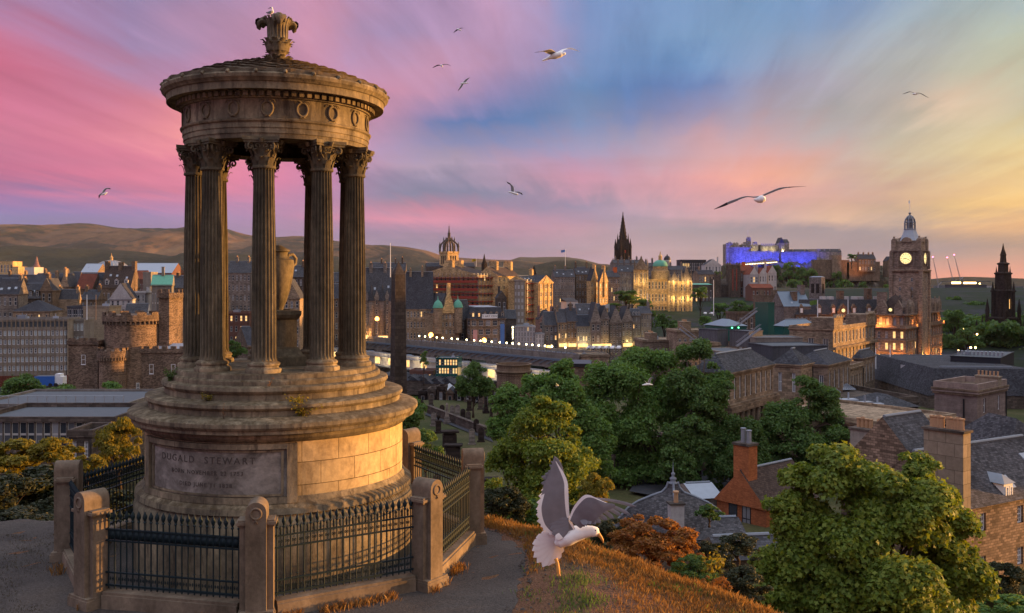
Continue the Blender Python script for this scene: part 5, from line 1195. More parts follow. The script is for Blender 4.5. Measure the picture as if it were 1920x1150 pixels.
GS=[('slab',2.0,'small dark headstone nearest the left edge of the lawn',778,812),('slab',2.6,'leaning dark headstone behind the big table tomb, left of it',794,835),
('tomb',3.0,'large dark chest tomb with overhanging flat slab in the middle of the lawn',843,845),('tomb',2.2,'lower dark tomb just in front of the large chest tomb',850,862),
('slab',2.6,'headstone with a pale inscription panel right of the large chest tomb',885,835),('slab',2.4,'square topped dark headstone next to the white post',902,830),
('urn',3.2,'dark pedestal with urn left of the lawn centre',822,813),('slab',2.4,'pale grey headstone beside the urn pedestal',813,800),('obelisk',3.8,'pale obelisk gravestone at the back of the lawn',838,795),
('slab',2.8,'light grey tall headstone behind the path wall',858,787),('slab',2.4,'dark headstone left of the light grey one',848,785),('slab',2.2,'dark headstone at the left rear of the lawn',829,782),
('obelisk',5.2,'tall dark obelisk gravestone under the small tree',911,775),('slab',2.2,'dark headstone near the small tree',901,768),('urn',3,'dark urn monument under the small tree',880,770),
('slab',2.2,'small headstone on the far terrace at the left',868,790),('slab',2.4,'headstone half way down the path wall',878,797),('slab',2.3,'dark headstone at the lower end of the path wall',893,812),('obelisk',3.4,'dark obelisk by the trees at the right end of the lawn',921,800),
('slab',1.6,'small round topped stone lying low at the front of the lawn',820,915),('tomb',1.2,'low flat tomb behind the right rear stone post',915,915),('slab',2.0,'short headstone among the rear tombs',790,770),('slab',2.2,'dark headstone in the rear row below the green glass roof',808,762)]
for i,(k,H,lb,px,py) in enumerate(GS): gravestone(k,H,lb,px,py,('stone_soot','stone_dark','stone_soot','stone_grey')[3 if 'pale' in lb or 'light' in lb else i%3],(i*37)%25-12)
x0,y0=gpos(800,775); x1,y1=gpos(925,825)
t=thing('stone_wall','low stone wall with paved path crossing the burial ground','wall',(x0,y0,-25.5),math.atan2(y1-y0,x1-x0)); Lw=math.hypot(x1-x0,y1-y0)
sub(t,'wall','stone_dark',lambda m:(m.box(0,Lw,0,.6,0,1.4),m.box(-.05,Lw+.05,-.08,.68,1.4,1.55)))
mb=MB(); 
for i in range(24):
    a,b_=i/24,(i+1)/24; xa,ya=x0+(x1-x0)*a,y0+(y1-y0)*a; xb,yb=x0+(x1-x0)*b_,y0+(y1-y0)*b_; mb.quad([(xa,ya-3.2,-25.30),(xb,yb-3.2,-25.30),(xb,yb-.7,-25.28),(xa,ya-.7,-25.28)])
tag(mb.build('footpath','asphalt'),kind='structure')
# row of tomb enclosures at the back
for i in range(9):
    px=785+i*17; D=205-i*2
    t,w,d,h=house('tomb_enclosure',['roofless soot black tomb enclosure at the left end of the rear row','tomb enclosure with paired pillars, second from the left','black tomb with a doorway, third from the left in the rear row','tomb with small pediment, fourth in the rear row','brown fronted tomb, fifth in the rear row','low dark tomb left of the tall obelisk','dark tomb directly behind the tall obelisk','tomb enclosure under the small tree, second from the right','tomb enclosure at the right end of the rear row'][i],'tomb',px-2,px,px+15,738-(i%3)*4,768,D,-4,dl=4,roof='gy' if i%4==3 else 'flat',rh=1.2,wall=('stone_soot','stone_dark','stone_soot','stone_brown')[i%4],strings=False,fr=(1,1),wf=.4,hf=.7,group='tomb enclosures along the back of the burial ground')
t=thing('glass_roofed_shed','pale green glazed platform roof behind the tombs','roof',(X(820,232),232,Z(735,232)),R(-6)); sub(t,'roof','pale_roof',lambda m:[m.gable(i*3.2,i*3.2+3.1,0,9,0+(i%2)*.01,1.2,'y',0,0) for i in range(5)]); sub(t,'columns','steel',lambda m:[m.box(i*3.2,i*3.2+.2,0,.2,-8,0) for i in range(6)])
# round mausoleum
t=thing('mausoleum','round stone mausoleum tower with a moulded parapet beside the lawn trees','mausoleum',(X(963,168),168,-27)); zt=Z(682,168)+27
sub(t,'wall','rubble',lambda m:m.lathe([(3.05,0),(3.0,zt-2.0)],40),smooth=True,auto=30); sub(t,'cornice','stone_brown',lambda m:m.lathe([(3.0,zt-2.0),(3.15,zt-1.9),(3.15,zt-1.6),(3.4,zt-1.4),(3.4,zt-1.2),(3.05,zt-1.15),(3.05,zt-.2),(3.25,zt-.15),(3.25,zt),(2.9,zt),(2.9,zt-.6),(0,zt-.6)],40),smooth=True,auto=30)
sub(t,'doorway','black_iron',lambda m:m.obox((0,-3.0,zt-5.2),(.55,0,0),(0,.08,0),(0,0,1.0)))
t,w,d,h=house('brick_block','square brown stone block with flat dark roof between the mausoleum and the tall central tree','building',1056,1060,1106,688,760,170,-6,dl=8,roof='flat',wall='stone_brown',strings=False,parapet=.4); sub(t,'fascia','black_iron',lambda m:m.box(-.2,w+.2,-.2,d+.2,h,h+.6))
# martyrs' obelisk
D=172; t=thing('obelisk','tall dark stone obelisk with a pointed cap right of the columned monument','obelisk',(X(747,D),D,-27),R(28)); zt=Z(490,D)+27; zs=Z(515,D)+27
def ob(m):
    n=0
    z=0
    A=lambda r,z:[(i*r,j*r,z) for i,j in ((-1,-1),(1,-1),(1,1),(-1,1))]
    m.add(A(1.28,0)+A(.98,zs)+[(0,0,zt)],[(0,1,5,4),(1,2,6,5),(2,3,7,6),(3,0,4,7),(4,5,8),(5,6,8),(6,7,8),(7,4,8)])
sub(t,'shaft','ob_stone' if 'ob_stone' in M else stone('ob_stone',(.075,.06,.052),.8,.62,.02,var=.3,stain=.3) and 'ob_stone',ob)
t=thing('flagpole','tall white flagpole just left of the obelisk','flagpole',(X(732,400),400,Z(520,400))); sub(t,'pole','white_paint',lambda m:m.tube([(0,0,0),(0,0,Z(456,400)-Z(520,400))],[.22,.12],6))
# ---------------- the old town across the valley
def H(*a,**k): return house(*a,**k)[0]
ZB=-45
# north bridge and station
t,w,d,h=house('bridge','long pale railway bridge with a row of white lamps crossing the valley','bridge',560,640,1085,631,645,453,-49,dl=14,roof='flat',wall='render_grey',parapet=1.1,strings=False,zbase=-32)
for i in range(60): sub(t,'parapet_bay','steel',lambda m:m.box(w*i/60,w*(i+.6)/60,-.3,-.1,h+.9,h+1.35))
sub(t,'road_deck','asphalt',lambda m:m.box(.3,w-.3,.3,d-.3,h+.02,h+.1))
sub(t,'girder','roof_blue',lambda m:[m.box(0,w,-.5,-.15,h-1.9,h-1.1)]+[m.bar((w*i/40,-.45,h-3.4),(w*(i+1)/40,-.45,h-1.9),.25) for i in range(40)])
sub(t,'pier','stone_grey',lambda m:[m.box(w*q-3,w*q+3,0,d,-14,0) for q in (.2,.45,.7)])
BX,BY,BR=t.location.x,t.location.y,t.rotation_euler.z; BZ=t.location.z+h
LQ=['first','second','third','fourth','fifth','sixth','seventh','eighth','ninth','tenth','eleventh','twelfth','thirteenth','fourteenth','fifteenth','sixteenth','seventeenth','eighteenth','nineteenth','twentieth']
lxs=[786,797,807,819,830,847,858,875,889,901,910,922,937,950,961,973,987,998,1010,1022,1035,1060]
proto=None
for i,px in enumerate(lxs):
    k=(px-960)/F; ca_,sa_=math.cos(BR),math.sin(BR); ox,oy=-sa_*7,ca_*7; u_=(k*(BY+oy)-(BX+ox))/(ca_-k*sa_); x=BX+ca_*u_+ox; y=BY+sa_*u_+oy
    if proto is None:
        proto=lamp('street_lamp','',x,y,BZ,2.4,'lamp_white' ,arm=0,group='white lamps along the bridge',hr=.36,r=.08); t2=proto
    else: t2=copy_tree(proto); t2.location=(x,y,BZ)
    t2['label']='white globe street lamp on the bridge parapet, one of an even row of lamps'
for i,(px,py,D,lb) in enumerate(((808,628,405,'tall orange street lamp at the left end of the bridge'),(908,638,410,'tall orange street lamp before the art centre'),(1029,652,400,'large orange street lamp left of the tenement row'),(707,598,430,'orange street lamp by the turreted hotel at the left'))):
    lamp('street_lamp',lb,X(px,D),D,Z(py,D)-9,9,'lamp_orange',arm=0,hr=1.0,r=.12)
t,w,d,h=house('station_building','long white station building with glowing windows below the bridge','station',560,590,1060,650,700,444,-49,dl=3,roof='flat',parapet=.2,wall='render_white',rmat='pale_roof',strings=False,zbase=-37.5)
for q in (.04,.10,.17,.24,.31,.37,.44,.51,.58,.63,.70,.76,.83,.90,.96):
    sub(t,'window','lamp_warm' if False else 'pane_lit',lambda m:m.box(w*q,w*q+3.6,-.12,.1,h-4.3,h-1.5))
for q in (.08,.22,.36,.5,.64,.78,.92):
    l=bpy.data.lights.new('station_lamp','POINT'); l.energy=500; l.color=(1,.75,.4); l.shadow_soft_size=.4; o=bpy.data.objects.new('station_lamp',l); COL.objects.link(o); a_=t.rotation_euler.z; o.location=(t.location.x+math.cos(a_)*w*q+math.sin(a_)*4,t.location.y+math.sin(a_)*w*q-math.cos(a_)*4,t.location.z+h-2)
sub(t,'ledge','lead',lambda m:(m.box(-.3,w+.3,-.8,0,h-1.2,h-.9),m.box(-.3,w+.3,-.6,0,h-5.4,h-5.0)))
for i,(px,D,yt,yb) in enumerate(((700,340,690,720),(745,335,694,724),(790,330,700,730))):
    t=thing('platform_roof',['dark ribbed platform roof at the left below the station','dark ribbed platform roof behind the obelisk','dark ribbed platform roof above the green glass roof'][i],'roof',(X(px,D),D,Z(yb,D)),R(-10)); sub(t,'roof','slate',lambda m:[m.gable(i2*4,i2*4+3.9,0,20,2+(i2%2)*.01,1.3,'y',0,0) for i2 in range(5)]); sub(t,'wall','stone_dark',lambda m:m.box(0,20,.3,19.6,-3,2))
t=thing('platform_canopies','ribbed grey glazed canopies between the railway bridge and the pale station wall','canopy',(BX-10,BY-8,-33.5),BR)
for i in range(14):
    sub(t,'canopy_bay','slate' if i%3 else 'roof_blue',lambda m:m.gable(i*10,i*10+9.6,.5,9,0+(i%2)*.01,1.5,'y',0,0))
sub(t,'canopy_beam','steel',lambda m:[m.box(i*10-.2,i*10+.2,.4,9.1,-.5,0) for i in range(15)])
t,w,d,h=house('signal_gantry','yellow lit glazed signal building below the middle of the bridge','building',815,817,858,672,735,340,-8,dl=8,roof='flat',wall='glass_green',fr=(8,4),lit=.55,wf=.7,hf=.7,strings=False,parapet=.2)
H('low_building','low dark station range with two orange lit windows','building',765,768,812,697,740,345,-8,dl=8,roof='flat',wall='brick_brown',fr=(4,2),lit=.5,strings=False)
# left: office slab
t,w,d,h=house('office_block','long grey office slab with rows of white framed windows at the left edge','office block',-40,-36,127,601,715,300,9,dl=14,roof='flat',wall='render_grey',fr=(20,6),wf=.72,hf=.62,sep=True,style='pale',parapet=.5,strings=False,lit=0,rec=.3,z0=2.5)
for o in list(t.children):
    if o.name.startswith('window') and False: pass
sub(t,'mullion','panel_beige',lambda m:[m.box(w*i/20-.12,w*i/20+.12,-.3,0,2,h+.2) for i in range(21)])
sub(t,'base_band','tile_red',lambda m:m.box(-.2,w+.2,-.3,.0,-2,1.6))
t,w,d,h=house('office_block','short end of the grey office slab above the castellated building','office block',127,128,157,602,650,310,9,dl=12,roof='flat',wall='render_grey',fr=(4,2),wf=.72,hf=.6,sep=True,style='pale',strings=False,lit=0,rec=.3)
t,w,d,h=house('van','blue sided lorry trailer parked below the office block','lorry',60,64,102,706,724,240,4,dl=3,roof='flat',wall='blue_paint',parapet=0,strings=False)
sub(t,'cab','white_paint',lambda m:(m.box(w,w+2.0,.2,2.8,.3,2.3),m.box(w,w+1.3,.3,2.7,2.3,3.0))); sub(t,'wheel','black_iron',lambda m:[m.tube([(w*q,-.1,.2),(w*q,.3,.2)],.5,12) for q in (.1,.2,.8,1.06)])
t,w,d,h=house('slab_tower','beige panelled slab end wall with pale lettering above the castellated drum','building',154,156,205,577,680,330,4,dl=12,roof='flat',wall='panel_beige',strings=False,parapet=.5)
H('glass_block','dark glazed block left of the beige slab wall','building',124,126,156,577,660,345,4,dl=12,roof='flat',wall='cladding_grey',fr=(8,3),wf=.8,hf=.8,strings=False)
H('stone_hall','tan stone hall with dark hipped roof above the office slab','hall',22,24,94,584,640,345,10,dl=16,roof='hip',rh=4,wall='stone_tan',fr=(5,2),wf=.2)
# castellated prison governor's house
def drum(name,t,x,y,r,z0,z1,mat='rubble',n=28,cren=True,lit=()):
    sub(t,name,mat,lambda m:m.lathe([(r*1.0,z0),(r*.97,z1-2.4)],n,c=(x,y,0)),smooth=True,auto=40)
    sub(t,'corbels',mat,lambda m:[m.obox((x+(r+.1)*math.sin(a),y-(r+.1)*math.cos(a),z1-2.6),(.18*math.cos(a),.18*math.sin(a),0),(.2*math.sin(a),-.2*math.cos(a),0),(0,0,.4)) for a in [2*PI*i/(n+8) for i in range(n+8)]])
    sub(t,'parapet',mat,lambda m:(m.lathe([(r*.97,z1-2.3),(r+.32,z1-2.2),(r+.32,z1-.7),(r-.1,z1-.7)],n,c=(x,y,0)),[m.lathe([(r+.32,z1-.7),(r+.32,z1),(r-.05,z1),(r-.05,z1-.7)],2,a0=2*PI*i/12,a1=2*PI*(i+.6)/12,c=(x,y,0)) for i in range(12)]))
    for a in lit:
        o=obj('window',None,t,(x+(r*.985)*math.sin(a),y-(r*.985)*math.cos(a),(z0+z1)/2-1.4)); o.rotation_euler=(0,0,a)
        fm,pm=winmesh(.7,2.2,'cross',False); f=obj('frame',fm,o,(0,-.05,0)); p=obj('glass',pm,o,(0,-.07,0))
D=222; t=thing('castle_house','castellated stone prison house with round drum, square sunlit tower and battlements','castle',(X(230,D),D,-43),0); zz=lambda py,DD=D:Z(py,DD)+43
drum('drum_wall',t,0,6,6.6,0,zz(586),'rubble',32,lit=(-.15,.0,.55))
drum('bay_wall',t,-1.3,-2.5,3.1,0,zz(652,219),'rubble',24,lit=(-.9,-.45,-.05,.4,.85))
x0,x1=X(128,D)-X(230,D),X(340,D)-X(230,D)
def cbox(nm,mat,a,b_,y0,y1,zt,wins=()):
    sub(t,nm,mat,lambda m:m.box(a,b_,y0,y1,0,zt-1.6)); 
    sub(t,'parapet',mat,lambda m:(m.box(a-.25,b_+.25,y0-.25,y0+.2,zt-1.6,zt-.6),m.box(a-.25,a+.2,y0+.2,y1,zt-1.6,zt-.6),m.box(b_-.2,b_+.25,y0+.2,y1,zt-1.6,zt-.6),[m.box(a-.25+(b_-a+.5)*(i+.15)/max(2,int((b_-a)/2)),a-.25+(b_-a+.5)*(i+.75)/max(2,int((b_-a)/2)),y0-.25,y0+.2,zt-.6,zt) for i in range(max(2,int((b_-a)/2)))],[m.box(a,a+.25,y0-.15,y0+.05,0,0) for _ in ()]))
    for u_,z in wins:
        fm,pm=winmesh(1.0,2.3,'grid',False); o=obj('window',fm,t,(u_,y0-.02,z)); p=obj('pane',pm,o)
cbox('left_wing','rubble',x0,x0+7,0,10,zz(634),[(x0+3.6,zz(668)-2)])
cbox('right_wing','rubble',x0+9,x1+3,1,12,zz(650),[(X(281,D)-X(230,D),zz(702)),(X(322,D)-X(230,D),zz(702))])
a,b_=X(274,D)-X(230,D),X(311,D)-X(230,D)
sub(t,'square_tower','rubble',lambda m:m.add([(q[0],q[1],z) for z in (0,zz(560)) for q in ((a,8),(a+1,5.4),(b_-1.2,5.4),(b_,8),(b_,11.5),(a,11.5))],[(i,(i+1)%6,6+(i+1)%6,6+i) for i in range(6)]+[(6,7,8,9,10,11)]))
sub(t,'tower_head','rubble',lambda m:m.add([(q[0],q[1],z) for z in (zz(560),zz(550)) for q in ((a-.35,7.8),(a+.9,5.0),(b_-1.1,5.0),(b_+.35,7.8),(b_+.35,11.8),(a-.35,11.8))],[(i,(i+1)%6,6+(i+1)%6,6+i) for i in range(6)]+[(6,7,8,9,10,11),(5,4,3,2,1,0)]))
sub(t,'merlon','rubble',lambda m:[m.box(p,p+.75,q,q+.4,zz(550),zz(543)) for p,q in ((a-.3,7.6),(a+.9,5.0),(a+2.1,5.0),(b_-1.9,5.0),(b_-.4,7.6),(b_-.4,10),(a-.3,11))])
sub(t,'low_roof','pale_roof',lambda m:m.gable(x0+8,x1+2,3,10,zz(652)-1.4,2.0,'x',0,.2))
# terrace of the government house, lower left
t,w,d,h=house('terrace_wall','long low concrete terrace range with flat roofs at the left, below the office slab','building',-60,-55,232,762,870,118,0,dl=16,roof='flat',wall='render_grey',parapet=.3,strings=False,fr=(14,1),wf=.9,hf=.12,off=.9)
sub(t,'railing','steel',lambda m:[m.tube([(0,-.1,h+1.3),(w,-.1,h+1.3)],.04,4)]+[m.tube([(w*i/16,-.1,h),(w*i/16,-.1,h+1.3)],.04,4) for i in range(17)])
sub(t,'pale_band','panel_beige',lambda m:m.box(-.1,w+.1,-.25,0,h-1.6,h-.9)); sub(t,'blue_band','roof_blue',lambda m:m.box(-.1,w+.1,-.2,0,h-2.5,h-1.7))
t,w,d,h=house('lower_terrace','second lower terrace of the concrete range with a dark panelled wall','building',-60,-55,215,790,890,105,0,dl=12,roof='flat',wall='stone_dark',fr=(18,1),wf=.9,hf=.5,off=.75,parapet=.5,strings=False,lit=0)
H('garden_house','small building with white window bars behind the yellow shrubs','building',120,128,172,818,870,92,0,dl=5,roof='flat',wall='stone_dark',fr=(2,1),wf=.4,hf=.6,sep=True,style='grid',strings=False,lit=0)
# left old town
SL='slate'
rows=[
('tenement','sandy stone tenement with dark roof above the stone hall, left of the beige slab',104,112,152,561,640,385,12,None,'gx',4,'stone_tan',SL,(3,5),(2,5),((.1,.5,1),(.95,.5,1))),
('tenement','brown tenement with square chimneys right of the sandy one',150,152,182,562,620,400,8,12,'gx',4,'stone_brown',SL,(4,3),(0,0),((.1,.5,1.5),(.9,.5,2))),
('gabled_house','ornate grey house with tall pointed dormer gables at the left edge',-30,-6,34,552,640,350,14,14,'gx',6,'stone_grey',SL,(4,4),(3,4),((.9,.5,1),)),
('gabled_house','dark roofed house with three lit attic dormers behind the ornate grey house',36,38,75,560,600,370,10,12,'gx',6,'stone_dark',SL,(4,2),(0,0),((.0,.5,2),)),
('crowstep_gable','brown gable with broad chimney at the left, above the stone hall',74,76,98,545,600,372,6,12,'gy',5,'stone_brown',SL,(2,3),(0,0),((.5,.2,1.5),)),
('crowstep_gable','left of two matching gables with tall chimneys',96,98,112,540,580,420,6,12,'gy',5,'stone_tan',SL,(2,2),(0,0),((.5,.1,2),)),
('crowstep_gable','right of two matching gables with tall chimneys',111,113,129,538,580,418,6,12,'gy',6,'stone_tan',SL,(2,2),(0,0),((.5,.1,2),)),
('white_house','white gabled house with small dark windows left of the castellated tower',198,206,246,561,600,350,10,12,'gy',6,'render_white',SL,(4,4),(0,0),()),
('white_block','flat white block behind the white gabled house',244,246,273,549,590,365,6,12,'flat',0,'render_white',SL,(3,3),(0,0),((.9,.5,2,1,2,0),)),
('long_roof_house','house with huge dark pitched roof and three white dormers',186,190,244,540,560,420,8,18,'gx',10,'stone_brown','slate_brown',(6,1),(0,0),((.02,.5,2,1.5,4,0),(.5,.5,1.5,1.5,4,0),(.97,.5,2,1.5,4,0))),
('red_roof_house','house with red tiled roof between two white edged gables',140,142,172,542,570,420,6,16,'gx',7,'stone_brown','tile_red',(4,1),(0,0),()),
('gabled_house','house with a pair of cream dormers right of the red roof',168,170,192,540,570,425,6,16,'gx',7,'stone_tan',SL,(4,1),(0,0),()),
('tenement','dark blue roofed range between the twin gables and the red roof',128,129,142,542,570,440,6,14,'gx',8,'stone_brown',SL,(2,1),(0,0),()),
('green_roof_hall','hall with green copper roof above the castellated tower',276,284,322,535,580,360,14,10,'gx',4,'render_grey','copper',(8,1),(0,0),((.5,.5,3,1,1.5,0),)),
('grey_block','tall plain grey block left of the green copper roof',264,268,283,512,580,400,8,12,'flat',0,'render_grey',SL,(0,0),(0,0),()),
('tenement','dark tenement right of the castellated square tower',312,314,345,540,700,380,0,14,'gx',5,'stone_brown',SL,(5,8),(0,0),((.3,.5,1),)),
('tenement','grey tenement partly hidden by the leftmost monument column',322,326,352,520,700,440,0,14,'flat',0,'stone_grey',SL,(4,10),(0,0),()),
('low_house','small slate roofed house at the foot of the castellated tower',312,314,342,625,700,300,0,10,'gx',4,'stone_grey',SL,(3,2),(0,0),()),
('small_barn','dark blue pitched roof just above the castellated drum',232,235,275,590,610,300,14,8,'gx',3.4,'render_white',SL,(0,0),(0,0),()),
('long_white_building','long low cream building in the sun with pyramid rooflets, far left',-30,-20,111,517,535,700,2,16,'flat',0,'render_white',SL,(30,1),(0,0),()),
('concrete_block','sunlit concrete block with rooftop masts at the far left edge',-10,-6,24,491,520,900,4,20,'flat',0,'stone_gold',SL,(5,2),(0,0),()),
('concrete_block','low sunlit slab right of the concrete block with masts',20,22,34,501,520,890,4,20,'flat',0,'stone_gold',SL,(0,0),(0,0),()),
('white_box','pale windowless box left of the orange spire',44,46,64,502,524,860,4,20,'flat',0,'render_white',SL,(0,0),(0,0),()),
('slate_range','dark roofed range below the long cream building',-20,-16,60,534,560,560,3,16,'gx',6,'stone_brown',SL,(14,1),(0,0),((.3,.5,2),(.7,.5,2))),
('slate_range','second dark roofed range in front of the long cream building',56,60,130,532,560,540,3,16,'gx',6,'stone_brown',SL,(12,1),(0,0),((.2,.5,2),(.8,.5,2))),
('white_roof_hall','large hall with long white sloping roof right of the ribbed dome',238,240,322,512,535,640,4,30,'gx',7,'brick_brown','pale_roof',(12,1),(0,0),()),
('glass_roof_hall','hall with pale glazed roof left of the ribbed dome',148,152,182,511,530,620,4,20,'gx',6,'stone_brown','pale_roof',(5,1),(0,0),()),
('brick_range','red brick range below the white sloping roof',236,238,270,524,540,520,4,14,'gx',5,'brick_brown','tile_red',(8,1),(0,0),()),
# seen through the columns
('tenement','grey tenement hidden between the second and third columns',478,480,520,560,660,420,4,14,'gx',6,'stone_grey',SL,(5,6),(0,0),((.2,.5,2),(.8,.5,2))),
('tenement','tan tenement behind the leftmost pair of columns',352,354,418,566,660,410,4,14,'gx',6,'stone_tan',SL,(8,6),(0,0),((.2,.5,2),(.7,.5,2))),
('tenement','brown tenement behind the right hand column cluster',600,602,668,560,660,440,4,14,'gx',7,'stone_brown',SL,(8,6),(0,0),((.2,.5,2),(.8,.5,2))),
('tenement','grey tenement behind the fourth column from the left',562,564,606,575,660,400,4,14,'gy',7,'stone_grey',SL,(4,5),(0,0),((.5,.2,2),)),
('tenement','long dark roofed tenement behind the monument pedestal',440,442,560,535,600,560,4,16,'gx',6,'stone_brown',SL,(14,4),(0,0),((.1,.5,2),(.4,.5,2),(.8,.5,2))),
('tenement','long dark roofed tenement behind the right hand columns',590,592,690,530,600,560,4,16,'gx',6,'stone_grey',SL,(12,4),(0,0),((.1,.5,2),(.5,.5,2),(.9,.5,2))),
('tenement','tall purple brown tenement with a column of lit windows between the columns',418,420,466,588,700,400,4,14,'flat',0,'brick_brown',SL,(5,7),(0,0),()),
('tenement','grey brown tenement behind the lit one between the columns',424,426,470,512,600,470,4,14,'gx',6,'stone_grey',SL,(6,6),(0,0),((.3,.5,2),(.8,.5,2))),
('church','little church with steep slate roof between the columns',440,466,482,650,720,300,30,None,'gx',6,'stone_brown',SL,(3,1),(0,0),()),
('tenement','stone tenement with crowstep roofs behind the urn pedestal',520,522,562,560,680,380,4,14,'gy',8,'stone_tan',SL,(4,6),(0,0),((.5,.1,2),)),
('tenement','dark tenement behind the urn between the front columns',540,544,584,520,600,470,4,14,'gx',6,'stone_dark',SL,(5,5),(0,0),((.5,.5,2),)),
# turreted hotel and mid background
('hotel','grey turreted hotel with steep roofs just right of the monument columns',660,676,736,558,660,435,6,16,'gx',14,'stone_grey',SL,(9,7),(3,7),((.3,.5,2,1.5,3),(.75,.5,2,1.5,3))),
('pale_block','pale grey classical block between the obelisk and the red scaffolding',752,755,783,514,600,500,4,16,'flat',0,'render_grey',SL,(5,5),(0,0),()),
('tenement','dark roofed range left of the crown steeple',690,694,760,508,540,560,4,16,'gx',5,'stone_dark',SL,(12,2),(0,0),((.3,.5,2),(.7,.5,2),(.9,.5,3))),
('newspaper_building','stone block with long dark roof, left of the green domed gable front',757,762,812,580,655,420,6,16,'gx',17,'stone_tan',SL,(8,5),(0,0),((.15,.5,1),(.6,.5,2))),
('slate_house','dark slate gabled warehouse between the green domes and the art centre',845,862,884,600,660,425,40,None,'gx',9,'stone_dark',SL,(2,4),(3,4),()),
('stone_house','plain dark gable and chimney behind the art centre',928,932,950,560,600,470,6,12,'gy',4,'stone_dark',SL,(2,2),(0,0),((.3,.5,2),)),
('dark_block','narrow dark block between the art centre and the white hotel',946,948,968,598,655,440,6,10,'gx',4,'stone_dark',SL,(0,0),(0,0),()),
('pink_house','pink gabled house above the white hotel',1004,1010,1040,600,620,470,8,10,'gy',5,'stone_pink',SL,(3,2),(0,0),((.1,.5,1.5),(.9,.5,1.5))),
('white_house','white rendered house with an orange chimney below the gold gables',1058,1062,1084,566,600,520,14,10,'lean',2,'render_white',SL,(3,3),(3,3),()),
('slate_house','wide dark slate roof with two small lights above the tenement row',1078,1084,1130,592,610,490,6,16,'gx',6,'stone_grey',SL,(6,1),(0,0),()),
('tenement','narrow grey tenement with round turret right of the white hotel',1018,1022,1046,610,665,432,5,12,'gx',6,'stone_grey',SL,(3,5),(0,0),((.9,.5,1),)),
('tenement','grey tenement with glowing ground floor, second in the row',1044,1046,1064,605,665,430,5,12,'gx',6,'stone_tan',SL,(3,5),(0,0),((.1,.5,1),)),
('tenement','tan tenement with tall chimney, third in the row',1062,1064,1082,603,665,430,5,12,'gx',6,'stone_brown',SL,(3,5),(0,0),((.5,.5,2),)),
('tenement','pale fronted tenement with a lit stair column and bright shop below',1080,1082,1107,612,665,428,5,12,'gx',5,'render_grey',SL,(5,5),(0,0),()),
('gothic_house','pointed gothic gable house in the middle of the tenement row',1106,1108,1126,604,665,426,5,12,'gy',9,'stone_grey',SL,(2,4),(0,0),()),
('gothic_house','narrow gothic house with a yellow lit lantern bay',1124,1126,1142,598,660,428,5,12,'gy',6,'stone_grey',SL,(3,5),(0,0),()),
('tenement','dark baronial tenement with steep spirelet gables',1141,1143,1166,606,655,430,5,12,'gy',8,'stone_grey',SL,(4,5),(0,0),()),
('tenement','baronial tenement with two sharp attic gables and yellow shopfront',1164,1166,1186,603,655,432,5,12,'gy',7,'stone_grey',SL,(3,5),(0,0),()),
('tenement','pale tenement with white attic dormers and yellow glow at street level',1184,1186,1201,592,650,440,5,12,'gx',3,'render_grey',SL,(3,6),(0,0),()),
('tenement','tall pale tenement with arched windows at the right end of the row',1200,1202,1222,588,650,442,5,14,'gx',3,'render_grey',SL,(4,6),(0,0),((.98,.5,2),)),
('stone_range','low tan range with plain attic, right of the tall pale tenement',1204,1206,1272,640,680,330,4,16,'flat',0,'stone_tan',SL,(6,1),(0,0),((.35,.5,2.4,3,8,8),)),
('stone_house','tan stone house with roof garden left of the grey rooftop boxes',1266,1270,1330,622,660,320,6,14,'flat',0,'stone_tan',SL,(6,1),(0,0),((.4,.5,3,3,6,6),)),
('stone_range','tan arcaded range at the right end of the bridge',1085,1090,1142,668,700,330,10,12,'flat',0,'stone_tan',SL,(12,1),(0,0),()),
# upper town
('tenement','tall dark tenement with pale windows left of the golden gables',1036,1040,1078,520,570,600,5,16,'gx',5,'stone_grey',SL,(9,6),(0,0),((.1,.5,2),(.6,.5,2))),
('tenement','dark tenement beside the twin golden gables',1076,1080,1106,515,575,610,5,16,'gx',5,'stone_brown',SL,(5,6),(0,0),((.1,.5,3),(.9,.5,3))),
('golden_gables','left of twin sunlit orange gables in the upper town','',0,0,0,0,0,0,0,0,'',0,'',(0,0),(0,0),()) if False else
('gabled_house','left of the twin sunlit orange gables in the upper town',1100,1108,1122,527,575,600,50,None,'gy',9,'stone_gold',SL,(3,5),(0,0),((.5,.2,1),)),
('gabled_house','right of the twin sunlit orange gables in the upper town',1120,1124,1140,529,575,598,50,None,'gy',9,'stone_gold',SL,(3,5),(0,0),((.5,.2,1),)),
('tenement','stone tenement right of the golden gables with an orange chimney',1138,1141,1162,520,575,610,6,16,'gx',4,'stone_tan',SL,(5,5),(0,0),((.8,.5,2.4,2,4,0,'orange_paint'),)),
('tenement','tall grey tenement block left of the domed bank',1156,1160,1200,510,575,640,5,20,'gx',5,'stone_grey',SL,(8,7),(0,0),((.1,.5,3),(.4,.5,3),(.7,.5,3))),
('tenement','high grey tenement with many chimneys below the black spire',1148,1152,1210,494,540,760,4,20,'gx',3,'stone_grey',SL,(10,4),(0,0),((.1,.5,2.5),(.3,.5,2.5),(.55,.5,2.5),(.8,.5,2.5),(.95,.5,2.5))),
('tenement','grey tenement between the spire and the green dome',1208,1210,1240,500,540,740,4,20,'gx',3,'stone_grey',SL,(6,3),(0,0),((.2,.5,2.5),(.6,.5,3.5))),
('tenement','grey house behind the bank at the right of the green dome',1250,1256,1290,506,540,720,4,20,'gx',3,'stone_grey',SL,(8,3),(0,0),((.2,.5,2.5),(.8,.5,2.5))),
('grandstand','dark stadium seating stand on the skyline with a lit band',1272,1276,1324,488,515,1050,3,20,'flat',0,'dark_metal',SL,(14,2),(0,0),()),
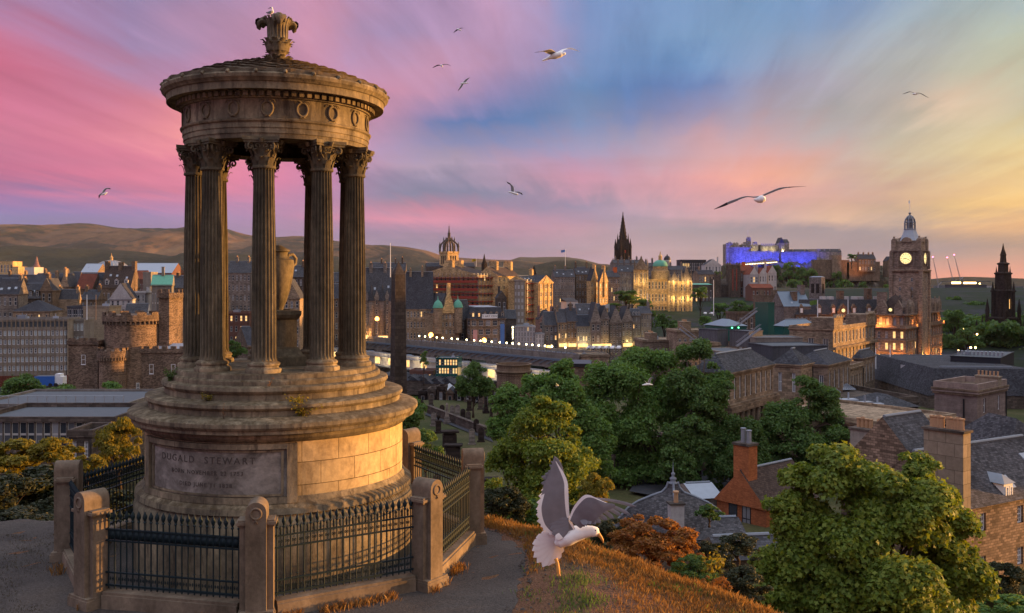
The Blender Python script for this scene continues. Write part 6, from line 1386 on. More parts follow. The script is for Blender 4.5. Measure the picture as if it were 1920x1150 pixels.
('white_house','white gabled house on the castle approach',1318,1322,1352,497,520,980,4,14,'gy',6,'render_white',SL,(5,3),(0,0),((.9,.5,2),)),
('tenement','tan tenement below the white gabled house',1306,1310,1340,515,545,800,10,14,'gx',4,'stone_tan',SL,(6,3),(0,0),((.2,.5,2),)),
('gallery_roof','low green roofed hall behind the round tree right of the bank',1290,1296,1336,534,560,700,4,14,'lean',1,'stone_dark','copper',(6,1),(0,0),()),
('brown_hall','red brown roofed house left of the white and red timbered houses',1384,1388,1412,508,560,760,8,14,'gx',5,'brick_brown','tile_red',(4,3),(0,0),((.5,.5,2,2,3,0,'orange_paint'),)),
('timbered_house','white house with red roof and pointed gable, left of three',1402,1406,1422,515,550,745,12,12,'gy',6,'render_white','tile_red',(3,3),(0,0),((.9,.5,1),)),
('timbered_house','white house with red roof and pointed gable, middle of three',1420,1424,1438,514,548,748,12,12,'gy',5,'render_white','tile_red',(3,3),(0,0),((.1,.5,2),)),
('timbered_house','white house with red roof and pointed gable, right of three',1436,1440,1456,512,548,752,12,12,'gy',6,'render_white','tile_red',(3,3),(0,0),((.1,.5,2),)),
('stone_house','brown stone house below the timbered houses',1406,1410,1450,540,570,700,10,12,'gx',3,'brick_brown','tile_red',(6,2),(0,0),()),
('domed_hall','dark stone dome ended hall left of the glass stair tower',1378,1384,1425,588,640,420,10,14,'flat',0,'stone_brown',SL,(4,2),(0,0),()),
('market_block','dark stone block with paired chimneys behind the glass stair tower',1430,1434,1475,556,600,470,6,16,'flat',0,'stone_brown',SL,(0,0),(0,0),((.1,.5,3,2,4,0),(.7,.5,3,2,4,0))),
('slate_hall','blue grey roofed hall with small gable left of the white belfry tower',1466,1470,1520,575,610,440,6,16,'gx',7,'stone_grey','roof_blue',(0,0),(0,0),((.9,.5,3,2.2,4,0),)),
]
ELIT={'church':0,'grandstand':.5}
for i,r in enumerate(rows):
    nm,lb,pL,pC,pR,yt,yb,D,rot,dl,rf,rh,wl,rm,fr_,sd_,ch=r
    cat={'tenement':'building','gabled_house':'house','crowstep_gable':'house','grandstand':'stand'}.get(nm,nm.replace('_',' ') if nm in('church','hotel') else 'building')
    t,w,d,h=house(nm,lb,cat,pL,pC,pR,yt,yb+25,D,rot,dl=dl,roof=rf,rh=rh,wall=wl,rmat=rm,fr=fr_,sd=sd_ if dl is None else (0,0),chim=ch,lit=.42 if 'lit windows' in lb or 'lit band' in lb or 'lit stair' in lb else (.05 if i>40 else .01),strings=D<460,parapet=.5,
       dorm={'tan tenement with tall':0}.get(lb,3 if ('white dormers' in lb or 'attic dormers' in lb) else 2 if 'pair of cream' in lb else 0),dmat='render_white' if 'white' in lb else None)
# turrets on the hotel
def cone(t,x,y,r,z0,z1,z2,mat='stone_grey',rm='slate',n=12):
    o=sub(t,'turret',mat,lambda m:m.lathe([(r*.3,z0-r*1.5),(r,z0),(r,z1),(r+.15,z1+.1)],n,c=(x,y,0)),smooth=True,auto=40)
    sub(t,'turret_roof',rm,lambda m:m.lathe([(r+.3,z1),(r*.5,z1+(z2-z1)*.55),(.0,z2)],n,c=(x,y,0)),o,smooth=True,auto=40)
t=[o for o in bpy.data.objects if o.name=='hotel'][0]
for x,y in ((.5,0),(14.5,0),(5,0),(10,0)): cone(t,x,y,1.5,14,30,38)
for x in (2.7,7.5,12.3): sub(t,'gable','stone_grey',lambda m:m.gable(x-1.6,x+1.6,-.3,5,30,5,'y',0,.1))
# green domed gable front
t,w,d,h=house('domed_gable_front','sunlit stone front with stepped central gable between two small green domes','building',806,812,862,588,660,415,36,dl=10,roof='none',wall='stone_tan',fr=(7,5),wf=.5,strings=True)
sub(t,'roof','slate',lambda m:m.gable(2,w-2,.5,12,h,9,'y',0,.1))
sub(t,'gable','stone_gold',lambda m:(m.add([(x,yy,z) for yy in (-.3,.5) for x,z in ((w*.34,h),(w*.86,h),(w*.86,h+2.5),(w*.76,h+3),(w*.7,h+6),(w*.64,h+8),(w*.64,h+13.5),(w*.52,h+13.5),(w*.52,h+8),(w*.46,h+6),(w*.42,h+3),(w*.34,h+2.5))],[tuple(range(12))[::-1],tuple(range(12,24))]+[(i,(i+1)%12,12+(i+1)%12,12+i) for i in range(12)])))
for x in (w*.18,w*.93):
    o=sub(t,'turret','stone_tan',lambda m:m.lathe([(2.1,h-9),(2.1,h+2.2),(2.35,h+2.4)],16,c=(x,0,0)),smooth=True,auto=40); sub(t,'green_dome','copper',lambda m:m.lathe([(2.4,h+2.4),(2.2,h+3.4),(1.6,h+4.8),(.8,h+5.6),(.2,h+6.1),(.1,h+7.6),(0,h+7.8)],16,c=(x,0,0)),o,smooth=True)
# art centre
t,w,d,h=house('art_centre','stone art centre with arched windows, dormered roof and white name board','building',862,882,948,598,665,418,14,roof='mansard',rh=5,wall='stone_tan',fr=(5,4),sd=(3,4),wf=.62,hf=.62,sep=True,style='cross',lit=.08,dorm=6,dmat='stone_tan')
sub(t,'name_board','white_paint',lambda m:m.box(w*.32,w*.76,-.6,-.35,h+.1,h+2.0)); me=textmesh('CITY ART CENTRE',1.25,space=1.05,thick=.01)
me.materials.clear(); me.materials.append(M['black_iron']); o=obj('lettering',me,t,(w*.54,-.62,h+1.05)); o.rotation_euler=(PI/2,0,0)
sub(t,'banner','banner_pink',lambda m:m.box(w*.07,w*.19,-.5,-.35,2.5,h-5)); sub(t,'banner','banner_blue',lambda m:m.box(w*.84,w*.96,-.5,-.35,1,h-2.5))
sub(t,'roof_top','pale_roof',lambda m:m.box(3,w-3,3,d-3,h+5,h+5.3))
# white hotel with fins
t,w,d,h=house('white_hotel','white stepped hotel with tall slit windows and an illuminated vertical name sign','building',958,965,1004,613,670,428,6,dl=14,roof='flat',wall='render_white',fr=(7,6),wf=.3,hf=.78,lit=.02,strings=False,parapet=.3)
t2,w2,d2,h2=house('white_hotel_wing','lower right wing of the white slit windowed hotel','building',1003,1004,1021,627,670,428,6,dl=12,roof='flat',wall='render_white',fr=(3,5),wf=.3,hf=.75,lit=0,strings=False,parapet=.3)
sub(t,'sign_panel','cladding_grey',lambda m:m.box(-1.7,-.1,-.3,-.05,2,h+1))
for i,ch_ in enumerate('MARKET STREET'):
    if ch_==' ': continue
    me=textmesh(ch_,1.15,thick=.02); me.materials.clear(); me.materials.append(M['lamp_white']); o=obj('letter',me,t,(-.9,-.35,h-.3-i*1.02)); o.rotation_euler=(PI/2,0,0)
# scaffolding block
def scaf(t,w,d,h,rows_,nx,face='f',mat='scaffold_red'):
    def T(u_,z): return (u_,-1.2,z) if face=='f' else (-1.2,u_,z)
    L_=w if face=='f' else d
    sub(t,'scaffold_pole','steel',lambda m:[m.bar(T(L_*i/nx,0),T(L_*i/nx,h+1),.14) for i in range(nx+1)])
    for j in range(rows_):
        z=h*(j+.6)/rows_
        sub(t,'scaffold_deck',mat,lambda m:m.box(-.1,L_+.1,-1.5,-.05,z,z+.35) if face=='f' else m.box(-1.5,-.05,-.1,L_+.1,z,z+.35))
        sub(t,'guard_rail','timber',lambda m:m.bar(T(0,z+1.2),T(L_,z+1.2),.18))
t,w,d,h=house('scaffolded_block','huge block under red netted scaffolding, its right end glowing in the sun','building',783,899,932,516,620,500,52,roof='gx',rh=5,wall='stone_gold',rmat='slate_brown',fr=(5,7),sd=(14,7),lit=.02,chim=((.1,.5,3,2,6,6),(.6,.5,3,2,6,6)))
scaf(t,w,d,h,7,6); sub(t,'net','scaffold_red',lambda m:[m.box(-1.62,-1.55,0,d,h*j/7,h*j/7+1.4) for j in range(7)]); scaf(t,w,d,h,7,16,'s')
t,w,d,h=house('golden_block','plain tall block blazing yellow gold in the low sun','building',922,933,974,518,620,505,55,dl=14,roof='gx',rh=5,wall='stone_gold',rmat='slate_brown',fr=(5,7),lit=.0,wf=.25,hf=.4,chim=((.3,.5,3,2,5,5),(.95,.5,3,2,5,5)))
t=thing('round_corner_block','rounded grey pink corner block between the golden block and the red scaffolding','building',(X(976,500),503,ZB)); zt=Z(528,498)-ZB
sub(t,'wall','render_grey',lambda m:m.lathe([(3.3,0),(3.3,zt),(3.5,zt+.2),(3.5,zt+1)],24),smooth=True,auto=30)
for j in range(7):
    for i in range(4):
        a=-.9+i*.6; o=sub(t,'window','sash',lambda m:m.obox((3.3*math.sin(a),-3.3*math.cos(a),zt-3-3.6*j),(.55*math.cos(a),.55*math.sin(a),0),(.04*math.sin(a),-.04*math.cos(a),0),(0,0,1)))
t,w,d,h=house('scaffolded_house','narrow house wrapped in orange red scaffolding left of the ornate golden gable','building',978,986,1011,527,620,500,52,dl=12,roof='gx',rh=3,wall='stone_gold',fr=(3,7),lit=0); scaf(t,w,d,h,7,4)
t,w,d,h=house('ornate_gable_block','ornate golden baroque gable front blazing in the sun','building',1000,1010,1037,530,620,502,55,dl=12,roof='gy',rh=4,wall='stone_gold',fr=(3,6),wf=.4,lit=0,chim=((.5,.8,3,1.5,2),))
sub(t,'gable_crest','stone_gold',lambda m:(m.gable(w*.25,w*.75,-.5,.3,h-.5,4,'y',0,.1),[m.box(w*q,w*q+.5,-.4,0,h*.45,h-.5) for q in (.05,.35,.62,.9)]))
# cone roofed tower
t=thing('cone_tower','little round tower with steep conical roof above the tenement row','tower',(X(1037,470),470,Z(620,470))); sub(t,'wall','stone_pink',lambda m:m.lathe([(2,-8),(2,Z(602,470)-Z(620,470))],16),smooth=True,auto=30); sub(t,'roof','slate_brown',lambda m:m.lathe([(2.5,Z(603,470)-Z(620,470)),(0,Z(574,470)-Z(620,470))],16),smooth=True,auto=30)

# lit shopfronts along the street
for o in [o for o in bpy.data.objects if o.get('label') and o.parent is None]:
    lb=o['label']
    for key,e,c in (('glowing ground floor',500,(1,.7,.3)),('bright shop below',900,(1,.8,.45)),('lantern bay',500,(1,.65,.2)),('yellow shopfront',700,(1,.75,.25)),('yellow glow at street',600,(1,.75,.3)),('middle of the tenement row',350,(1,.6,.25)),('third in the row',350,(1,.6,.25)),('turreted hotel',900,(1,.45,.12)),('newspaper',0,None)):
        if key in lb and c:
            x,y,z_=o.location; zl=-29.5 if 'hotel' not in lb else -26; fw=5
            sub(o,'shopfront','pane_lit',lambda m:m.box(.6,fw,-.25,-.02,zl-z_-1.4,zl-z_+.2))
            l=bpy.data.lights.new('shop_lamp','POINT'); l.energy=e*.45; l.color=c; l.shadow_soft_size=.4; q=bpy.data.objects.new('shop_lamp',l); COL.objects.link(q); q.location=(x+fw/2+1,y-2.2,zl+1)
# ---------------- landmarks
def A4(rx,ry,z): return [(i*rx,j*ry,z) for i,j in ((-1,-1),(1,-1),(1,1),(-1,1))]
def frus(m,x,y,rings,mi=0):
    """square rings (rx,ry,z)"""
    for (a,b_,z0),(c,d_,z1) in zip(rings,rings[1:]):
        m.add([(x+p[0],y+p[1],p[2]) for p in A4(a,b_,z0)+A4(max(c,.01),max(d_,.01),z1)],[(0,1,5,4),(1,2,6,5),(2,3,7,6),(3,0,4,7),(4,5,6,7)],mi)
def spirelet(m,x,y,r,z0,z1,z2,n=8):
    m.lathe([(r,z0),(r,z1),(r*1.35,z1+.1*r),(r*1.2,z1+.5*r),(r*.15,z2-.3*r),(r*.3,z2-.15*r),(0,z2)],n,c=(x,y,0))
def spot(loc,target,energy,col,size=60,blend=.6,rad=.5):
    l=bpy.data.lights.new('floodlight','SPOT'); l.energy=energy; l.color=col; l.spot_size=R(size); l.spot_blend=blend; l.shadow_soft_size=rad
    o=bpy.data.objects.new('floodlight',l); COL.objects.link(o); o.location=loc; o.rotation_euler=(Vector(target)-Vector(loc)).to_track_quat('-Z','Y').to_euler(); return o
# crown steeple
D=720; t=thing('crown_steeple','stone crown steeple with openwork arches and central pinnacle on the skyline','steeple',(X(842,D),D,-20),R(40)); z=lambda py:Z(py,D)+20
sub(t,'tower','stone_gold',lambda m:frus(m,0,0,[(5.3,5.3,0),(5.3,5.3,z(476)),(5.7,5.7,z(475)),(5.7,5.7,z(472))]))
for a in range(4):
    for q in (-2.2,0,2.2):
        o=sub(t,'louvre_opening','stone_soot',lambda m:(m.box(q-.6,q+.6,-5.36,-5.2,z(495),z(480)))); o.rotation_euler=(0,0,a*PI/2)
def crownf(m):
    zt=z(472)
    for k in range(8):
        a=PI/4*k+ (0); r=5.2*(1.38 if k%2 else 1.0); x,y=r*math.cos(a),r*math.sin(a)
        m.tube([(x*q,y*q,zt+hh) for q,hh in ((1,0),(.97,3.0),(.85,5.6),(.62,7.6),(.34,8.8),(.12,9.3))],[.75,.7,.62,.6,.6,.8],6)
        spirelet(m,x,y,.75,zt-1,zt+3.6,zt+7.5,6)
        x2,y2=x*.58,y*.58; spirelet(m,x2,y2,.4,zt+6.5,zt+9.0,zt+11.6,6)
    frus(m,0,0,[(1.5,1.5,zt+8.3),(1.5,1.5,zt+10.5)]); m.lathe([(1.2,zt+10.4),(1.0,zt+14),(1.3,zt+14.3),(.7,zt+14.6),(.25,zt+19),(.45,zt+19.3),(.1,zt+19.8),(0,zt+22.5)],8)
sub(t,'crown','stone_dark',crownf)
t,w,d,h=house('church_nave','long dark church roof under the crown steeple','church',790,800,890,500,540,715,8,dl=20,roof='gx',rh=3,wall='stone_dark')
# black gothic spire
D=940; t=thing('gothic_spire','tall black gothic church spire with corner pinnacles on the skyline','spire',(X(1168,D),D,-10),R(20)); z=lambda py:Z(py,D)+10
def hub(m):
    frus(m,0,0,[(6.2,6.2,0),(6.0,6.0,z(478)),(5.6,5.6,z(470)),(4.6,4.6,z(452)),(4.4,4.4,z(450))])
    for i,j in ((-1,-1),(1,-1),(1,1),(-1,1)):
        spirelet(m,i*5.6,j*5.6,1.25,0,z(465),z(448),8); spirelet(m,i*3.9,j*3.9,.8,z(470),z(452),z(438),8); spirelet(m,i*6.3,j*2.0,.7,0,z(475),z(462),6); spirelet(m,i*2.0,j*6.3,.7,0,z(475),z(462),6)
    m.lathe([(4.4,z(452)),(3.6,z(440)),(2.4,z(425)),(1.3,z(412)),(.6,z(404)),(.35,z(401)),(.6,z(400)),(.0,z(397))],8)
    for k in range(8):
        for q in range(7): f=q/7; r=4.2*(1-f)*.97+.3; a=PI/4*k; zz=z(450)+(z(404)-z(450))*f; m.obox((r*math.cos(a),r*math.sin(a),zz),(.35,0,0),(0,.35,0),(0,0,.5))
sub(t,'spire','stone_soot',hub)
sub(t,'belfry_opening','scaffold_red',lambda m:m.obox((-.3,-5.75,z(478)),(.7,0,0),(0,.1,0),(0,0,4.5)))
sub(t,'flanking_pinnacle','stone_soot',lambda m:spirelet(m,-11,0,.8,0,z(490),z(484),6))
# bank with green dome
D=640; t=thing('domed_bank','ornate floodlit stone bank with green copper dome and golden lantern','building',(X(1186,D),D,-50),R(0)); z=lambda py:Z(py,D)+50
W_=X(1298,D)-X(1186,D)
def wing(nm,x0,x1,y0,dp,zt,cols,rows,wf=.42,hf=.6,mat='stone_gold'):
    m=MB(); rg=random.Random(int(x0)+5); out=[]
    wallface(m,lambda u_,zz,q:(x0+u_,y0+q,zz),x1-x0,zt,cols,rows,wf,hf,False,rg,.06,out,.4); m.quad([(x1,y0,0),(x1,y0+dp,0),(x1,y0+dp,zt),(x1,y0,zt)]); m.quad([(x0,y0+dp,0),(x0,y0,0),(x0,y0,zt),(x0,y0+dp,zt)]); m.quad([(x0,y0,zt),(x1,y0,zt),(x1,y0+dp,zt),(x0,y0+dp,zt)],3)
    for j in range(1,rows+1): m.box(x0-.3,x1+.3,y0-.35,y0-.01,zt*j/rows-.5,zt*j/rows)
    m.build(nm,[mat,'sash','sash_lit','flat_roof'],t)
q=lambda px:X(px,D)-X(1186,D)
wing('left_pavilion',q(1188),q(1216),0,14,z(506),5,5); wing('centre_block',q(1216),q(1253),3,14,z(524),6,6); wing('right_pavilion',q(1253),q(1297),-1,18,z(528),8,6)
def pil(m):
    for px in (1254,1262,1271,1280,1289,1296): m.box(q(px)-.5,q(px)+.5,-1.7,-1.0,0,z(528)+.6)
    for px in (1189,1197,1206,1214): m.box(q(px)-.4,q(px)+.4,-.6,0,0,z(506))
sub(t,'pilaster','stone_gold',pil)
for a_,b_,py,hh in ((1190,1214,506,6),(1256,1272,528,5),(1278,1296,528,7)): 
    sub(t,'attic_gable','stone_tan',lambda m:(m.box(q(a_),q(b_),-1,1,z(py),z(py)+hh*.45),m.gable(q(a_)+1,q(b_)-1,-1,1,z(py)+hh*.45,hh,'y',0,.1),[spirelet(m,q(p),0,.6,z(py),z(py)+hh*.5,z(py)+hh*1.2,6) for p in (a_,(a_+b_)/2,b_)]))
for px in (1283,1292): cone(t,q(px),2,1.6,z(528),z(512),z(500),'stone_tan','slate')
dm=sub(t,'drum','stone_gold',lambda m:m.lathe([(6.2,z(524)),(6.2,z(508)),(5.2,z(507)),(5.0,z(500)),(5.6,z(499.5))],24,c=(q(1241),7,0)),smooth=True,auto=30)
dd=sub(t,'green_dome','copper',lambda m:m.lathe([(5.3,z(500)),(5.1,z(496)),(4.3,z(491.5)),(2.8,z(488.5)),(1.2,z(487.5))],24,c=(q(1241),7,0)),dm,smooth=True)
sub(t,'lantern','stone_gold',lambda m:m.lathe([(1.3,z(488)),(1.2,z(481)),(1.6,z(480.6)),(1.0,z(478.5)),(.3,z(475)),(.4,z(474)),(0,z(470))],10,c=(q(1241),7,0)),dm,smooth=True,auto=30)
for px,e in ((1196,1),(1208,1),(1226,.8),(1246,.8),(1262,1.3),(1276,1.3),(1290,1.3)):
    for py in (560,528):
        l=bpy.data.lights.new('facade_lamp','POINT'); l.energy=330*e; l.color=(1,.72,.32); l.shadow_soft_size=.4; o=bpy.data.objects.new('facade_lamp',l); COL.objects.link(o); o.location=(X(px,D),D-3.2,Z(py,D))
# observatory turret behind
D=960; t=thing('observatory_turret','white round turret with small black dome behind the green domed bank','turret',(X(1251,D),D,-10)); z=lambda py:Z(py,D)+10
sub(t,'wall','render_white',lambda m:m.lathe([(4,0),(3.6,z(490)),(3.9,z(489)),(3.5,z(488))],16),smooth=True,auto=30); sub(t,'dome','dark_metal',lambda m:m.lathe([(3.6,z(488)),(3.3,z(484)),(2.2,z(481)),(.8,z(479.6)),(.5,z(478)),(0,z(476))],16),smooth=True)
# twin gothic towers
D=760; t=thing('gothic_college','dark gothic twin towers lit orange from below, under the castle','college',(X(1372,D),D,-50)); z=lambda py:Z(py,D)+50
q=lambda px:X(px,D)-X(1372,D)
def tw(m,px,r,zt):
    x=q(px); frus(m,x,0,[(r,r,0),(r,r,z(zt+6)),(r*1.1,r*1.1,z(zt+5)),(r*1.1,r*1.1,z(zt+3))])
    for i,j in ((-1,-1),(1,-1),(1,1),(-1,1)): spirelet(m,x+i*r,j*r,r*.28,0,z(zt+5),z(zt-3),8)
sub(t,'tower','stone_dark',lambda m:tw(m,1375,3.9,494)); sub(t,'tower','stone_dark',lambda m:tw(m,1345,2.0,512)); sub(t,'tower','stone_dark',lambda m:tw(m,1336,1.6,520))
sub(t,'hall','stone_dark',lambda m:(m.box(q(1350),q(1366),0,14,0,z(535)),m.gable(q(1350),q(1366),0,14,z(535),5,'x',0,.1),m.box(q(1384),q(1400),2,14,0,z(545)),[m.box(q(p),q(p)+.6,-.7,0,0,z(540)) for p in (1350,1354,1358,1362)]))
for px in (1368,1382): spot((X(px,D),D-7.5,Z(566,D)),(X(px,D),D-3,Z(505,D)),26000,(1,.3,.08),34)
spot((X(1345,D),D-6,Z(566,D)),(X(1345,D),D-1,Z(515,D)),9000,(1,.55,.2),40)
for px in (1372,1379): sub(t,'painted_lit_lancet','scaffold_red',lambda m:m.box(q(px)-.35,q(px)+.35,-4.05,-3.88,z(545),z(505)))  # red light in the lancets is put into their colour
# castle on its rock
D=1190; t=thing('hill_castle','long battlemented hill castle with walls floodlit vivid blue','castle',(X(1364,D),D,-40)); z=lambda py:Z(py,D)+40
q=lambda px:X(px,D)-X(1364,D)
def batt(m,x0,x1,y0,y1,z0,zt,n=None):
    m.box(x0,x1,y0,y1,z0,zt-1.2); n=n or max(2,int((x1-x0)/3))
    for i in range(n): m.box(x0+(x1-x0)*i/n,x0+(x1-x0)*(i+.6)/n,y0,y0+.8,zt-1.2,zt)
sub(t,'rounded_battery','castle_stone' if 'castle_stone' in M else stone('castle_stone',(.3,.27,.25),1.6,.7,stain=.4) and 'castle_stone',lambda m:m.lathe([(19,z(520)),(17.5,z(466)),(17.8,z(465)),(17.8,z(463.5)),(0,z(463.5))],36,c=(q(1390),19,0)),smooth=True,auto=30)
sub(t,'left_wall','castle_stone',lambda m:(batt(m,q(1364),q(1378),8,26,z(515),z(455.5)),batt(m,q(1369),q(1375),9,18,z(470),z(453)),batt(m,q(1380),q(1390),14,26,z(470),z(454)),m.box(q(1378),q(1392),10,26,z(515),z(462))))
sub(t,'long_wall','castle_stone',lambda m:(batt(m,q(1392),q(1462),2,10,z(512),z(471),26),[m.box(q(p),q(p)+.9,.9,2,z(505),z(474)) for p in range(1394,1460,5)]))
sub(t,'right_wall','castle_stone',lambda m:(batt(m,q(1463),q(1530),-4,8,z(512),z(472),24)))
sub(t,'clock_tower','castle_stone',lambda m:(batt(m,q(1408),q(1415.5),20,26,z(470),z(444),3),m.box(q(1409),q(1414.5),21,25,z(444),z(443))))
sub(t,'palace','castle_stone',lambda m:(batt(m,q(1396),q(1428),16,30,z(475),z(456),8),batt(m,q(1432),q(1466),14,30,z(475),z(456.5),9),m.box(q(1402),q(1407),17,24,z(456),z(453)),m.box(q(1420),q(1426),17,24,z(456),z(453))))
sub(t,'great_hall','castle_stone',lambda m:(m.box(q(1465),q(1484),10,28,z(475),z(455)),))
sub(t,'hall_roof','slate',lambda m:(m.gable(q(1466),q(1474),10,28,z(455),7,'y',0,.2),m.gable(q(1474),q(1484),10,28,z(455),5,'x',0,.2)))
sub(t,'barracks','castle_stone',lambda m:(m.box(q(1484),q(1526),16,28,z(480),z(471)),m.box(q(1523),q(1540),8,26,z(500),z(467)),m.box(q(1540),q(1584),12,24,z(500),z(472)),[m.box(q(p),q(p)+1.6,14,17,z(472),z(467)) for p in (1492,1515,1543,1552,1562,1580)]))
sub(t,'barracks_roof','slate',lambda m:(m.gable(q(1484),q(1523),16,28,z(471),3,'x',0,.2),m.gable(q(1540),q(1584),12,24,z(472),4,'x',0,.2)))
for px,py in ((1400,462),(1406,462),(1413,462),(1420,462),(1438,463),(1444,463),(1452,463),(1470,463),(1474,463)): sub(t,'window','sash_lit',lambda m:m.box(q(px)-.6,q(px)+.6,(15.9 if px<1430 else 13.9) if px<1466 else 9.9,15.99 if px<1430 else 13.99,z(py)-1.5,z(py)+1))
sub(t,'stand_lights','lamp_white',lambda m:[m.box(q(p),q(p)+.7,-12,-11.3,z(497-(p-1390)*.07),z(497-(p-1390)*.07)+.6) for p in range(1388,1452,3)])
sub(t,'stand','timber',lambda m:m.add([(q(1386),-16,z(500)),(q(1452),-16,z(494)),(q(1452),0,z(488)),(q(1386),0,z(494))],[(0,1,2,3)]))
sub(t,'flagpole','steel',lambda m:m.tube([(q(1411),23,z(444)),(q(1411),23,z(430))],.28,6))
ob_=so.location
for px in (1370,1386,1400,1414,1428,1442,1456,1472,1488,1504,1520):
    spot((X(px,D),D-26,Z(500,D)),(X(px+2,D),D+6,Z(480,D)),32000,(.02,.05,1),75,.8,1)
for px in (1405,1418,1440,1455,1472): spot((X(px,D),D+9,Z(472,D)),(X(px,D),D+22,Z(456,D)),2600,(1,.85,.45),100)
# castle rock
def rock(name,label,pts,D0,dep,seed,mat):
    """pts: skyline (px,py) left to right; a craggy mass with depth"""
    rg=np.random.default_rng(seed); n=90; m_=26; xs_=np.linspace(pts[0][0],pts[-1][0],n); ys_=np.interp(xs_,[p[0] for p in pts],[p[1] for p in pts])
    v=[];base=-48
    for j in range(m_+1):
        f_=j/m_
        for i in range(n):
            e=min(1,min(i,n-1-i)/6); top_=Z(ys_[i],D0); zz=base+(top_-base)*((1-(1-min(f_/.6,1))**1.6) if f_<.6 else 1-((f_-.6)/.4)**2*.9)
            y=D0-dep*.55+dep*f_*1.1; zz=base+(zz-base)*(e*.7+.3); amp=(top_-base)*.045*math.sin(PI*min(f_/.6,1))
            v.append((X(xs_[i],D0)+rg.normal()*.8,y+rg.normal()*dep*.02,zz+rg.normal()*amp))
    f=[(j*n+i,j*n+i+1,(j+1)*n+i+1,(j+1)*n+i) for j in range(m_) for i in range(n-1)]
    me=bpy.data.meshes.new(name); me.from_pydata(v,[],f); me.materials.append(M[mat]); return tag(obj(name,me),label,'rock',kind='structure')
b=NB('crag'); ob=b.coord(); n1=b.noise(b.scaled(ob,(1,1,.35)),.12,6,.7); c=b.ramp(n1,[(.35,(.035,.045,.02)),(.5,(.09,.075,.05)),(.7,(.16,.13,.10))]); b.bsdf(c,.95,.1,b.bump(n1,1,1.5)); M['crag']=b.m
rock('castle_rock','craggy castle rock falling away to the right behind the clock tower',[(1330,520),(1365,495),(1400,492),(1460,488),(1530,486),(1590,489),(1640,492),(1672,500),(1700,520),(1760,560),(1785,600),(1800,640)],1185,150,3,'crag')
D=1150
for a,b_,py,dm_,lb,mt in ((1526,1592,489,6,'lower brown curtain wall right of the blue castle walls','stone_brown'),(1588,1650,492,6,'long lower castle wall with an orange lit stretch','stone_brown'),(1560,1578,480,8,'rounded bastion on the castle rock','stone_tan')):
    house('castle_wall',lb,'wall',a-2,a,b_,py,py+35,D-dm_,0,dl=10,roof='flat',wall=mt,strings=False,parapet=.8)
t,w,d,h=house('barrack_house','gabled barrack range with chimneys on the castle rock right of the round tree','building',1606,1610,1642,486,510,1140,4,dl=12,roof='gx',rh=6,wall='stone_brown',fr=(6,2),chim=((.1,.5,2),(.4,.5,2),(.7,.5,2),(.95,.5,2)))
house('castle_tower','dark pointed castle tower at the far end of the rock','building',1660,1664,1676,490,520,1140,4,dl=12,roof='gy',rh=6,wall='stone_brown')
spot((X(1600,1140),1118,Z(508,1140)),(X(1604,1140),1140,Z(494,1140)),12000,(1,.35,.1),90)
# castle hill and garden trees
rg=random.Random(31); k=0
def woods(boxes,nm,lab,grp,D0,matl,n=1700,ls=.085):
    global k
    for (px,yt,yb,wd,dd_,lb) in boxes:
        k+=1; tree(nm,lb,px,yt,yb,D0+dd_,wd,matl[k%len(matl)],n,ls,40+k%4,16,group=grp,rz=k*1.3)
woods([(1455,492,535,30,0,'tree just under the left half of the blue castle wall'),(1478,488,540,36,5,'bushy tree under the notch between the two blue castle walls'),(1500,497,545,34,0,'tree under the right blue castle wall'),(1520,500,550,34,-10,'dark tree below the right end of the blue castle wall'),
 (1545,496,550,32,0,'tree left of the belfry tower on the castle slope'),(1570,505,560,34,-10,'tree behind the white belfry tower'),(1440,510,545,26,-20,'tree between the timbered houses and the castle slope'),(1490,520,570,44,-60,'large tree low on the castle slope above the slate hall'),
 (1530,520,570,40,-60,'large tree low on the slope left of the belfry tower'),(1585,520,572,40,-60,'tree low on the slope right of the belfry tower'),(1615,525,570,30,-60,'small tree at the foot of the castle rock'),(1597,475,492,22,-30,'round tree standing alone on top of the castle rock'),
 (1345,505,540,26,-200,'tree left of the gothic towers'),(1665,530,575,30,-80,'dark tree left of the clock tower base')],'slope_tree','', 'trees on the castle slope',1150,['leaf_green','leaf_dark'])
woods([(1176,541,580,72,0,'broad dark tree above the tenement row, left of the bank'),(1206,558,590,40,-8,'smaller tree between the broad tree and the bank'),(1150,566,590,40,8,'low dark tree at the left of the bank gardens'),(1216,575,640,46,-60,'dark tree right of the tall pale tenement'),(1245,585,625,50,-50,'tree in front of the bank entrance')],'garden_tree','','trees in front of the bank',560,['leaf_dark'],2200,.075)
woods([(1313,535,575,40,0,'round tree just right of the floodlit bank'),(1350,565,600,46,-60,'dark tree below the gothic towers'),(1385,560,600,46,-80,'dark tree right of the gothic towers'),(1325,590,620,40,-120,'low tree behind the tan stone house'),(1410,568,600,36,-90,'small tree left of the domed hall')],'garden_tree','','trees on the mound',600,['leaf_dark','leaf_green'],2200,.075)
woods([(1790,575,640,60,0,'dark park tree just right of the clock tower hotel'),(1812,610,670,70,-40,'dark park tree below the lit fountain lamps'),(1775,620,680,50,-30,'park tree beside the hotel corner'),(1850,585,640,60,60,'park tree left of the gothic monument'),(1830,560,610,60,160,'far park tree below the long lit building'),(1790,552,600,50,200,'far park tree behind the crane bases'),(1905,600,660,60,40,'park tree right of the gothic monument'),(1860,640,690,70,-20,'low park tree at the foot of the gothic monument'),(1770,585,640,40,120,'park tree on the slope under the castle rock'),(1880,560,600,50,200,'distant park tree behind the gothic monument'),(1720,660,700,40,-60,'street tree hidden beside the hotel')],'park_tree','','dark park trees at the right',520,['leaf_dark'],2200,.08)
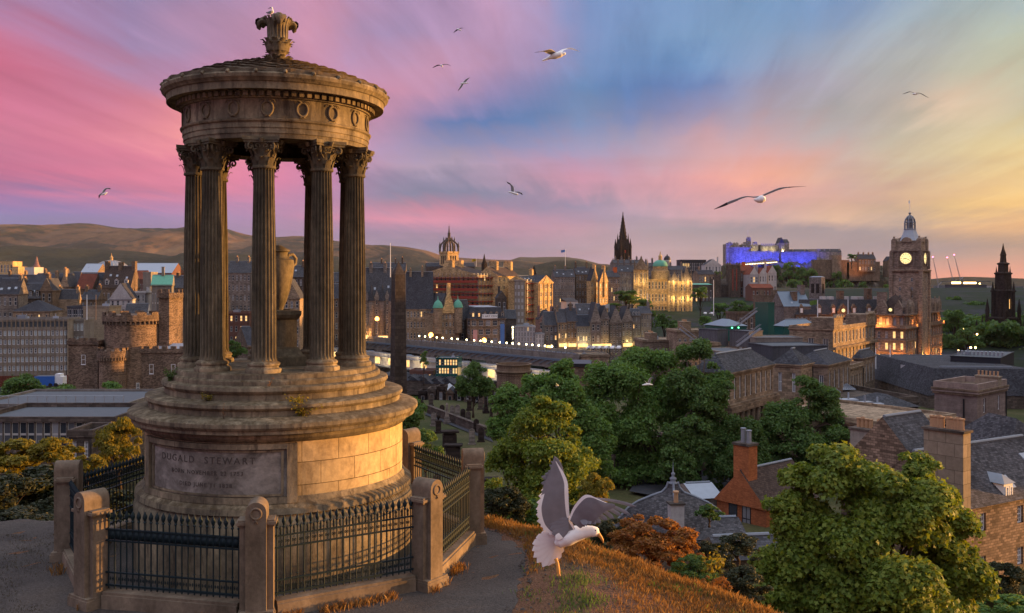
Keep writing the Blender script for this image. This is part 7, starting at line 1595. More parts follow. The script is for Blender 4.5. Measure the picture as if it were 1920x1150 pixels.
# clock tower hotel
D=408; t=thing('clock_tower_hotel','grand stone hotel with tall clock tower, its balconies glowing orange','hotel',(X(1698,D),D,-42),R(52)); HT=t; z=lambda py:Z(py,D)+42
def k2(px,th,base): # length along direction th from the corner so that it projects to px
    kk=(px-960)/F; ux,uy=math.cos(th),math.sin(th); return (kk*D-X(1698,D))/(ux-kk*uy)
wR=k2(1767,R(52),0); wL=k2(1641,R(142),0)
m=MB(); rg=random.Random(4); o1=[];o2=[]; zt=z(618)
wallface(m,lambda u_,zz,q_:(u_,q_,zz),wR,zt,14,4,.4,.6,True,rg,.12,o1,.4); wallface(m,lambda u_,zz,q_:(q_,wL-u_,zz),wL,zt,4,4,.36,.6,True,rg,.45,o2,.4)
m.quad([(0,0,zt),(wR,0,zt),(wR,wL,zt),(0,wL,zt)],3); m.build('wall',['stone_hotel','sash','sash_lit','flat_roof'],t)
for fi,lst in enumerate((o1,o2)):
    for u_,zz,ww,wh,L_ in lst:
        fm,pm=winmesh(ww,wh,'cross',L_); o=obj('window',fm,t,(u_,.25,zz) if fi==0 else (.25,wL-u_,zz),0 if fi==0 else -PI/2); p=obj('pane',pm,o)
# loggia storey with arches
m=MB(); o1=[];o2=[]; z0,z1=zt+.6,z(592)
wallface(m,lambda u_,zz,q_:(u_+.4,q_+.8,zz+z0),wR-.8,z1-z0,14,1,.5,.7,True,rg,0,o1,.8); wallface(m,lambda u_,zz,q_:(q_+.8,wL-u_-.4,zz+z0),wL-.8,z1-z0,4,1,.5,.7,True,rg,.0,o2,.8)
m.quad([(.4,.8,z1),(wR-.4,.8,z1),(wR-.4,wL-.4,z1),(.4,wL-.4,z1)],3); m.build('upper_storey',['stone_hotel','sash','sash_lit','sash'],t)
def corn(m):
    for zz,e in ((zt,.9),(zt+.3,1.2)): m.box(-e,wR+e,-e,wL+e,zz-.0,zz+.3)
    m.box(-.5,wR+.5,-.5,wL+.5,z1,z1+.6)
    for j in (1,2,3): m.box(-.25,wR+.25,-.25,wL+.25,zt*j/4-.2,zt*j/4+.25)
sub(t,'cornice','stone_hotel',corn)
sub(t,'balustrade','stone_tan',lambda m:[m.box(a,a+.3,-1.1,-.9,zt+.6,zt+1.7) for a in np.arange(-1,wR,1.1)]+[m.box(-1.1,-.9,a,a+.3,zt+.6,zt+1.7) for a in np.arange(-1,wL,1.1)]+[m.box(-1.1,wR+1.1,-1.1,-.9,zt+1.7,zt+1.9),m.box(-1.1,-.9,-.9,wL+1,zt+1.7,zt+1.9)])
sub(t,'roof','slate',lambda m:m.hip(1,wR-1,1,wL-1,z1+.6,5.5,0,.1,.55))
for i in range(8):
    x=wR*(i+.5)/8; sub(t,'roof_gable','stone_hotel',lambda m:(m.box(x-1.7,x+1.7,.3,2.5,z1+.6,z1+3.4),m.gable(x-1.7,x+1.7,.3,2.5,z1+3.4,3.2,'y',0,.1),spirelet(m,x-1.9,.3,.35,z1,z1+4,z1+6.3,6),spirelet(m,x+1.9,.3,.35,z1,z1+4,z1+6.3,6),m.lathe([(.1,z1+6.5),(.4,z1+7),(.0,z1+8)],6,c=(x,.5,0))))
for i in range(2):
    y=wL*(i+.5)/2; sub(t,'roof_gable','stone_hotel',lambda m:(m.box(.3,2.5,y-1.7,y+1.7,z1+.6,z1+3.4),m.gable(.3,2.5,y-1.7,y+1.7,z1+3.4,3.2,'x',0,.1)))
sub(t,'corner_dome','slate_brown',lambda m:m.lathe([(4.6,z1+.5),(4.7,z1+2.5),(4.1,z1+5),(2.7,z1+7.2),(1.2,z1+8.4),(.3,z1+8.8),(0,z1+10)],20,c=(5.5,wL*.45,0)),smooth=True,auto=30)
for x,y,hh in ((wR*.28,4.5,11),(wR*.8,5,9),(3.5,wL*.85,10)): chimney(t,x,y,z1,z1+hh,2.2,4,0,'stone_hotel')
cf=sub(t,'gable_clock','clock_face',lambda m:m.lathe([(.75,0),(.75,.1)],16)); cf.location=(-.15+.35,wL*.5,z1+2.4); cf.rotation_euler=(PI/2,0,-PI/2)
# tower
tx,ty=25.5,5.0; tr=6.5
TZ=lambda py:Z(py,D+22)+42
ta=obj('clock_tower',None,t,(tx,ty,0))
def tsub(n,mat,fn,**kw): return sub(t,n,mat,fn,ta,**kw)
tsub('shaft','stone_hotel',lambda m:(frus(m,0,0,[(tr,tr,0),(tr,tr,TZ(512)),(tr+.5,tr+.5,TZ(511)),(tr+1,tr+1,TZ(508)),(tr+1,tr+1,TZ(506)),(tr-.2,tr-.2,TZ(505.5))]),[m.box(i*tr-.8,i*tr+.8,j*tr-.8,j*tr+.8,0,TZ(508)) for i in(-1,1) for j in(-1,1)]))
for a in range(4):
    o=tsub('slit_window','sash',lambda m:[m.quad([(x-.4,-tr-.03,zz),(x+.4,-tr-.03,zz),(x+.4,-tr-.03,zz+1.6),(x-.4,-tr-.03,zz+1.6)],0,[(0,0),(1,0),(1,1),(0,1)]) for zz in (TZ(560),TZ(545),TZ(528)) for x in (-2.6,2.6)]); o.rotation_euler=(0,0,a*PI/2)
tsub('clock_stage','stone_hotel',lambda m:(frus(m,0,0,[(tr-.3,tr-.3,TZ(505.5)),(tr-.3,tr-.3,TZ(473)),(tr+.4,tr+.4,TZ(472)),(tr+.4,tr+.4,TZ(470))]),[m.lathe([(.9,TZ(505)),(.9,TZ(472))],10,c=(i*(tr-.1),j*(tr-.1),0)) for i in(-1,1) for j in(-1,1)],[m.lathe([(.45,TZ(500)),(.45,TZ(474))],8,c=(i*(tr-.0),s_*3.4,0)) for i in(-1,1) for s_ in (-1,1)],[m.lathe([(.45,TZ(500)),(.45,TZ(474))],8,c=(s_*3.4,i*(tr-.0),0)) for i in(-1,1) for s_ in (-1,1)]))
tsub('pediment_stage','stone_hotel',lambda m:(frus(m,0,0,[(tr-.6,tr-.6,TZ(470)),(tr-1.0,tr-1.0,TZ(452))]),[m.box(i*(tr-1)-1,i*(tr-1)+1,j*(tr-1)-1,j*(tr-1)+1,TZ(470),TZ(450)) for i in(-1,1) for j in(-1,1)],[m.lathe([(.9,TZ(450)),(1.0,TZ(449)),(.5,TZ(447)),(.35,TZ(446)),(.55,TZ(444.5)),(0,TZ(443))],8,c=(i*(tr-1),j*(tr-1),0)) for i in(-1,1) for j in(-1,1)],[m.lathe([(2.1,-.3),(2.1,.3)],16,c=(0,0,0)) for _ in ()]))
for a in range(4):
    o=tsub('arched_pediment','stone_hotel',lambda m:m.add([(2.3*math.cos(p),yy,TZ(455)+2.3*math.sin(p)) for yy in (-tr+.3,-tr+2.2) for p in np.linspace(0,PI,11)],[(i+1,i,11+i,12+i) for i in range(10)]+[tuple(range(11)),tuple(reversed(range(11,22)))])); o.rotation_euler=(0,0,a*PI/2)
for a in range(4):
    o=obj('clock',None,ta); o.rotation_euler=(0,0,a*PI/2); r=2.5; zc=TZ(485)
    f=MB(); f.add([(r*math.cos(p),-tr-.05,zc+r*math.sin(p)) for p in np.linspace(0,2*PI,33)[:-1]],[tuple(range(32))]); f.build('clock_dial','clock_face',o)
    f=MB(); nn2=32
    for i in range(nn2):
        p,p2=2*PI*i/nn2,2*PI*(i+1)/nn2; f.add([(rr*math.cos(q_),yy,zc+rr*math.sin(q_)) for q_ in (p,p2) for rr,yy in ((r,-tr-.3),(r+.45,-tr-.3),(r+.45,-tr+.3),(r,-tr+.2))],[(0,4,5,1),(1,5,6,2),(3,7,4,0)])
    f.build('clock_rim','stone_hotel',o)
    f=MB()
    for i in range(12): p=2*PI*i/12; f.obox((1.95*math.cos(p),-tr-.09,zc+1.95*math.sin(p)),(.34*math.cos(p),0,.34*math.sin(p)),(0,.02,0),(-.09*math.sin(p),0,.09*math.cos(p)))
    f.build('numeral_mark','black_iron',o)
    for ln,wd_,an in ((1.3,.14,195),(1.9,.1,330)):
        p=R(an); f=MB(); f.obox((ln/2*math.cos(p),-tr-.13,zc+ln/2*math.sin(p)),(ln/2*math.cos(p),0,ln/2*math.sin(p)),(0,.02,0),(-wd_*math.sin(p),0,wd_*math.cos(p))); f.build('clock_hand','black_iron',o)
tsub('spire_roof','pale_roof',lambda m:m.lathe([(4.9,TZ(453)),(4.0,TZ(446)),(3.1,TZ(437)),(2.6,TZ(431)),(2.85,TZ(430.5)),(2.85,TZ(429.5)),(0,TZ(429.5))],8))
def lant(m):
    for i in range(8):
        a=PI/4*i; x,y=2.35*math.cos(a),2.35*math.sin(a); m.tube([(x,y,TZ(430)),(x,y,TZ(417)),(x*.85,y*.85,TZ(411)),(x*.5,y*.5,TZ(406)),(x*.12,y*.12,TZ(403.5))],[.3,.28,.24,.2,.15],6)
        a2=a+PI/8; m.tube([(2.2*math.cos(a2),2.2*math.sin(a2),TZ(418)),(1.9*math.cos(a2),1.9*math.sin(a2),TZ(412)),(1.1*math.cos(a2),1.1*math.sin(a2),TZ(406.5)),(.1,0,TZ(403.5))],[.1,.1,.1,.08],5)
    for zz,rr in ((TZ(418),2.5),(TZ(422),2.45),(TZ(411),2.05)): m.lathe([(rr,zz),(rr,zz+.3),(rr-.3,zz+.3),(rr-.3,zz)],16)
    m.lathe([(1.5,TZ(430)),(1.4,TZ(418)),(.9,TZ(412)),(.2,TZ(407))],12)
    m.lathe([(.4,TZ(404)),(.3,TZ(402)),(.75,TZ(400)),(.55,TZ(398.5)),(0,TZ(398))],10)
tsub('lantern_crown','lead',lant)
tsub('flagpole','white_paint',lambda m:m.tube([(0,0,TZ(399)),(0,0,TZ(373))],[.14,.08],6))
tsub('flag','banner_blue',lambda m:[m.quad([(-2.2+i*.35,.12*math.sin(i),TZ(382)+.0),(-2.2+(i+1)*.35,.12*math.sin(i+1),TZ(382)),(-2.2+(i+1)*.35,.12*math.sin(i+1),TZ(377)+.1*i),(-2.2+i*.35,.12*math.sin(i),TZ(377)-.1+.1*i)]) for i in range(6)])
# hotel lamps: real uplights on balconies and the street
ct,st_=math.cos(R(52)),math.sin(R(52))
def hl(u_,v_,zz,e,c=(1,.36,.07)):
    l=bpy.data.lights.new('balcony_lamp','POINT'); l.energy=e; l.color=c; l.shadow_soft_size=.3; o=bpy.data.objects.new('balcony_lamp',l); COL.objects.link(o)
    o.location=(X(1698,D)+ct*u_-st_*v_,D+st_*u_+ct*v_,zz-42)
for u_,v_ in ((-.6,wL*.93),(-.6,wL*.78),(-.6,wL*.66),(wR*.22,-.6),(wR*.3,-.6),(wR*.5,-.6),(wR*.96,-.6)): hl(u_,v_,zt+1.6,380)
for u_,v_,e in ((-3,wL*.98,900),(-3,wL*.3,1100),(-3,wL*.12,900),(wR*.12,-3,700),(wR*.45,-3,800),(wR*.7,-3,700),(wR*.95,-3,1100)): hl(u_,v_,z(676),e)
hl(wR*.3,-3,z(672),500,(1,.8,.2))
# long market roof left of the hotel
t,w,d,h=house('market_hall','long dark mansard roofed hall with dormers and clock gable left of the hotel','building',1488,1492,1668,590,660,440,3,dl=18,roof='mansard',rh=7,wall='stone_brown',fr=(22,3),lit=.1,chim=((.02,.3,3.5,2.2,4,0),(.52,.3,4,2.2,4,0),(.82,.3,5,2.2,4,0)))
for q_ in (.06,.25,.4,.62,.78): sub(t,'dormer','stone_brown',lambda m:(m.box(w*q_-1,w*q_+1,-.2,3,h+.4,h+3.2),m.gable(w*q_-1,w*q_+1,-.2,4,h+3.2,1.8,'y',0,.15))); sub(t,'window','white_paint',lambda m:m.box(w*q_-.6,w*q_+.6,-.28,-.2,h+.8,h+3))
for q_,lit_ in ((.5,1),(.9,0)):
    sub(t,'clock_gable','orange_paint' if False else 'stone_brown',lambda m:(m.box(w*q_-2.8,w*q_+2.8,-.6,2,h-.5,h+1.8),m.gable(w*q_-2.8,w*q_+2.8,-.6,2,h+1.8,3.4,'y',0,.1)))
    o=sub(t,'gable_clock','clock_face' if lit_ else 'white_paint',lambda m:m.lathe([(.85,0),(.85,.15)],16)); o.location=(w*q_,-.6,h+1.9); o.rotation_euler=(PI/2,0,0)
hl2=bpy.data.lights.new('gable_lamp','POINT'); hl2.energy=500; hl2.color=(1,.3,.06); o=bpy.data.objects.new('gable_lamp',hl2); COL.objects.link(o); o.location=(X(1578,438),436,Z(590,438))
sub(t,'roof_plant','render_white',lambda m:[m.box(w*a_,w*(a_+.05),5,8,h+7,h+8.4) for a_ in (.32,.4,.5,.56,.66,.72,.9)])
t,w,d,h=house('belfry_tower','square tower with dark belfry openings above a white base, in front of the castle slope','tower',1518,1540,1546,520,600,455,24,roof='hip',rh=.5,wall='render_white',rmat='lead',strings=False)
sub(t,'belfry','stone_grey',lambda m:m.box(-.15,w+.15,-.15,d+.15,h*.5,h-.1)); sub(t,'arch','stone_soot',lambda m:(m.box(-.2,-.1,d*.15,d*.42,h*.62,h*.85),m.box(-.2,-.1,d*.58,d*.85,h*.62,h*.85),m.box(w*.2,w*.8,-.2,-.1,h*.62,h*.85)))
for px,yt,yb,D_,lb,mc in ((1533,562,600,392,'white flagpole with green flag in front of the lit clock gable','leaf_pale'),(1590,562,600,392,'white flagpole left of the hotel balconies',None),(1338,525,592,420,'tall white mast left of the gothic towers',None),(1214,550,590,470,'grey mast above the tall pale tenement',None),(1142,570,600,440,'flagpole with a pale flag above the gothic houses','render_white'),(1060,468,500,720,'flagpole flying a flag beside the small black spire','banner_blue'),(893,485,500,700,'short flagpole with yellow flag right of the crown steeple','leaf_yellow'),(953,492,510,640,'thin mast left of the flagpole by the small spire',None)):
    t=thing('flagpole',lb,'flagpole',(X(px,D_),D_,Z(yb,D_))); hh=Z(yt,D_)-Z(yb,D_); sub(t,'pole','white_paint',lambda m:m.tube([(0,0,0),(0,0,hh)],[.22,.14],6))
    if mc: sub(t,'flag',mc,lambda m:[m.quad([(-.3-i*.6,.15*math.sin(i*1.3),hh-2-.1*i),(-.9-i*.6,.15*math.sin(i*1.3+1.3),hh-2.1-.1*i),(-.9-i*.6,.15*math.sin(i*1.3+1.3),hh-.2-.1*i),(-.3-i*.6,.15*math.sin(i*1.3),hh-.1-.1*i)]) for i in range(5)])
D=800; t=thing('small_spire','slim black church spire right of the crown steeple','spire',(X(908,D),D,-20)); z=lambda py:Z(py,D)+20
sub(t,'spire','stone_soot',lambda m:(m.lathe([(1.9,0),(1.9,z(497)),(2.2,z(496)),(1.2,z(488)),(.1,z(476))],8),[spirelet(m,2*math.cos(a),2*math.sin(a),.35,0,z(496),z(492),5) for a in (0,PI/2,PI,3*PI/2)]))
# gothic monument at the right
D=520; t=thing('gothic_monument','soot black gothic monument tapering to a spire at the right edge','monument',(X(1881,D),D,-46),R(25)); z=lambda py:Z(py,D)+46
def scott(m):
    for i in(-1,1):
        for j in(-1,1):
            frus(m,i*5.2,j*5.2,[(1.9,1.9,0),(1.7,1.7,z(640)),(1.2,1.2,z(600))]); frus(m,i*9.4,j*9.4,[(1.6,1.6,0),(1.3,1.3,z(640))]); spirelet(m,i*9.4,j*9.4,1.1,0,z(628),z(600),8); spirelet(m,i*5.6,j*5.6,1.0,0,z(585),z(560),8)
            m.bar((i*9,j*9,z(632)),(i*4.8,j*4.8,z(600)),1.0); spirelet(m,i*3.7,j*3.7,.75,0,z(548),z(528),8); spirelet(m,i*2.4,j*2.4,.5,0,z(515),z(500),8)
            spirelet(m,i*7.4,j*7.4,.6,z(650),z(612),z(590),6)
    frus(m,0,0,[(5.6,5.6,z(618)),(5.6,5.6,z(600)),(6.0,6.0,z(599)),(6.0,6.0,z(596)),(4.3,4.3,z(594)),(4.2,4.2,z(548)),(4.6,4.6,z(547)),(4.6,4.6,z(545)),(3.0,3.0,z(543)),(2.9,2.9,z(515)),(3.3,3.3,z(514)),(3.3,3.3,z(512)),(1.9,1.9,z(510)),(1.8,1.8,z(497)),(2.3,2.3,z(496)),(2.3,2.3,z(494)),(1.2,1.2,z(492)),(1.0,1.0,z(480)),(1.2,1.2,z(479)),(.5,.5,z(468)),(.05,.05,z(456))])
    for k_ in range(4):
        a=PI/2*k_; ca_,sa_=math.cos(a),math.sin(a)
        pts=[(5.4*math.cos(p),z(655)+ (z(622)-z(655))*math.sin(p)) for p in np.linspace(0,PI,9)]
        m.tube([(x*ca_+5.6*sa_,x*sa_-5.6*ca_,zz) for x,zz in pts],.6,6)
        for q_ in (-2.4,0,2.4): spirelet(m,q_*ca_+4.4*sa_,q_*sa_-4.4*ca_,.35,z(600),z(552),z(540),6)
sub(t,'tower','stone_soot',scott)
sub(t,'lit_window','pane_lit',lambda m:m.obox((0,-4.24,z(570)),(.7,0,0),(0,.05,0),(0,0,2.6)))
sub(t,'base_steps','stone_dark',lambda m:(m.box(-11,11,-11,11,-1,1),m.box(-9.5,9.5,-9.5,9.5,1,2)))
sub(t,'statue','render_white',lambda m:(m.lathe([(1.2,2),(1.1,4.5),(1.3,4.7),(.9,6.4),(.6,7.6),(.2,8)],12,c=(3,-10,0))))
spot((X(1881,D)-5,D-9,-40),(X(1881,D),D,-18),5000,(1,.6,.2),60); spot((X(1881,D)+5,D-9,-40),(X(1881,D)+3,D,-18),5000,(1,.6,.2),60)
for i,(px,py,D_) in enumerate([(1797,658,430),(1804,659,430),(1811,659,430),(1818,660,430),(1825,661,430),(1846,660,430),(1852,661,430),(1858,662,430),(1799,619,500),(1806,618,500),(1821,622,500),(1826,616,500),(1832,627,500),(1820,652,440),(1829,652,440)]):
    lamp('street_lamp','small warm park lamp glowing among the dark trees at the right',X(px,D_),D_,Z(py,D_)-5,5,'lamp_warm',arm=0,group='warm lamps in the park',hr=.5,r=.08)
for px,py,D_,lb,mt in ((1886,666,420,'green traffic light at the right edge','lamp_green'),(1840,660,400,'bright white lamp column above the black plant enclosure','lamp_white')):
    lamp('signal_lamp',lb,X(px,D_),D_,Z(py,D_)-4,4,mt,arm=0,hr=.6,r=.1)
t,w,d,h=house('lit_terminal','long low modern building with a blazing band of light, below the cranes','building',1780,1784,1850,535,570,1300,0,dl=20,roof='flat',wall='cladding_grey',fr=(14,1),wf=.3,hf=.5,strings=False)
sub(t,'light_band','lamp_warm',lambda m:(m.box(w*.0,w*.26,-.5,-.2,h+2,h+4.5),m.box(w*.34,w*.70,-.5,-.2,h+2,h+4.2),m.box(w*.78,w*.82,-.5,-.2,h+1.5,h+3))); sub(t,'roof','flat_roof',lambda m:m.box(-4,w+4,-3,22,h+4.6,h+5.4))
house('office_building','pale office building behind the lit terminal','building',1843,1846,1862,537,560,1500,0,dl=15,roof='flat',wall='render_white',fr=(6,3),strings=False)
house('office_building','ridged brown building with pillars under the lit terminal','building',1770,1776,1868,552,590,1150,2,dl=20,roof='flat',wall='stone_grey',fr=(20,1),wf=.5,hf=.8,strings=False)
house('office_building','long white low building at the right horizon','building',1856,1884,1990,541,560,1700,0,dl=15,roof='flat',wall='render_white',fr=(12,2),strings=False)
for i,(px0,py0,px1,py1,lb) in enumerate(((1759,535,1749,482,'left of three lattice tower cranes with a red tip light'),(1787,530,1776,483,'middle of three lattice tower cranes'),(1800,525,1789,478,'right of three lattice tower cranes'))):
    D_=1400; t=thing('tower_crane',lb,'crane',(X(px0,D_),D_,Z(560,D_)),0,'cranes on the horizon'); a=Vector((0,0,Z(py0,D_)-Z(560,D_))); b2=Vector((X(px1,D_)-X(px0,D_),0,Z(py1,D_)-Z(560,D_)))
    sub(t,'mast','steel',lambda m:m.bar((0,0,0),a,1.0)); sub(t,'jib','steel',lambda m:(m.bar(a,b2,.35),m.bar(a+Vector((1.4,0,0)),b2,.35),[m.bar(a.lerp(b2,q_/14)+Vector((1.4*(1-q_/14),0,0)),a.lerp(b2,(q_+1)/14),.2) for q_ in range(14)])); sub(t,'counter_jib','steel',lambda m:m.bar(a,a+Vector((5,0,4)),.8)); sub(t,'tip_light','lamp_red',lambda m:m.lathe([(.1,-1),(1.2,0),(.1,1)],8,c=tuple(b2)))
# far left landmarks
D=1000; t=thing('ribbed_dome','big pale ribbed dome with tall lantern at the left','dome',(X(209,D),D,-20)); z=lambda py:Z(py,D)+20
sub(t,'drum','stone_brown',lambda m:m.lathe([(17.5,0),(17.5,z(502))],36),smooth=True,auto=30); dmo=sub(t,'dome','lead',lambda m:m.lathe([(18,z(502)),(17,z(500)),(13.5,z(495)),(8.5,z(491)),(3,z(489))],36),smooth=True)
sub(t,'rib','render_white',lambda m:[m.tube([(r*math.cos(a),r*math.sin(a),zz+.15) for r,zz in ((18,z(502)),(17,z(500)),(13.5,z(495)),(8.5,z(491)),(3,z(489)))],.22,5) for a in [2*PI*i/24 for i in range(24)]],dmo)
sub(t,'lantern','stone_gold',lambda m:m.lathe([(1.6,z(489)),(1.4,z(484)),(1.9,z(483.5)),(.8,z(481)),(.4,z(478)),(0,z(474))],10),smooth=True,auto=30)
D=950; t=thing('orange_spire','slim orange lit church spire at the left','spire',(X(69,D),D,-20)); z=lambda py:Z(py,D)+20; sub(t,'spire','stone_pink',lambda m:m.lathe([(3.2,0),(3.2,z(498)),(2.4,z(497)),(.1,z(480))],8))
D=340; 
for px,lb,mt in ((163,'left of two flagpoles above the castellated drum','white_paint'),(180,'right of two flagpoles above the castellated drum, lit orange','clay')):
    t=thing('flagpole',lb,'flagpole',(X(px,300),300,Z(600,300))); sub(t,'pole',mt,lambda m:m.tube([(0,0,0),(0,0,Z(553,300)-Z(600,300))],[.16,.12],6))  # orange light on the right pole is put into its colour
D=2600; t=thing('ski_slope','zigzag pale artificial ski slope on the hillside at the far left','ski slope',(X(18,8000),8000,0)); sub(t,'slope','render_white',lambda m:(m.add([(X(p,8000)-X(18,8000),-20+2*i,Z(q_,8000)) for i,(p,q_) in enumerate(((16,447),(20,447),(22,455),(27,458),(26,464),(22,463),(20,457),(15,452)))],[tuple(range(8))]),m.add([(X(p,8000)-X(18,8000),-20,Z(q_,8000)) for p,q_ in ((5,458),(10,457),(12,463),(4,463))],[(0,1,2,3)])))
# ---------------- hills
b=NB('hill'); ob=b.coord(); n1=b.noise(b.scaled(ob,(1,1,2.5)),.0015,8,.66,.7); n2=b.noise(ob,.009,6,.7)
c=b.ramp(n1,[(.38,(.014,.019,.017)),(.47,(.03,.03,.021)),(.53,(.11,.06,.034)),(.64,(.18,.10,.05))]); c=b.mix(1.0,c,b.ramp(n2,[(.3,(.65,)*3),(.7,(1.2,)*3)]),'MULTIPLY'); b.bsdf(c,.95,.05); M['hill']=b.m
b=NB('hill_low'); ob=b.coord(); n1=b.noise(ob,.004,7,.65); n2=b.noise(ob,.03,6,.75); c=b.ramp(n1,[(.35,(.018,.024,.015)),(.6,(.036,.036,.022)),(.75,(.10,.07,.04))]); c=b.mix(1.0,c,b.ramp(n2,[(.3,(.4,)*3),(.7,(1.4,)*3)]),'MULTIPLY'); b.bsdf(c,.95,.05); M['hill_low']=b.m
def hill(name,label,sky,D0,dep,seed,mat,n=220,m_=60,rough=1.0,base=-42):
    rg=np.random.default_rng(seed); xs_=np.linspace(sky[0][0],sky[-1][0],n); ys_=np.interp(xs_,[p[0] for p in sky],[p[1] for p in sky])
    gx=np.linspace(0,1,n); ker=np.ones(5)/5; ys_=np.convolve(np.pad(ys_,2,'edge'),ker,'valid')
    ph=rg.uniform(0,6.28,(8,3)); v=[]
    for j in range(m_+1):
        f_=j/m_
        for i in range(n):
            s_=xs_[i]/100.; top_=Z(ys_[i],D0)-base
            u_=min(f_/.75,1); prof=u_**1.15*(3-2*u_**1.15)/1 if False else math.sin(u_*PI/2)**1.5
            if f_>.75: prof=1-.5*((f_-.75)/.25)**2
            gl=sum(math.sin(s_*(1.3+1.1*k_)+f_*(2.2+k_*1.7)*(-1)**k_+ph[k_][0])*(.5/(1+.6*k_)) for k_ in range(7))
            zz=top_*(prof*(1+.17*rough*gl*math.sin(PI*u_)*1.0)); zz+=top_*.03*rough*math.sin(PI*u_)*rg.normal()*.35
            v.append((X(xs_[i],D0),D0-dep*(.75-f_),base+zz))
    f=[(j*n+i,j*n+i+1,(j+1)*n+i+1,(j+1)*n+i) for j in range(m_) for i in range(n-1)]
    me=bpy.data.meshes.new(name); me.from_pydata(v,[],f); me.materials.append(M[mat]); me.polygons.foreach_set('use_smooth',[True]*len(f)); return tag(obj(name,me),kind='structure')
hill('hills','',[(-300,440),(-60,424),(0,422),(40,421),(100,424),(130,423),(155,419),(190,422),(215,427),(260,430),(290,436),(320,434),(345,434),(400,431),(425,432),(470,442),(520,445),(560,442),(600,448),(650,455),(700,460),(740,466),(790,478),(830,492),(860,500)],8200,4200,2,'hill')
hill('hills','',[(640,470),(690,461),(720,460),(760,463),(800,470),(830,480),(880,485),(940,488),(1000,492),(1060,494),(1130,498),(1200,512)],6800,2600,5,'hill')
hill('hills','',[(920,500),(950,490),(975,482),(1000,483),(1030,482),(1060,482),(1090,486),(1115,493),(1135,500),(1160,515)],11000,2000,7,'hill_low',rough=.3)
hill('hills','',[(1000,500),(1040,493),(1080,490),(1120,497),(1160,505)],3600,1300,9,'hill_low')
hill('hills','',[(-300,480),(0,466),(60,462),(120,466),(200,468),(260,472),(330,482),(420,478),(520,482),(620,480),(700,488),(860,500),(1000,508)],4600,2200,11,'hill_low',rough=1.3)
hill('hills','',[(1700,540),(1760,524),(1810,519),(1860,521),(1900,523),(1960,522),(2100,526),(2300,530)],5600,2400,13,'hill_low')
# trees, houses and roofs speckled below the hills
rg=random.Random(77)
hm=[]
for wl,rm in (('render_white','slate'),('stone_tan','slate'),('stone_brown','tile_red')):
    m=MB(); m.box(-5,5,-4,4,0,6,0); m.gable(-5,5,-4,4,6,3.5,'x',1,.2,0)
    for i in range(3):
        for zz in (1.2,3.8): m.quad([(-3.6+i*3,-4.02,zz),(-2.4+i*3,-4.02,zz),(-2.4+i*3,-4.02,zz+1.5),(-3.6+i*3,-4.02,zz+1.5)],2,[(0,0),(1,0),(1,1),(0,1)])
    o=m.build('distant_house',[wl,rm,'sash']); hm.append(o.data); bpy.data.objects.remove(o)
def scatter(n,pr,Dr,zf,grp,lab,sc_=(1,1.8)):
    for i in range(n):
        px=rg.uniform(*pr); D_=rg.uniform(*Dr); o=obj('distant_house',hm[rg.choice((0,1,1,2))],None,(X(px,D_),D_,zf(px,D_)),rg.uniform(-.6,.6)); s_=rg.uniform(*sc_); o.scale=(s_*1.4,s_,s_); tag(o,lab,'house',grp)
scatter(60,(-20,345),(1250,2600),lambda p,D_:-34+ (D_-1250)*.012,'small distant houses at the left below the hills','small distant house among the roofs below the hills at the left')
scatter(20,(420,700),(900,2400),lambda p,D_:-30,'small distant houses seen through the monument','small distant house behind the monument columns')
scatter(56,(690,1160),(1000,2500),lambda p,D_:-22+(D_-1000)*.008,'small distant houses behind the upper town','small distant house on the skyline ridge behind the upper town')
scatter(40,(1040,1160),(800,1100),lambda p,D_:-16,'roofs of the upper town ridge','small stone house on the upper town ridge left of the black spire')
scatter(72,(1740,1960),(850,2600),lambda p,D_:-40,'small distant houses at the right','small distant house beyond the park at the right',(1.5,3))
scatter(20,(150,350),(3000,3800),lambda p,D_:-20,'white specks of houses under the hills','tiny pale distant house at the foot of the hills',(1.2,2))
tm,tt=crown(41,'leaf_dark',1700,.085,16)
def wood(n,pr,Dr,zf,lab,grp,s0=6):
    for i in range(n):
        px=rg.uniform(*pr); D_=rg.uniform(*Dr); o=obj('distant_tree',tm,None,(X(px,D_),D_,zf(px,D_)+s0),rg.uniform(0,6)); s_=rg.uniform(.8,1.5)*s0; o.scale=(s_*1.4,s_,s_); tag(o,lab,'tree',grp)
wood(64,(-20,700),(1300,3600),lambda p,D_:-32+(D_-1250)*.006,'small distant tree among the roofs below the hills','trees between the distant houses',9)
wood(50,(720,1160),(1100,2400),lambda p,D_:-20,'small distant tree on the ridge behind the upper town','trees behind the upper town',8)
wood(105,(1745,1960),(470,1300),lambda p,D_:-43,'dark distant tree in the gardens beyond the park at the right','trees beyond the park',10)

scatter(26,(1230,1420),(660,900),lambda p,D_:-40+(D_-660)*.06,'old houses on the mound','old stone house among the trees between the bank and the castle',(1.4,2.2))
wood(60,(1225,1480),(520,900),lambda p,D_:-44+(D_-520)*.05,'tree on the mound between the bank and the castle slope','trees on the mound and gardens',7)
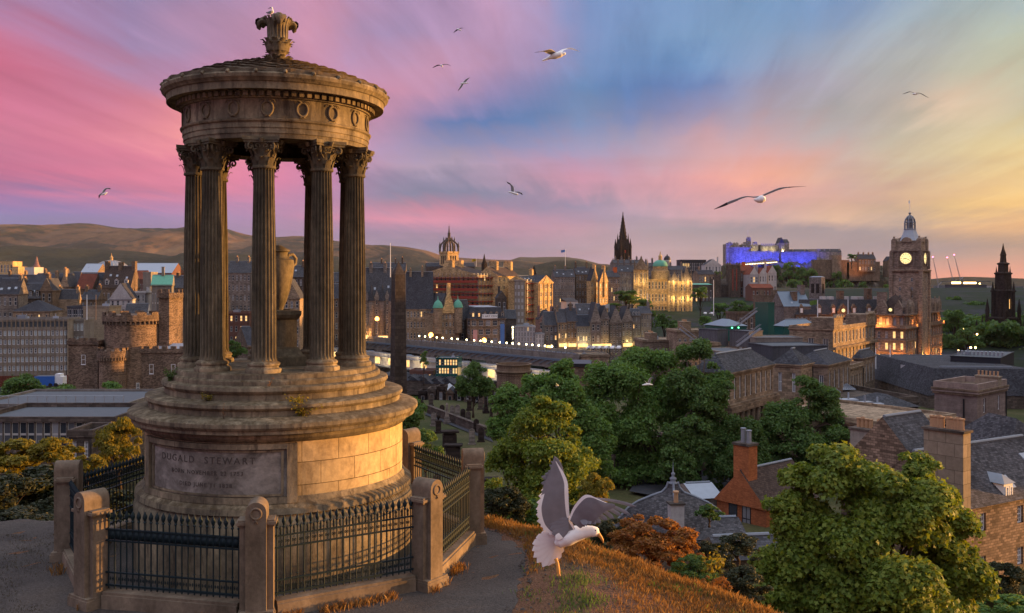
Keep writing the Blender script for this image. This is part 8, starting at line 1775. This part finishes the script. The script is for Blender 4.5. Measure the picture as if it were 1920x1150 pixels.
# unseen blocks west of the view, added and sized to shade the valley
for i,(y0,y1,tp,off) in enumerate(((108,200,4,40),(205,280,6,40),(338,390,10,45),(395,470,36,42),(478,522,4,40),(527,572,19,42),(578,640,3,45),(645,715,3,45),(738,795,30,45),(800,900,8,50),(905,1000,8,50))):
    m=MB(); xa,xb=.55*y0+off,.55*y1+off; rg2=random.Random(i); L_=math.hypot(y1-y0,xb-xa); th_=math.atan2(y1-y0,xb-xa)
    hh=tp+45; wallface(m,lambda u_,zz,q_:(L_-u_,0,zz) if False else (u_,q_-0,zz),L_,hh,int(L_/4),max(3,int(hh/4)),.5,.55,False,rg2,.1,[],.3)
    m.quad([(0,30,0),(0,0,0),(0,0,hh),(0,30,hh)]); m.quad([(L_,0,0),(L_,30,0),(L_,30,hh),(L_,0,hh)]); m.quad([(L_,30,0),(0,30,0),(0,30,hh),(L_,30,hh)]); m.quad([(0,0,hh),(L_,0,hh),(L_,30,hh),(0,30,hh)],3); m.box(-.3,L_+.3,-.3,.4,hh-.2,hh+1)
    # front faces the valley: mirror so that the windows look left
    for k_ in range(len(m.v)): x,y,z_=m.v[k_]; m.v[k_]=(x,-y,z_)
    m.f=[tuple(reversed(f)) for f in m.f]; m.uv=[None if q is None else q[::-1] for q in m.uv]
    o=m.build('shade_block',['stone_tan','sash','sash_lit','flat_roof'],None,loc=(xa,y0,-45),rz=th_); tag(o,kind='structure')
v=[];nn=40  # unseen hill mass, added to keep the low sun off the castle
for j in range(nn):
    for i in range(nn):
        a,b_=i/(nn-1)*2-1,j/(nn-1)*2-1; r2=a*a+b_*b_; v.append((1050+a*260,1330+b_*260,-45+140*max(0,1-r2)**.8+2*math.sin(i*1.7)*math.cos(j*1.3)))
me=bpy.data.meshes.new('hills'); me.from_pydata(v,[],[(j*nn+i,j*nn+i+1,(j+1)*nn+i+1,(j+1)*nn+i) for j in range(nn-1) for i in range(nn-1)]); me.materials.append(M['hill_low']); tag(obj('hills',me),kind='structure')
# cars along the street by the tenement row
def car_proto():
    t=thing('parked_car','','car'); sub(t,'body','white_paint',lambda m:(m.box(-2.1,2.1,-.85,.85,.35,.85),m.add([(x,y,z_) for y in (-.78,.78) for x,z_ in ((-1.5,.852),(1.3,.852),(.7,1.4),(-1.0,1.4))],[(0,1,2,3),(7,6,5,4),(0,3,7,4),(1,5,6,2),(3,2,6,7)])))
    sub(t,'windows','sash',lambda m:[m.quad([(-1.25,y,.9),(1.05,y,.9),(.62,y,1.34),(-.9,y,1.34)]) for y in (-.80,.80)])
    for x in (-1.3,1.3):
        for y in (-.86,.7): sub(t,'wheel','black_iron',lambda m:m.tube([(x,y,.33),(x,y+.16,.33)],.33,12))
    return t
cp=None
for i,(px,D_,lb) in enumerate(((1108,398,'white parked car at the left end of the street by the tenements'),(1118,396,'second white parked car from the left by the tenements'),(1128,394,'white car below the pale tenement with the bright shop'),(1139,392,'white car below the gothic gable house'),(1150,390,'white car below the lantern bay house'),(1161,388,'white car at the right end of the street by the tenements'),(1322,560,'white car on the street right of the floodlit bank'),(1334,566,'car on the street below the tall white mast'))):
    t=cp if cp else None
    if t is None: cp=car_proto(); t=cp
    else: t=copy_tree(cp)
    t.location=(X(px,D_),D_,Z(655,D_) if D_<500 else Z(590,D_)); t.rotation_euler=(0,0,.3+.2*i); t['label']=lb; t['group']='cars parked along the street'
# ---------------- gulls
def gull(label,org,scl,D,body,wings,white=(.0,),extra=None,name='seagull',th=.004,dirs=1,mats=('gull_white','gull_grey','gull_dark','gull_bill','gull_dark')):
    """body: (x,y,r) in crop units; wings: stations (lx,ly,tx,ty,depth m)"""
    s_=D/F/scl; c=Vector(P(org[0]+body[len(body)//2][0]/scl,org[1]+body[len(body)//2][1]/scl,D))
    def q(x,y,d=0): return Vector(P(org[0]+x/scl,org[1]+y/scl,D+d))*1.0-c
    m=MB(); pts=[];rs=[]
    for i in range(len(body)-1):
        for k in range(4):
            t=k/4; a,b_=body[i],body[i+1]; pts.append(q(a[0]+(b_[0]-a[0])*t,a[1]+(b_[1]-a[1])*t)); rs.append((a[2]+(b_[2]-a[2])*(t*t*(3-2*t)))*s_)
    pts.append(q(body[-1][0],body[-1][1])); rs.append(max(body[-1][2],1)*s_); m.tube(pts,rs,14,0)
    for wg in wings:
        st=wg['st']; n=len(st); fine=[]; K=6
        def cat(p0,p1,p2,p3,t): return .5*((2*p1)+(-p0+p2)*t+(2*p0-5*p1+4*p2-p3)*t*t+(-p0+3*p1-3*p2+p3)*t**3)
        for i in range(n-1):
            for k in range(K):
                t=k/K; A=[np.array(st[max(i-1,0)],float),np.array(st[i],float),np.array(st[i+1],float),np.array(st[min(i+2,n-1)],float)]; fine.append(cat(*A,t))
        fine.append(np.array(st[-1],float)); R_=len(fine); C_=8; base=len(m.v); rag=wg.get('rag',0)
        for side in (0,1):
            for i,f_ in enumerate(fine):
                for j in range(C_+1):
                    u_=j/C_; sc_=0
                    if j==C_: sc_=rag*(.5-((i*wg.get('fr',1.0))%2)*1.0)*(1 if i>2 else 0)
                    x=f_[0]+(f_[2]-f_[0])*(u_+sc_); y=f_[1]+(f_[3]-f_[1])*(u_+sc_)
                    d=f_[4]-.10*math.sin(PI*u_)*abs(f_[2]-f_[0]+f_[3]-f_[1])*s_*.35+(.0025*math.sin(i*PI)*u_)
                    p=q(x,y,d+ (th if side else -th)*(1-u_*.6)); m.v.append(tuple(p))
        per=R_*(C_+1)
        for i in range(R_-1):
            for j in range(C_):
                a=base+i*(C_+1)+j; f0=i/(R_-1)
                mi=1
                if j==C_-1 and f0<wg.get('wt',.5): mi=0
                if j==0 and wg.get('le',1): mi=0 if f0<.85 else 1
                if f0>wg.get('dk',.82): mi=2
                if wg.get('mi') is not None: mi=wg['mi'] if f0<wg.get('dk',.82) else 2
                m.f.append((a,a+1,a+C_+2,a+C_+1)); m.mi.append(mi); m.uv.append(None); b2=a+per
                m.f.append((b2+C_+1,b2+C_+2,b2+1,b2)); m.mi.append(0 if mi==1 and wg.get('under',1) else mi); m.uv.append(None)
            for j in (0,C_): a=base+i*(C_+1)+j; m.f.append((a,a+C_+1,a+C_+1+per,a+per)); m.mi.append(1); m.uv.append(None)
    if extra: extra(m,q,s_)
    o=m.build(name,list(mats),None,True,loc=c,auto=60); tag(o,label,'seagull','gulls in flight' if name=='seagull' else None); return o
def feather(m,q,s_,x0,y0,x1,y1,w,mi,d0=0,d1=0,bend=0,tipmi=None):
    """tapering blade with a shallow ridge"""
    n=8; base=len(m.v); dx,dy=x1-x0,y1-y0; L_=math.hypot(dx,dy); nx,ny=-dy/L_,dx/L_
    for i in range(n+1):
        t=i/n; ww=w*(.55+.45*math.sin(min(t*1.25,1)*PI/2))*(1 if t<.8 else max(0.06,math.sqrt(max(0,1-((t-.8)/.2)**2)))); bx=x0+dx*t+nx*bend*math.sin(PI*t); by=y0+dy*t+ny*bend*math.sin(PI*t); d=d0+(d1-d0)*t
        for k,(sg,dd) in enumerate(((-1,.0),(0,-.0035),(1,.0),(0,.0035))): m.v.append(tuple(q(bx+nx*ww*sg,by+ny*ww*sg,d+dd)))
    for i in range(n):
        for k in range(4): m.f.append((base+i*4+k,base+i*4+(k+1)%4,base+(i+1)*4+(k+1)%4,base+(i+1)*4+k)); m.mi.append(tipmi if tipmi is not None and i>n*.62 else mi); m.uv.append(None)
    m.f.append((base+n*4,base+n*4+1,base+n*4+2,base+n*4+3)); m.mi.append(mi); m.uv.append(None)
def big(m,q,s_):
    # tail fan
    tips=[(500,590),(462,625),(438,668),(436,715),(446,762),(470,800),(510,830),(548,822),(585,806),(618,778),(640,735)]
    for i,(x,y) in enumerate(tips): feather(m,q,s_,622,628,x,y,27,0,.0+.006*i,.02+.006*i,bend=6)
    # secondaries and primaries of the raised wing
    for i,(x0,y0,x1,y1,w) in enumerate([(650,560,535,600,26),(660,520,500,545,26),(655,480,470,510,26),(650,440,464,465,26),(650,400,463,425,25),(655,360,468,380,25),(658,320,482,335,25),(660,290,500,295,24)]): feather(m,q,s_,x0,y0,x1,y1,w,1,-.02,.0-.004*i,bend=-8,tipmi=0)
    for i,(x0,y0,x1,y1,w) in enumerate([(660,280,498,245,20),(662,260,500,200,19),(664,240,525,178,17),(664,225,545,160,15),(662,210,556,118,14),(658,200,566,92,12),(655,195,592,58,10)]): feather(m,q,s_,x0,y0,x1,y1,w,1,-.03-.004*i,-.05,bend=12)
    # scapulars
    for i,(x,y) in enumerate([(540,490),(545,530),(560,565),(575,600),(600,632)]): feather(m,q,s_,690,500+i*14,x,y,24,1,-.05,-.045-.003*i,bend=-6,tipmi=0 if i in(0,4) else None)
    # spread primaries of the right wing
    for i,(x0,y0,x1,y1,w) in enumerate([(850,350,1162,410,12),(850,365,1122,465,13),(845,380,1062,474,14),(840,395,1008,494,15),(835,405,960,502,17),(825,415,912,523,19),(810,425,880,532,20),(790,435,845,532,22),(765,450,815,535,22)]): feather(m,q,s_,x0,y0,x1,y1,w,1,-.03,-.07-.004*i,bend=-10 if i<4 else 5)
    # bill, eye, leg
    m.tube([q(896,598,-.01),(q(912,618,-.012)),q(926,640,-.012),q(931,662,-.01)],[15*s_,12*s_,9*s_,2*s_],8,3)
    e=q(877,574,-.052); m.lathe([(.0001,-.006),(.006,0),(.0001,.006)],8,c=tuple(e),mi=4)
    m.tube([q(600,770,.01),q(612,800,0),q(618,850,0),q(622,888,0)],[13*s_,11*s_,14*s_,10*s_],8,3)
    for dx in (-12,0,12): m.tube([q(620,870,0),q(622+dx,892,-.01)],[8*s_,4*s_],6,3)
gull('large white and grey gull with raised wings and fanned tail, hovering low',(880,840),3.708,6.5,
 [(596,668,16),(625,655,44),(680,622,60),(750,594,54),(815,582,42),(850,580,37),(875,586,36),(896,602,18)],
 [dict(st=[(735,560,640,625,-.03),(700,480,560,600,-.04),(692,400,500,545,-.05),(688,300,475,440,-.06),(682,235,500,330,-.06),(658,178,520,250,-.06),(628,130,552,180,-.06),(600,85,575,118,-.06),(590,58,588,62,-.06)],wt=.5,dk=2,rag=.05),
  dict(st=[(690,500,770,560,-.05),(715,430,815,540,-.06),(750,375,850,528,-.08),(795,332,880,500,-.1),(835,328,915,465,-.11),(885,350,950,440,-.12),(950,378,985,425,-.12),(1010,390,1015,412,-.12)],wt=.0,dk=2,rag=.06)],extra=big,mats=('gull_white','gull_grey','gull_dark','gull_bill','gull_dark'))
gull('pale gull gliding in the blue part of the sky, wings spread to both sides',(980,60),14.375,26,[(535,772,22),(640,730,30),(740,685,55),(880,640,90),(1010,610,80),(1090,592,50),(1135,588,40),(1165,590,10)],
 [dict(st=[(940,570,760,620,0),(860,520,700,600,-.1),(760,468,620,565,-.2),(640,490,560,535,-.25),(480,528,440,548,-.3),(318,552,322,558,-.35)],dk=.8),
  dict(st=[(930,550,1070,560,.05),(1010,500,1100,505,.15),(1110,460,1170,478,.25),(1240,430,1250,465,.3),(1340,435,1340,480,.3),(1450,485,1440,508,.3),(1540,533,1540,537,.3)],dk=.95,mi=0)])
gull('gull with very long thin curved wings and a glowing yellow breast, right of the centre',(1320,330),9.143,13.5,[(850,405,6),(885,412,28),(930,412,52),(980,400,66),(1020,385,58),(1045,368,25)],
 [dict(st=[(985,335,985,365,0),(860,352,870,378,0),(740,346,750,366,0),(640,362,640,398,0),(540,396,540,442,0),(430,434,440,482,0),(320,492,330,528,0),(168,572,172,576,0)],dk=.75),
  dict(st=[(990,328,1040,350,0),(1070,292,1080,328,0),(1180,244,1190,282,0),(1290,203,1300,240,0),(1400,190,1400,212,0),(1560,184,1560,194,0),(1752,176,1752,179,0)],dk=.7)])
SB=dict(th=.01)
gull('topmost small dark gull above the other small gulls',(790,40),8.22,120,[(542,112,4),(560,124,11),(585,132,12),(618,142,4)],[dict(st=[(560,118,572,132,0),(530,138,545,150,0),(494,178,498,180,0)],dk=0),dict(st=[(575,124,592,124,0),(605,103,612,112,0),(650,106,650,109,0)],dk=0)],th=.02)
gull('small dark gull with drooping wings left of the diagonal gull',(790,40),8.22,66,[(286,674,4),(305,682,12),(322,688,11),(325,712,4)],[dict(st=[(300,676,300,684,0),(250,672,256,688,0),(205,694,212,706,0),(172,718,174,722,0)],dk=0),dict(st=[(305,676,318,684,0),(360,659,364,670,0),(410,667,412,675,0),(460,688,460,691,0)],dk=.6)],th=.02)
gull('small gull banking steeply with wings on a diagonal line',(790,40),8.22,60,[(596,962,4),(625,958,12),(670,956,12),(735,950,4)],[dict(st=[(640,945,660,965,0),(672,905,700,925,0),(712,880,722,893,0),(752,866,752,870,0)],dk=.9),dict(st=[(625,960,650,975,0),(600,1000,628,1015,0),(580,1040,592,1050,0),(565,1074,568,1076,0)],dk=.7)],th=.02)
gull('gull with one wing raised high, above the dark cloud band right of the monument',(930,330),23,42,[(520,690,12),(620,702,34),(760,745,48),(880,780,52),(960,805,12)],[dict(st=[(790,690,650,670,0),(785,560,645,520,0),(760,460,625,425,0),(660,360,580,370,0),(540,285,500,320,0),(448,238,452,242,0)],dk=.6,wt=0),dict(st=[(780,690,830,740,0),(920,672,900,720,0),(1040,700,1000,750,0),(1110,740,1080,790,0),(1152,815,1140,825,0)],dk=.7,wt=0)],th=.01)
gull('small gull with bent wings far left above the hills',(170,340),25.55,52,[(500,660,15),(570,640,38),(660,608,55),(740,565,36),(795,540,18)],[dict(st=[(545,540,640,590,0),(590,430,690,480,0),(690,345,750,400,0),(800,315,810,370,0),(880,330,880,385,0),(965,355,962,378,0)],dk=.75,wt=0),dict(st=[(560,530,560,620,0),(470,590,510,650,0),(385,660,460,700,0),(380,740,430,770,0),(392,850,398,852,0)],dk=.5,wt=0)],th=.01)
gull('lone dark gull with arched wings high at the far right',(1680,160),24,44,[(730,400,8),(790,392,42),(860,405,42),(940,415,20),(1025,420,4)],[dict(st=[(830,350,850,380,0),(700,300,710,320,0),(600,285,605,312,0),(450,335,460,362,0),(290,395,294,402,0)],dk=0),dict(st=[(890,350,900,385,0),(1050,345,1055,372,0),(1200,400,1190,430,0),(1340,490,1330,510,0),(1492,568,1490,574,0)],dk=0)],th=.01)
gull('white gull flying low in front of the dark trees at the centre',(1080,600),4.4238,58,[(548,541,3),(575,537,8),(605,534,9),(637,540,3)],[dict(st=[(595,530,612,532,0),(600,505,618,508,0),(615,482,630,485,0),(633,474,634,477,0)],dk=2),dict(st=[(588,530,600,532,.2),(572,508,582,515,.3),(553,490,556,494,.4)],dk=2)],th=.02)
def stand(m,q,s_):
    m.tube([q(338,130),q(315,136),q(288,146)],[9*s_,6*s_,2*s_],6,2); 
    for x in (316,332): m.tube([q(x,240),q(x,285)],[3*s_,3*s_],5,3)
gull('gull standing on top of the monument finial, head turned left',(470,0),8.845,16.97,[(252,208,5),(285,216,16),(325,208,30),(360,200,24),(362,172,14),(354,148,14),(350,132,16),(342,124,8)],[dict(st=[(370,180,375,215,-.06),(330,178,335,228,-.09),(290,196,292,232,-.07),(256,206,260,214,-.03)],dk=.8,wt=0,le=0)],extra=stand,name='perched_seagull')
# ---------------- the air over the city
b=NB('air'); v=b.n('ShaderNodeVolumePrincipled'); v.inputs['Color'].default_value=(.86,.84,.9,1); v.inputs['Density'].default_value=1.3e-5; v.inputs['Anisotropy'].default_value=.2
b.l(v.outputs[0],b.o.inputs['Volume']); M['air']=b.m
m=MB(); m.box(-12000,12000,-400,16400,-48,540); tag(m.build('haze','air'),kind='stuff',label='thin evening haze over the city and hills',cat='haze')
